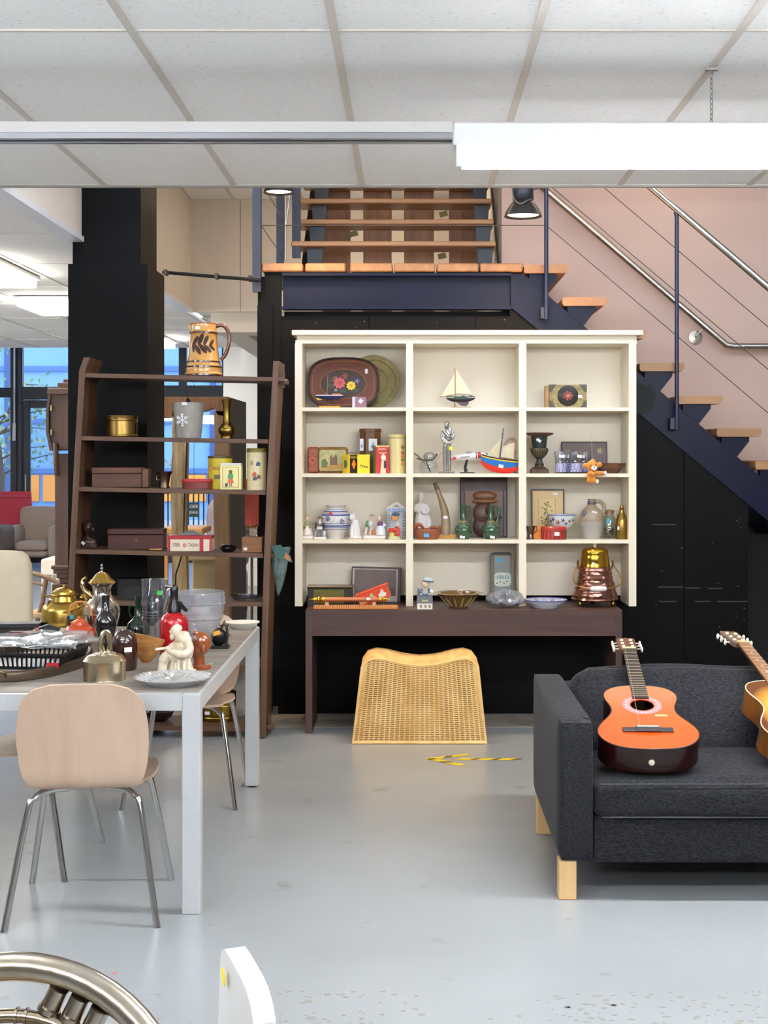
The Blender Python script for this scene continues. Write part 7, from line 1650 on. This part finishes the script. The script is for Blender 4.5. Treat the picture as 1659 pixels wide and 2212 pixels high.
t, s = titem('silver_coffee_pot', 'tall silver coffee pot with domed gold lid', 'coffee pot', 220, 1386)
M(s).lathe([(0, 0), (26, 0), (30, 8), (24, 14), (32, 34), (38, 56), (39, 70), (34, 84), (24, 94), (20, 102), (19, 114), (22, 122), (28, 126), (29, 129)], 40).build('pot_body', C(190, 180, 172, 0.14, 1.0), t)
M(s).lathe([(29, 128), (27, 131), (20, 136), (13, 146), (5, 151), (0, 152)], 32).build('lid', C(206, 172, 88, 0.16, 1), t)
M(s).lathe([(0, 151), (3, 151), (2, 155), (3.4, 158), (1.6, 161), (2.6, 164), (0, 169)], 14).build('finial', m_silver, t)
M(s).tube(spline([(-20, 0, 96), (-38, 0, 112), (-42, 0, 130), (-34, 0, 138)], 5), [7] * 5 + [5] * 5 + [3.4] * 6, 10).build('spout', C(196, 170, 110, 0.16, 1), t)
M(s).tube(spline([(-4, -22, 118), (-4, -36, 112), (-4, -38, 80), (-4, -34, 62)], 5), 3, 8).build('handle', m_silver, t)
t, s = titem('brass_kettle', 'squat brass kettle with a big swing handle', 'kettle', 138, 1368)
M(s).lathe([(0, 0), (46, 0), (47, 3), (47, 50), (44, 60), (32, 68), (28, 70), (27, 74), (24, 90), (14, 98), (0, 100)], 40).build('kettle_body', C(206, 170, 84, 0.24, 1.0, n=(4, .2)), t)
M(s).lathe([(28, 82), (32, 83), (32, 85), (27, 86)], 32).build('lid_rim', C(196, 160, 66, 0.16, 1), t)
M(s).lathe([(0, 98), (3, 98), (2, 101), (3.4, 104), (0, 106)], 12).build('knob', C(190, 156, 66, 0.18, 1), t)
M(s).tube(spline([(-30, -14, 70), (-24, -34, 58), (10, -44, 50), (44, -40, 60), (54, -24, 76), (40, -8, 84)], 6), 2.4, 8).build('swing_handle', C(196, 162, 84, 0.18, 1), t)
M(s).tube([(36, 0, 76), (62, 0, 84)], [4, 3], 10).build('spout', C(190, 154, 60, 0.18, 1), t)
M(s).ell((-24, -10, 72), (7, 5, 7), 10, 8).build('handle_lug', C(200, 190, 170, 0.2, 1), t)
stick(t, s, 24, -42, 40, 14, 9, col=(70, 186, 214), rzz=R(28))
t, s = titem('red_teapot', 'orange red patterned teapot with a cane handle', 'teapot', 172, 1396)
M(s).lathe([(0, 0), (22, 0), (30, 8), (33, 20), (32, 34), (26, 44), (20, 47), (0, 48)], 34, mi=[0, 0, 1, 1, 0, 0, 0]).build('pot_body', [C(196, 74, 40, 0.2, coat=.5), C(206, 176, 160, 0.25, n=(14, .5), c2=(190, 90, 60), coat=.4)], t)
M(s).lathe([(0, 46), (20, 46), (19, 52), (10, 57), (4, 59), (4, 63), (0, 64)], 26).build('lid', C(200, 80, 40, 0.2, coat=.5), t)
M(s).tube(spline([(-24, 0, 46), (-22, 0, 78), (-8, 0, 94), (12, 0, 94), (24, 0, 78), (25, 0, 46)], 6), 2.8, 8).build('cane_handle', C(186, 122, 62, 0.4), t)
for x in (-24, 25): M(s).tube([(x, 0, 42), (x, 0, 66)], 3, 8).build('handle_lug', C(30, 26, 26, 0.4), t)
M(s).tube(spline([(24, 0, 26), (34, -2, 34), (38, -2, 44)], 4), [6, 5.6, 5.2, 5, 4.6, 4.2, 4, 3.6, 3.2], 8).build('spout', C(190, 70, 40, 0.22), t)
# big tray with basket and leaf dish
tr_ = thing('serving_tray', 'large oval dark metal tray under the black basket', 'tray', (-1.455, 5.20, TT))
oe = [(0.215 * math.cos(a), 0.40 * math.sin(a)) for a in [k * math.pi / 30 for k in range(60)]]
M().plate(oe, 0.002, 0.008).build('base', C(96, 84, 76, 0.35, .7), tr_, smooth=0)
M().tube([(x, y, 0.018) for x, y in oe], 0.012, 8, closed=True, sy=1.7).build('rim', C(104, 88, 74, 0.32, .8), tr_)
M().tube(spline([(-0.02, -0.402, 0.025), (-0.025, -0.425, 0.04), (0.03, -0.425, 0.04), (0.03, -0.402, 0.02)], 5), 0.005, 8).build('handle', C(120, 96, 66, 0.35, .8), tr_)
bk = thing('slotted_basket', 'black slotted metal basket on the oval tray', 'basket', (-1.435, 5.10, TT + 0.012), R(-6))
bw, bd, bh = 0.17, 0.13, 0.062
def fr(x0, y0, x1, y1):
    m = M(); n = 20
    for k in range(n + 1):
        x, y = x0 + (x1 - x0) * k / n, y0 + (y1 - y0) * k / n
        M_ = 1 + .10
        m.add([(x * 1 - .0028, y - .0028, 0.010), (x + .0028, y - .0028, 0.010), (x + .0028, y + .0028, 0.010), (x - .0028, y + .0028, 0.010), (x * M_ - .0028, y * M_ - .0028, bh), (x * M_ + .0028, y * M_ - .0028, bh), (x * M_ + .0028, y * M_ + .0028, bh), (x * M_ - .0028, y * M_ + .0028, bh)], [(0, 1, 5, 4), (1, 2, 6, 5), (2, 3, 7, 6), (3, 0, 4, 7)])
    return m
for a in ((-bw, -bd, bw, -bd), (bw, -bd, bw, bd), (bw, bd, -bw, bd), (-bw, bd, -bw, -bd)):
    tag(fr(*a).build('bars', C(18, 18, 20, 0.35), bk, smooth=0), None, kind='stuff')
M().box(-bw, bw, -bd, bd, 0.0, 0.010).build('floor_plate', C(190, 190, 194, 0.3, .6), bk, smooth=0)
M().tube([(-bw * 1.1, -bd * 1.1, bh), (bw * 1.1, -bd * 1.1, bh), (bw * 1.1, bd * 1.1, bh), (-bw * 1.1, bd * 1.1, bh)], 0.006, 6, closed=True).build('rim', C(18, 18, 20, 0.35), bk)
M().tube([(-bw, -bd, .012), (bw, -bd, .012), (bw, bd, .012), (-bw, bd, .012)], 0.006, 6, closed=True).build('lower_rim', C(18, 18, 20, 0.35), bk)
M().box(bw - .04, bw + .004, -bd - .010, -bd - .004, 0.014, 0.034).build('red_tag', C(190, 26, 36, 0.4), bk, smooth=0)
ld_ = thing('crystal_leaf_dish', 'clear crystal dish of overlapping leaf shapes on the basket', 'dish', (-1.40, 5.10, TT + 0.012 + bh + 0.008))
for k, (a, l, w, z) in enumerate(((8, 0.25, 0.085, .012), (52, 0.24, 0.10, .028), (100, 0.22, 0.09, .030), (150, 0.24, 0.10, .022), (200, 0.22, 0.09, .010), (330, 0.20, 0.075, .004))):
    M().shell(lambda u, v: (math.cos(R(a)) * l * u - math.sin(R(a)) * w * (-1 + 2 * v) * math.sin(math.pi * min(1, .1 + .9 * u)) ** .7, math.sin(R(a)) * l * u + math.cos(R(a)) * w * (-1 + 2 * v) * math.sin(math.pi * min(1, .1 + .9 * u)) ** .7, z * u * 0.7 + 0.013 * (-1 + 2 * v) ** 2 + 0.004), 14, 8, 0.005).build('leaf', GLASS(246, 248, 250, 0.18, .05, (25, .10), haze=.10), ld_)  # diffuse white share brightens the leaves in place of sparkle
M().lathe([(0, 0), (0.05, 0), (0.07, .008), (0.05, .012), (0, .01)], 26).build('centre', GLASS(236, 240, 246, 0.35), ld_)
# further back on the left
t, s = titem('black_case', 'flat black case at the far left of the table', 'case', 30, 1372, rz=R(6))
M(s).cbox(-70, 58, -22, 26, 18, 27, 1).build('lid', C(38, 38, 42, 0.4, n=(14, .2)), t, smooth=0)
M(s).cbox(-68, 40, -16, 24, 0, 18, 1).build('body', C(30, 28, 30, 0.5), t, smooth=0)
t, s = titem('dark_red_box', 'dark red lacquer boxes lying before the black case', 'box', 62, 1388, rz=R(-4))
M(s).cbox(-46, 12, -14, 14, 0, 24, 5).build('body', C(112, 28, 30, 0.22, coat=.5), t, smooth=0)
M(s).cbox(16, 48, -12, 14, 0, 23, 3).build('body', C(122, 32, 34, 0.25, coat=.4), t, smooth=0)
M(s).cbox(12, 44, 2, 12, 23, 30, 2).build('orange_lid', C(214, 84, 40, 0.3), t, smooth=0)
t, s = titem('black_camera', 'angular black camera with a white strap beside the teapot', 'camera', 114, 1390, rz=R(18))
M(s).cbox(-16, 20, -10, 10, 0, 24, 3).build('body', C(26, 26, 30, 0.35), t, smooth=0)
M(s).prism([(-26, 22), (10, 20), (16, 34), (-10, 42), (-30, 36)], -8, 8).build('hood', C(52, 52, 60, 0.35), t, smooth=0)
M(s).tube(spline([(-16, -11, 4), (-22, -13, 16), (-16, -12, 28)], 4), 1.8, 6).build('strap', C(214, 196, 186, 0.5), t)
t, s = titem('yellow_book', 'pale yellow book lying in front of the brass kettle', 'book', 118, 1378, rz=R(-8))
M(s).cbox(-40, 36, -22, 18, 16, 20, .8).build('cover', C(206, 204, 176, 0.5), t, smooth=0)
M(s).cbox(-38, 35, -21, 17, 3, 16, .8).build('pages', C(178, 156, 60, 0.5), t, smooth=0)
M(s).cbox(-40, 36, -22, 18, 0, 3, .8).build('cover', C(150, 132, 50, 0.5), t, smooth=0)
t, s = titem('black_metal_ornament', 'black cast metal spiked ornament with an orange sticker', 'ornament', 476, 1400)
M(s).cbox(-26, 20, -14, 16, 0, 6, 1.5).build('base', C(40, 38, 40, 0.4, .5), t, smooth=0)
M(s).ell((-4, 2, 24), (18, 15, 20), 16, 10).build('body', C(34, 34, 36, 0.3, .6, n=(10, .3)), t)
M(s).tube([(8 + 7 * math.cos(a), 1, 28 + 24 * math.sin(a)) for a in [k * math.pi / 12 for k in range(24)]], 3, 8, closed=True).build('wheel', C(70, 62, 58, 0.35, .6), t)
for k in range(8): M(s).lathe([(2.4, 0), (0, 7)], 6, mx=T3(8 + 9 * math.cos(R(45 * k)), 1, 28 + 27 * math.sin(R(45 * k))) @ Matrix.Rotation(R(90 - 45 * k), 4, 'Y')).build('spike', C(50, 46, 46, 0.4, .6), t)
stick(t, s, -6, -14, 34, 16, 9, col=(240, 160, 50), rot=R(-18))
t, s = titem('pierced_plate', 'white plate with pierced rim at the far table corner', 'plate', 524, 1356)
M(s).lathe([(0, 0), (22, 0), (24, 3), (36, 11), (37, 13), (35, 13), (22, 5), (0, 4)], 40).build('dish', C(226, 222, 212, 0.35), t)
for k in range(30):
    a = R(12 * k); o = M(s).ell((0, 0, 0), (1.3, .6, 1.8), 6, 4).build('pierced_hole', C(60, 56, 52, 0.7), t); o.location = (34.6 * s * math.cos(a), 34.6 * s * math.sin(a), 11.2 * s); o.rotation_euler = (R(30), 0, a + R(90))
# ================================================================ REAR ROOM
ck = thing('longcase_clock', 'brown longcase clock seen from its side left of the pillar', 'clock', (XA(128, 9.0), 9.0, 0))
YK = 9.0
m_clk = WOOD((104, 76, 60), (82, 56, 43), 'Z', 5, 0.5)
def kb(px0, px1, py0, py1, name, y0=0.0, y1=0.42, mat_=None, ch=.004):
    M().cbox(XA(px0, YK), XA(px1, YK), YK + y0, YK + y1, ZA(py1, YK), ZA(py0, YK), ch).build(name, mat_ or m_clk, ck, smooth=0, world=True)
kb(114, 190, 980, 1226, 'trunk', .05, .36)
kb(107, 190, 850, 972, 'hood', .01, .40)
kb(104, 190, 838, 852, 'hood_cornice', -.02, .43)
kb(122, 190, 826, 838, 'hood_crest', .02, .38)
kb(132, 190, 818, 828, 'hood_crest', .05, .35)
M().prism([(XA(a, YK), ZA(b, YK)) for a, b in ((106, 845), (112, 843), (106, 885), (106, 935), (114, 972), (108, 974), (100, 935), (100, 885))], YK - .01, YK + .42).build('hood_door', WOOD((96, 72, 60), (76, 54, 42), 'Z', 5, 0.5), ck, smooth=0, world=True)
for py in (882, 934): kb(109, 114, py - 6, py + 6, 'hinge', -.012, .01, C(150, 130, 90, 0.4, .7), .001)
M().tube([P(119, 958, YK), P(121, 985, YK - .02), P(122, 1010, YK - .02), P(123, 1026, YK)], 0.018, 8).build('scroll_bracket', m_clk, ck, world=True)
for a, b, c in ((110, 1222, 1230), (114, 1230, 1240), (120, 1240, 1250), (126, 1250, 1262)): kb(a, 190, b, c, 'base_moulding', .0 + (a - 110) * .002, .40)
kb(112, 190, 1262, 1488, 'plinth', .0, .42)

ac = thing('armchair', 'beige fabric armchair standing far back by the windows', 'armchair', (XA(66, 19.0), 18.6, 0))
YA = 18.6; m_tp = C(186, 166, 152, 0.9, n=(20, .08))
def ab(px0, px1, py0, py1, y0, y1, name, puff=.01, mat_=None, par=None):
    cushion(name, mat_ or m_tp, par or ac, XA(px0, YA), XA(px1, YA), YA + y0, YA + y1, ZA(py1, YA), ZA(py0, YA), .05, puff=puff, n=6)
ab(22, 103, 1098, 1185, .45, .62, 'backrest')
ab(14, 33, 1137, 1204, -.05, .6, 'armrest')
ab(102, 121, 1137, 1204, -.05, .6, 'armrest')
ab(32, 103, 1170, 1190, -.1, .5, 'seat_cushion')
ab(32, 103, 1188, 1204, -.06, .5, 'seat_base')
for px in (18, 116): M().box(XA(px - 2, YA), XA(px + 2, YA), YA, YA + .05, 0, .1).build('leg', C(50, 40, 34, .6), ac, smooth=0, world=True)
a2 = thing('dark_armchair', 'dark brown armchair cut off by the left picture edge', 'armchair', (XA(-20, 18.2), 18.2, 0))
YA = 18.0
ab(-60, 6, 1138, 1202, -.05, .6, 'armrest', mat_=C(110, 92, 82, .8), par=a2); ab(-90, -20, 1160, 1204, -.05, .6, 'seat_base', mat_=C(110, 92, 82, .8), par=a2)
rs_ = thing('red_screen', 'crimson red board standing behind the beige armchair', 'board', (XA(20, 19.2), 19.2, 0))
M().prism([(XA(-60, 19.2), .02), (XA(60, 19.2), .02), (XA(66, 19.2), ZA(1128, 19.2)), (XA(62, 19.2), ZA(1062, 19.2)), (XA(-60, 19.2), ZA(1062, 19.2))], 19.30, 19.34).build('panel', C(206, 50, 74, .45), rs_, smooth=0, world=True)
M().tube([P(-60, 1072, 19.29), P(61, 1072, 19.29)], .02, 6).build('rail', C(220, 76, 96, .4), rs_, world=True)

cc = thing('cream_chair', 'high backed cream upholstered chair behind the table at the left edge', 'chair', (XA(20, 7.4), 7.4, 0))
YQ = 7.2
cushion('backrest', C(214, 198, 172, .85, n=(10, .08)), cc, XA(-110, YQ), XA(58, YQ), YQ, YQ + .12, .45, ZA(1195, YQ), .05, puff=.012, n=8)
cushion('seat', C(210, 194, 168, .85, n=(10, .08)), cc, XA(-110, YQ), XA(60, YQ), YQ + .05, YQ + .52, .34, .48, .04, puff=.01, n=6)
for px in (-104, 52):
    for y in (.02, .46): M().cbox(XA(px - 6, YQ), XA(px + 6, YQ), YQ + y, YQ + y + .035, 0, .36, .003).build('leg', C(120, 84, 54, .5), cc, smooth=0, world=True)
YV = 9.6
wc = thing('rush_seat_chair', 'wooden armchair with curved arm and rush seat behind the kettle', 'chair', (XA(105, YV), YV, 0))
m_wc = WOOD((150, 118, 88), (120, 90, 64), 'X', 6, .5)
def wp(px, py, dy=0.0): return P(px, py, YV + dy)
M().tube(spline([wp(55, 1236), wp(90, 1244), wp(130, 1262), wp(160, 1288)], 5), .016, 8).build('arm_rail', m_wc, wc, world=True)
M().tube([wp(56, 1255), wp(95, 1264)], .010, 8).build('arm_rail', m_wc, wc, world=True)
M().tube([wp(99, 1252), wp(92, 1300), wp(80, 1345), wp(66, 1448)], .017, 8).build('leg', m_wc, wc, world=True)
M().tube([wp(160, 1288), wp(152, 1448)], .017, 8).build('leg', m_wc, wc, world=True)
M().tube([wp(97, 1287), wp(150, 1290)], .012, 8).build('stretcher', m_wc, wc, world=True)
for dy in (.4,):
    M().tube([wp(60, 1245, dy), wp(60, 1430, dy)], .017, 8).build('leg', m_wc, wc, world=True)
    M().tube([wp(150, 1290, dy), wp(150, 1430, dy)], .017, 8).build('leg', m_wc, wc, world=True)
cushion('rush_seat', C(196, 164, 120, .8, n=(30, .2), st=(1, 6, 1)), wc, XA(58, YV), XA(158, YV), YV - .03, YV + .42, ZA(1336, YV), ZA(1322, YV), .015, n=5)
wb_ = thing('white_side_table', 'small white box table left of the clock base', 'table', (XA(104, 12.0), 12.0, 0))
M().cbox(XA(88, 12), XA(125, 12), 12.0, 12.4, ZA(1243, 12), ZA(1208, 12), .01).build('drawer_box', C(226, 216, 198, .6), wb_, smooth=0, world=True)
for px in (91, 122):
    for y in (12.02, 12.34): M().box(XA(px - 3, 12), XA(px + 3, 12), y, y + .03, 0, ZA(1243, 12)).build('leg', C(226, 216, 198, .6), wb_, smooth=0, world=True)

# ---- old wooden arch frame behind the brown shelf
YP = 9.3
af = thing('carved_arch_frame', 'weathered wooden arch frame with cream post and dark side', 'cabinet', (XA(430, YP), YP, 0))
m_post = C(176, 136, 98, .75, n=(8, .35), st=(3, 3, .4))
m_creamp = C(224, 204, 158, .7, n=(8, .3), st=(3, 3, .5), c2=(170, 130, 86))
def ap(px, py): return (XA(px, YP), ZA(py, YP))
M().prism([ap(352, 857), ap(492, 857), ap(492, 900), ap(470, 896), ap(462, 880), ap(440, 889), ap(410, 889), ap(384, 886), ap(376, 900), ap(352, 903)], YP, YP + .12).build('top_beam', WOOD((164, 116, 78), (130, 86, 54), 'Z', 6, .6), af, smooth=0, world=True)
M().prism([ap(372, 890), ap(402, 888), ap(398, 905), ap(404, 960), ap(400, 1100), ap(404, 1300), ap(402, 1480), ap(370, 1480), ap(372, 1200), ap(368, 1050), ap(372, 960)], YP, YP + .10).build('left_post', m_creamp, af, smooth=0, world=True)
M().prism([ap(462, 888), ap(492, 888), ap(494, 960), ap(492, 1100), ap(496, 1300), ap(494, 1480), ap(466, 1480), ap(464, 1200), ap(460, 1050), ap(464, 960)], YP, YP + .10).build('right_post', m_post, af, smooth=0, world=True)
M().box(XA(492, YP) - .03, XA(492, YP), YP + .10, YP + 1.04, 0, ZA(857, YP)).build('side_panel', C(70, 64, 60, .7, n=(6, .25), st=(1, 4, .4)), af, smooth=0, world=True)
M().cbox(XA(405, YP), XA(462, YP), YP + .2, YP + .5, .0, ZA(1205, YP), .01).build('plaster_block', C(228, 208, 160, .7, n=(8, .12)), af, smooth=0, world=True)
M().cbox(XA(396, YP), XA(470, YP), YP + .15, YP + .55, ZA(1215, YP), ZA(1198, YP), .01).build('plaster_cap', C(232, 212, 166, .7), af, smooth=0, world=True)
M().tube([P(408, 870, 9.25), P(402, 1000, 9.25), P(398, 1090, 9.25), P(396, 1190, 9.25), P(380, 1240, 9.25), P(378, 1300, 9.25)], .005, 6).build('cable', C(26, 24, 24, .6), af, world=True)

lc = thing('leather_chair', 'mauve grey leather armchair seen through the arch frame', 'armchair', (XA(450, 13.0), 13.0, 0))
YG = 13.0; m_lea = C(160, 146, 150, .4, n=(8, .15))
cushion('backrest', m_lea, lc, XA(432, YG), XA(520, YG), YG + .45, YG + .62, .40, ZA(1082, YG), .09, puff=.02, n=8)
cushion('seat', m_lea, lc, XA(436, YG), XA(520, YG), YG, YG + .6, .12, .42, .05, puff=.01, n=6)
cushion('armrest', m_lea, lc, XA(428, YG), XA(442, YG), YG, YG + .6, .10, .56, .04, n=5)
for px in (436, 516):
    for y in (.06, .5): M().cbox(XA(px - 4, YG), XA(px + 4, YG), YG + y, YG + y + .04, 0, .13, .003).build('leg', C(60, 46, 38, .5), lc, smooth=0, world=True)
bt_ = thing('bentwood_table', 'light wooden table edge left of the leather chair', 'table', (XA(395, 12.3), 12.3, 0))
M().cbox(XA(355, 12.3), XA(446, 12.3), 12.1, 12.6, ZA(1152, 12.3), ZA(1138, 12.3), .01).build('top', WOOD((206, 152, 92), (176, 122, 68), 'X', 5, .5), bt_, smooth=0, world=True)
for px in (362, 440): M().box(XA(px - 4, 12.3), XA(px + 4, 12.3), 12.2, 12.25, 0, ZA(1152, 12.3)).build('leg', WOOD((206, 152, 92), (176, 122, 68), 'Z', 5, .5), bt_, smooth=0, world=True)
sg = thing('hanging_sign', 'small dark green sign with white letters on the far window', 'sign', P(419, 1117, 17.0))
M().cbox(-.062, .062, -.006, .006, 0, .18, .003).build('board', C(40, 58, 56, .5), sg, smooth=0)
text('GER', .058, C(236, 236, 236, .5), sg, (0, -.0075, .132)); text('JIGANG', .05, C(236, 236, 236, .5), sg, (0, -.0075, .058), sx=.66)
M().tube([(0, 0, .18), (0, 0, 3.3 - sg.location.z)], .003, 5).build('hanger', C(60, 60, 60, .5), sg)
wl = text('N', .16, C(240, 244, 248, .5), None, (XA(362, YF - .02), YF - .02, ZA(1000, YF)), name='window_letter'); tag(wl, 'white letter N stuck on the rear window', 'letter')
bl = thing('window_railing', 'thin dark railing bars outside the rear window', 'railing', (XA(420, 20.2), 20.2, -.1))
for k in range(12): M().tube([(XA(352 + 11 * k, 20.2), 20.2, -.1), (XA(352 + 11 * k, 20.2), 20.2, ZA(1062, 20.2))], .012, 5).build('bar', C(40, 44, 54, .5), bl, world=True)
M().tube([(XA(350, 20.2), 20.2, ZA(1064, 20.2)), (XA(476, 20.2), 20.2, ZA(1064, 20.2))], .02, 6).build('top_rail', C(40, 44, 54, .5), bl, world=True)

# ---- coral floor lamp behind the shelf
fl_ = thing('floor_lamp', 'coral pleated column lamp with glass knob on a brass pole', 'lamp', (XA(544, 7.93), 7.93, 0))
s = 7.93 / F
zb = ZA(1135, 7.93)
M(s).lathe([(0, 0), (13, 0), (14.5, 3), (15, 100), (0, 101)], 48, c=(0, 0, zb / s), fl=(14, .05)).build('pleated_shade', C(216, 98, 78, .6), fl_)
M(s).lathe([(0, -4), (13, -4), (14.6, 0), (13.6, 3), (0, 4)], 24, c=(0, 0, zb / s)).build('bead_ring', C(170, 104, 60, .35, .4), fl_)
M(s).lathe([(4, -34), (9, -30), (8, -24), (13, -16), (14, -10), (9, -4)], 24, c=(0, 0, zb / s)).build('glass_knob', GLASS(230, 222, 210, .3, .05), fl_)
M().tube([(0, 0, .02), (0, 0, zb - 34 * s)], .008, 8).build('pole', C(150, 124, 70, .4, .8), fl_)
M().lathe([(0, 0), (.11, 0), (.11, .012), (.03, .03), (0, .03)], 28).build('base', C(130, 106, 60, .4, .8), fl_)

# ================================================================ FOREGROUND
wh = thing('white_chair', 'white plastic chair back with a yellow dot in the foreground', 'chair', (-0.34, 2.10, 0))
m_wp = C(214, 212, 210, .4)
fo = [(476, 2062, 2.16), (479, 2052, 2.12), (485, 2050, 2.08), (495, 2066, 2.03), (506, 2086, 2.0), (520, 2112, 1.965), (532, 2139, 1.94), (541, 2172, 1.92), (548, 2214, 1.90), (552, 2330, 1.88), (548, 2560, 1.88), (472, 2420, 2.22), (470, 2250, 2.2)]
fv = [P(*q) for q in fo]; sv = [q + Vector((.030, .012, 0)) for q in fv]; nf = len(fv)
M().add(fv + sv, [tuple(range(nf)), tuple(range(2 * nf - 1, nf - 1, -1))] + [(i, nf + i, nf + (i + 1) % nf, (i + 1) % nf) for i in range(nf)]).build('backrest', m_wp, wh, smooth=30, world=True)
fn_ = (fv[0] - fv[8]).cross(fv[11] - fv[8]).normalized()
if fn_.y > 0: fn_ = -fn_
o = M().lathe([(0, .0012), (.016, .0012), (.016, 0)], 18, sx=1.0, sy=.8).build('yellow_dot', C(240, 214, 30, .5), wh)
o.matrix_local = Matrix.Translation(P(489, 2110, 2.06) - Vector(wh.location) + fn_ * .004) @ fn_.to_track_quat('Z', 'Y').to_matrix().to_4x4()
M().cbox(-.50, .04, -.22, .22, .40, .44, .015).build('seat', m_wp, wh, smooth=0)
for x in (-.46, .0):
    for y in (-.19, .19): M().tube([(x, y, .41), (x * 1.05, y * 1.1, 0)], .014, 8).build('leg', m_wp, wh)

hn = thing('brass_horn', 'tarnished silver brass instrument tubing in the lower left corner', 'horn', (XA(-20, 1.62), 1.62, .52))
m_horn = C(190, 184, 176, .2, 1.0, n=(6, .25), c2=(160, 146, 124))
hc = Vector((XA(-25, 1.62), 1.62, ZA(2535, 1.62)))
def ringp(r, a0, a1, n, tilt=-28, dz=0.0):
    mx = Matrix.Rotation(R(tilt), 4, 'X'); out = []
    for k in range(n + 1):
        a = R(a0 + (a1 - a0) * k / n); q = mx @ Vector((r * math.cos(a), dz, r * math.sin(a))); out.append(hc + q - Vector(hn.location))
    return out
M().tube(ringp(.232, -60, 240, 48), [.0185] * 49, 12).build('main_bow', m_horn, hn)
M().tube(ringp(.175, 20, 160, 24, dz=.01), .009, 10).build('inner_tube', m_horn, hn)
M().tube(ringp(.15, 60, 300, 30, dz=-.01), .008, 10).build('inner_tube', m_horn, hn)
M().tube(ringp(.115, 0, 330, 30, dz=.015), .008, 10).build('inner_tube', m_horn, hn)
for k, a in enumerate((58, 66, 74)):
    p1 = ringp(.214, a, a, 1)[0]; p0 = p1 + Vector((-.035, .0, -.075))
    M().tube([p0, p1], [.0135, .0125], 14).build('valve_casing', m_horn, hn)
    M().tube([p0.lerp(p1, .62), p0.lerp(p1, .70)], .0155, 14).build('ferrule', C(170, 160, 146, .2, 1), hn)
    M().tube(spline([p0, p0 + Vector((-.01, -.01, -.02)), p0 + Vector((-.03, -.01, -.03)), p0 + Vector((-.05, 0, -.02))], 4), .0085, 10).build('crook', m_horn, hn)
for a in (84, 88): M().tube([ringp(.175, a - 1, a - 1, 1, dz=.01)[0], ringp(.175, a, a, 1, dz=.01)[0]], .0112, 12).build('ferrule', C(170, 160, 146, .2, 1), hn)
M().tube([ringp(.20, 30, 30, 1)[0], ringp(.05, 120, 120, 1)[0], ringp(.12, 190, 190, 1)[0]], .009, 10).build('lead_pipe', m_horn, hn)
hs = thing('low_stand', 'dark low stand carrying the brass instrument below the picture', 'stand', (XA(-20, 1.62), 1.62, 0))
M().cbox(-.22, .22, -.20, .22, .46, .50, .006).build('top', WOOD((96, 70, 52), (70, 50, 38), 'X', 6, .5), hs, smooth=0)
for x in (-.19, .19):
    for y in (-.17, .19): M().cbox(x - .02, x + .02, y - .02, y + .02, 0, .46, .003).build('leg', C(70, 50, 38, .5), hs, smooth=0)

# ================================================================ surface details belong to the part that carries them
MAIN = ('body', 'vase_body', 'jug_body', 'bowl_body', 'pot_body', 'kettle_body', 'bottle_body', 'bottle', 'box_body', 'tin_body', 'cup_body', 'base', 'dish', 'board', 'back', 'bowl', 'glass_body', 'horn', 'lid', 'box', 'head', 'figures', 'hull', 'copper_body', 'house', 'rod', 'cylinder', 'fuselage', 'case', 'bar', 'paper', 'hood', 'backrest')
DETAIL = ('printed', 'painted', 'price_sticker', 'brown_ring', 'blue_', 'gold_line', 'dark_oval', 'red_dot', 'yellow_dot', 'orange_diamond', 'black_label', 'green_', 'white_tile', 'grey_check', 'engraved', 'trickled', 'tan_collar', 'pierced', 'tooth', 'hinge', 'muzzle', 'nose', 'eye', 'paw_pad', 'foot_pad', 'red_edge', 'red_border', 'yellow_border', 'star_point', 'lettering', 'dark_stripe', 'glass_rib', 'facet', 'star_facet', 'ring', 'olive_label', 'label', 'keyhole', 'snowflake', 'carved', 'white_stripe', 'yellow_stripe', 'yellow_bow', 'stripe', 'fluted', 'medallion', 'corner_ornament', 'window', 'roof_sign', 'red_band', 'black_band', 'red_arrow', 'inner_sheet', 'mount', 'end_picture', 'side_seam', 'seam')
SPECIAL = {'fret': 'fingerboard', 'dot_inlay': 'fingerboard', 'string_roller': 'headstock', 'tuning_peg': 'headstock', 'inlay': 'rosette', 'saddle': 'bridge', 'strap_button': 'body', 'binding': 'body', 'worn_spot': 'soundboard', 'finial': 'lid', 'knob': 'lid', 'porcelain_knob': 'brass_lid', 'pediment_recess': 'pediment', 'fabric_tag': 'armrest', 'porcelain_grip': 'bail_handle', 'cap_brim': 'cap', 'cap_band': 'cap', 'wedge': 'tenon', 'ferrule': 'valve_casing'}
def stem(o): return o.name.split('.')[0]
def plain(o): return (o.matrix_local - Matrix.Identity(4)).to_translation().length < 1e-9 and o.matrix_basis == Matrix.Identity(4)
bpy.context.view_layer.update()
for root in [o for o in list(COL.objects) if o.parent is None and o.get('category') and o.type == 'EMPTY']:
    kids = list(root.children); main = None
    for nm in MAIN:
        main = next((k for k in kids if stem(k) == nm and plain(k)), None)
        if main: break
    for k in kids:
        if k.type != 'MESH' or k.children: continue
        n_ = stem(k)
        if n_ in SPECIAL:
            q = next((x for x in kids if stem(x) == SPECIAL[n_] and plain(x)), None)
            if q and q is not k: k.parent = q
        elif main is not None and k is not main and n_ not in MAIN and n_.startswith(DETAIL):
            k.parent = main
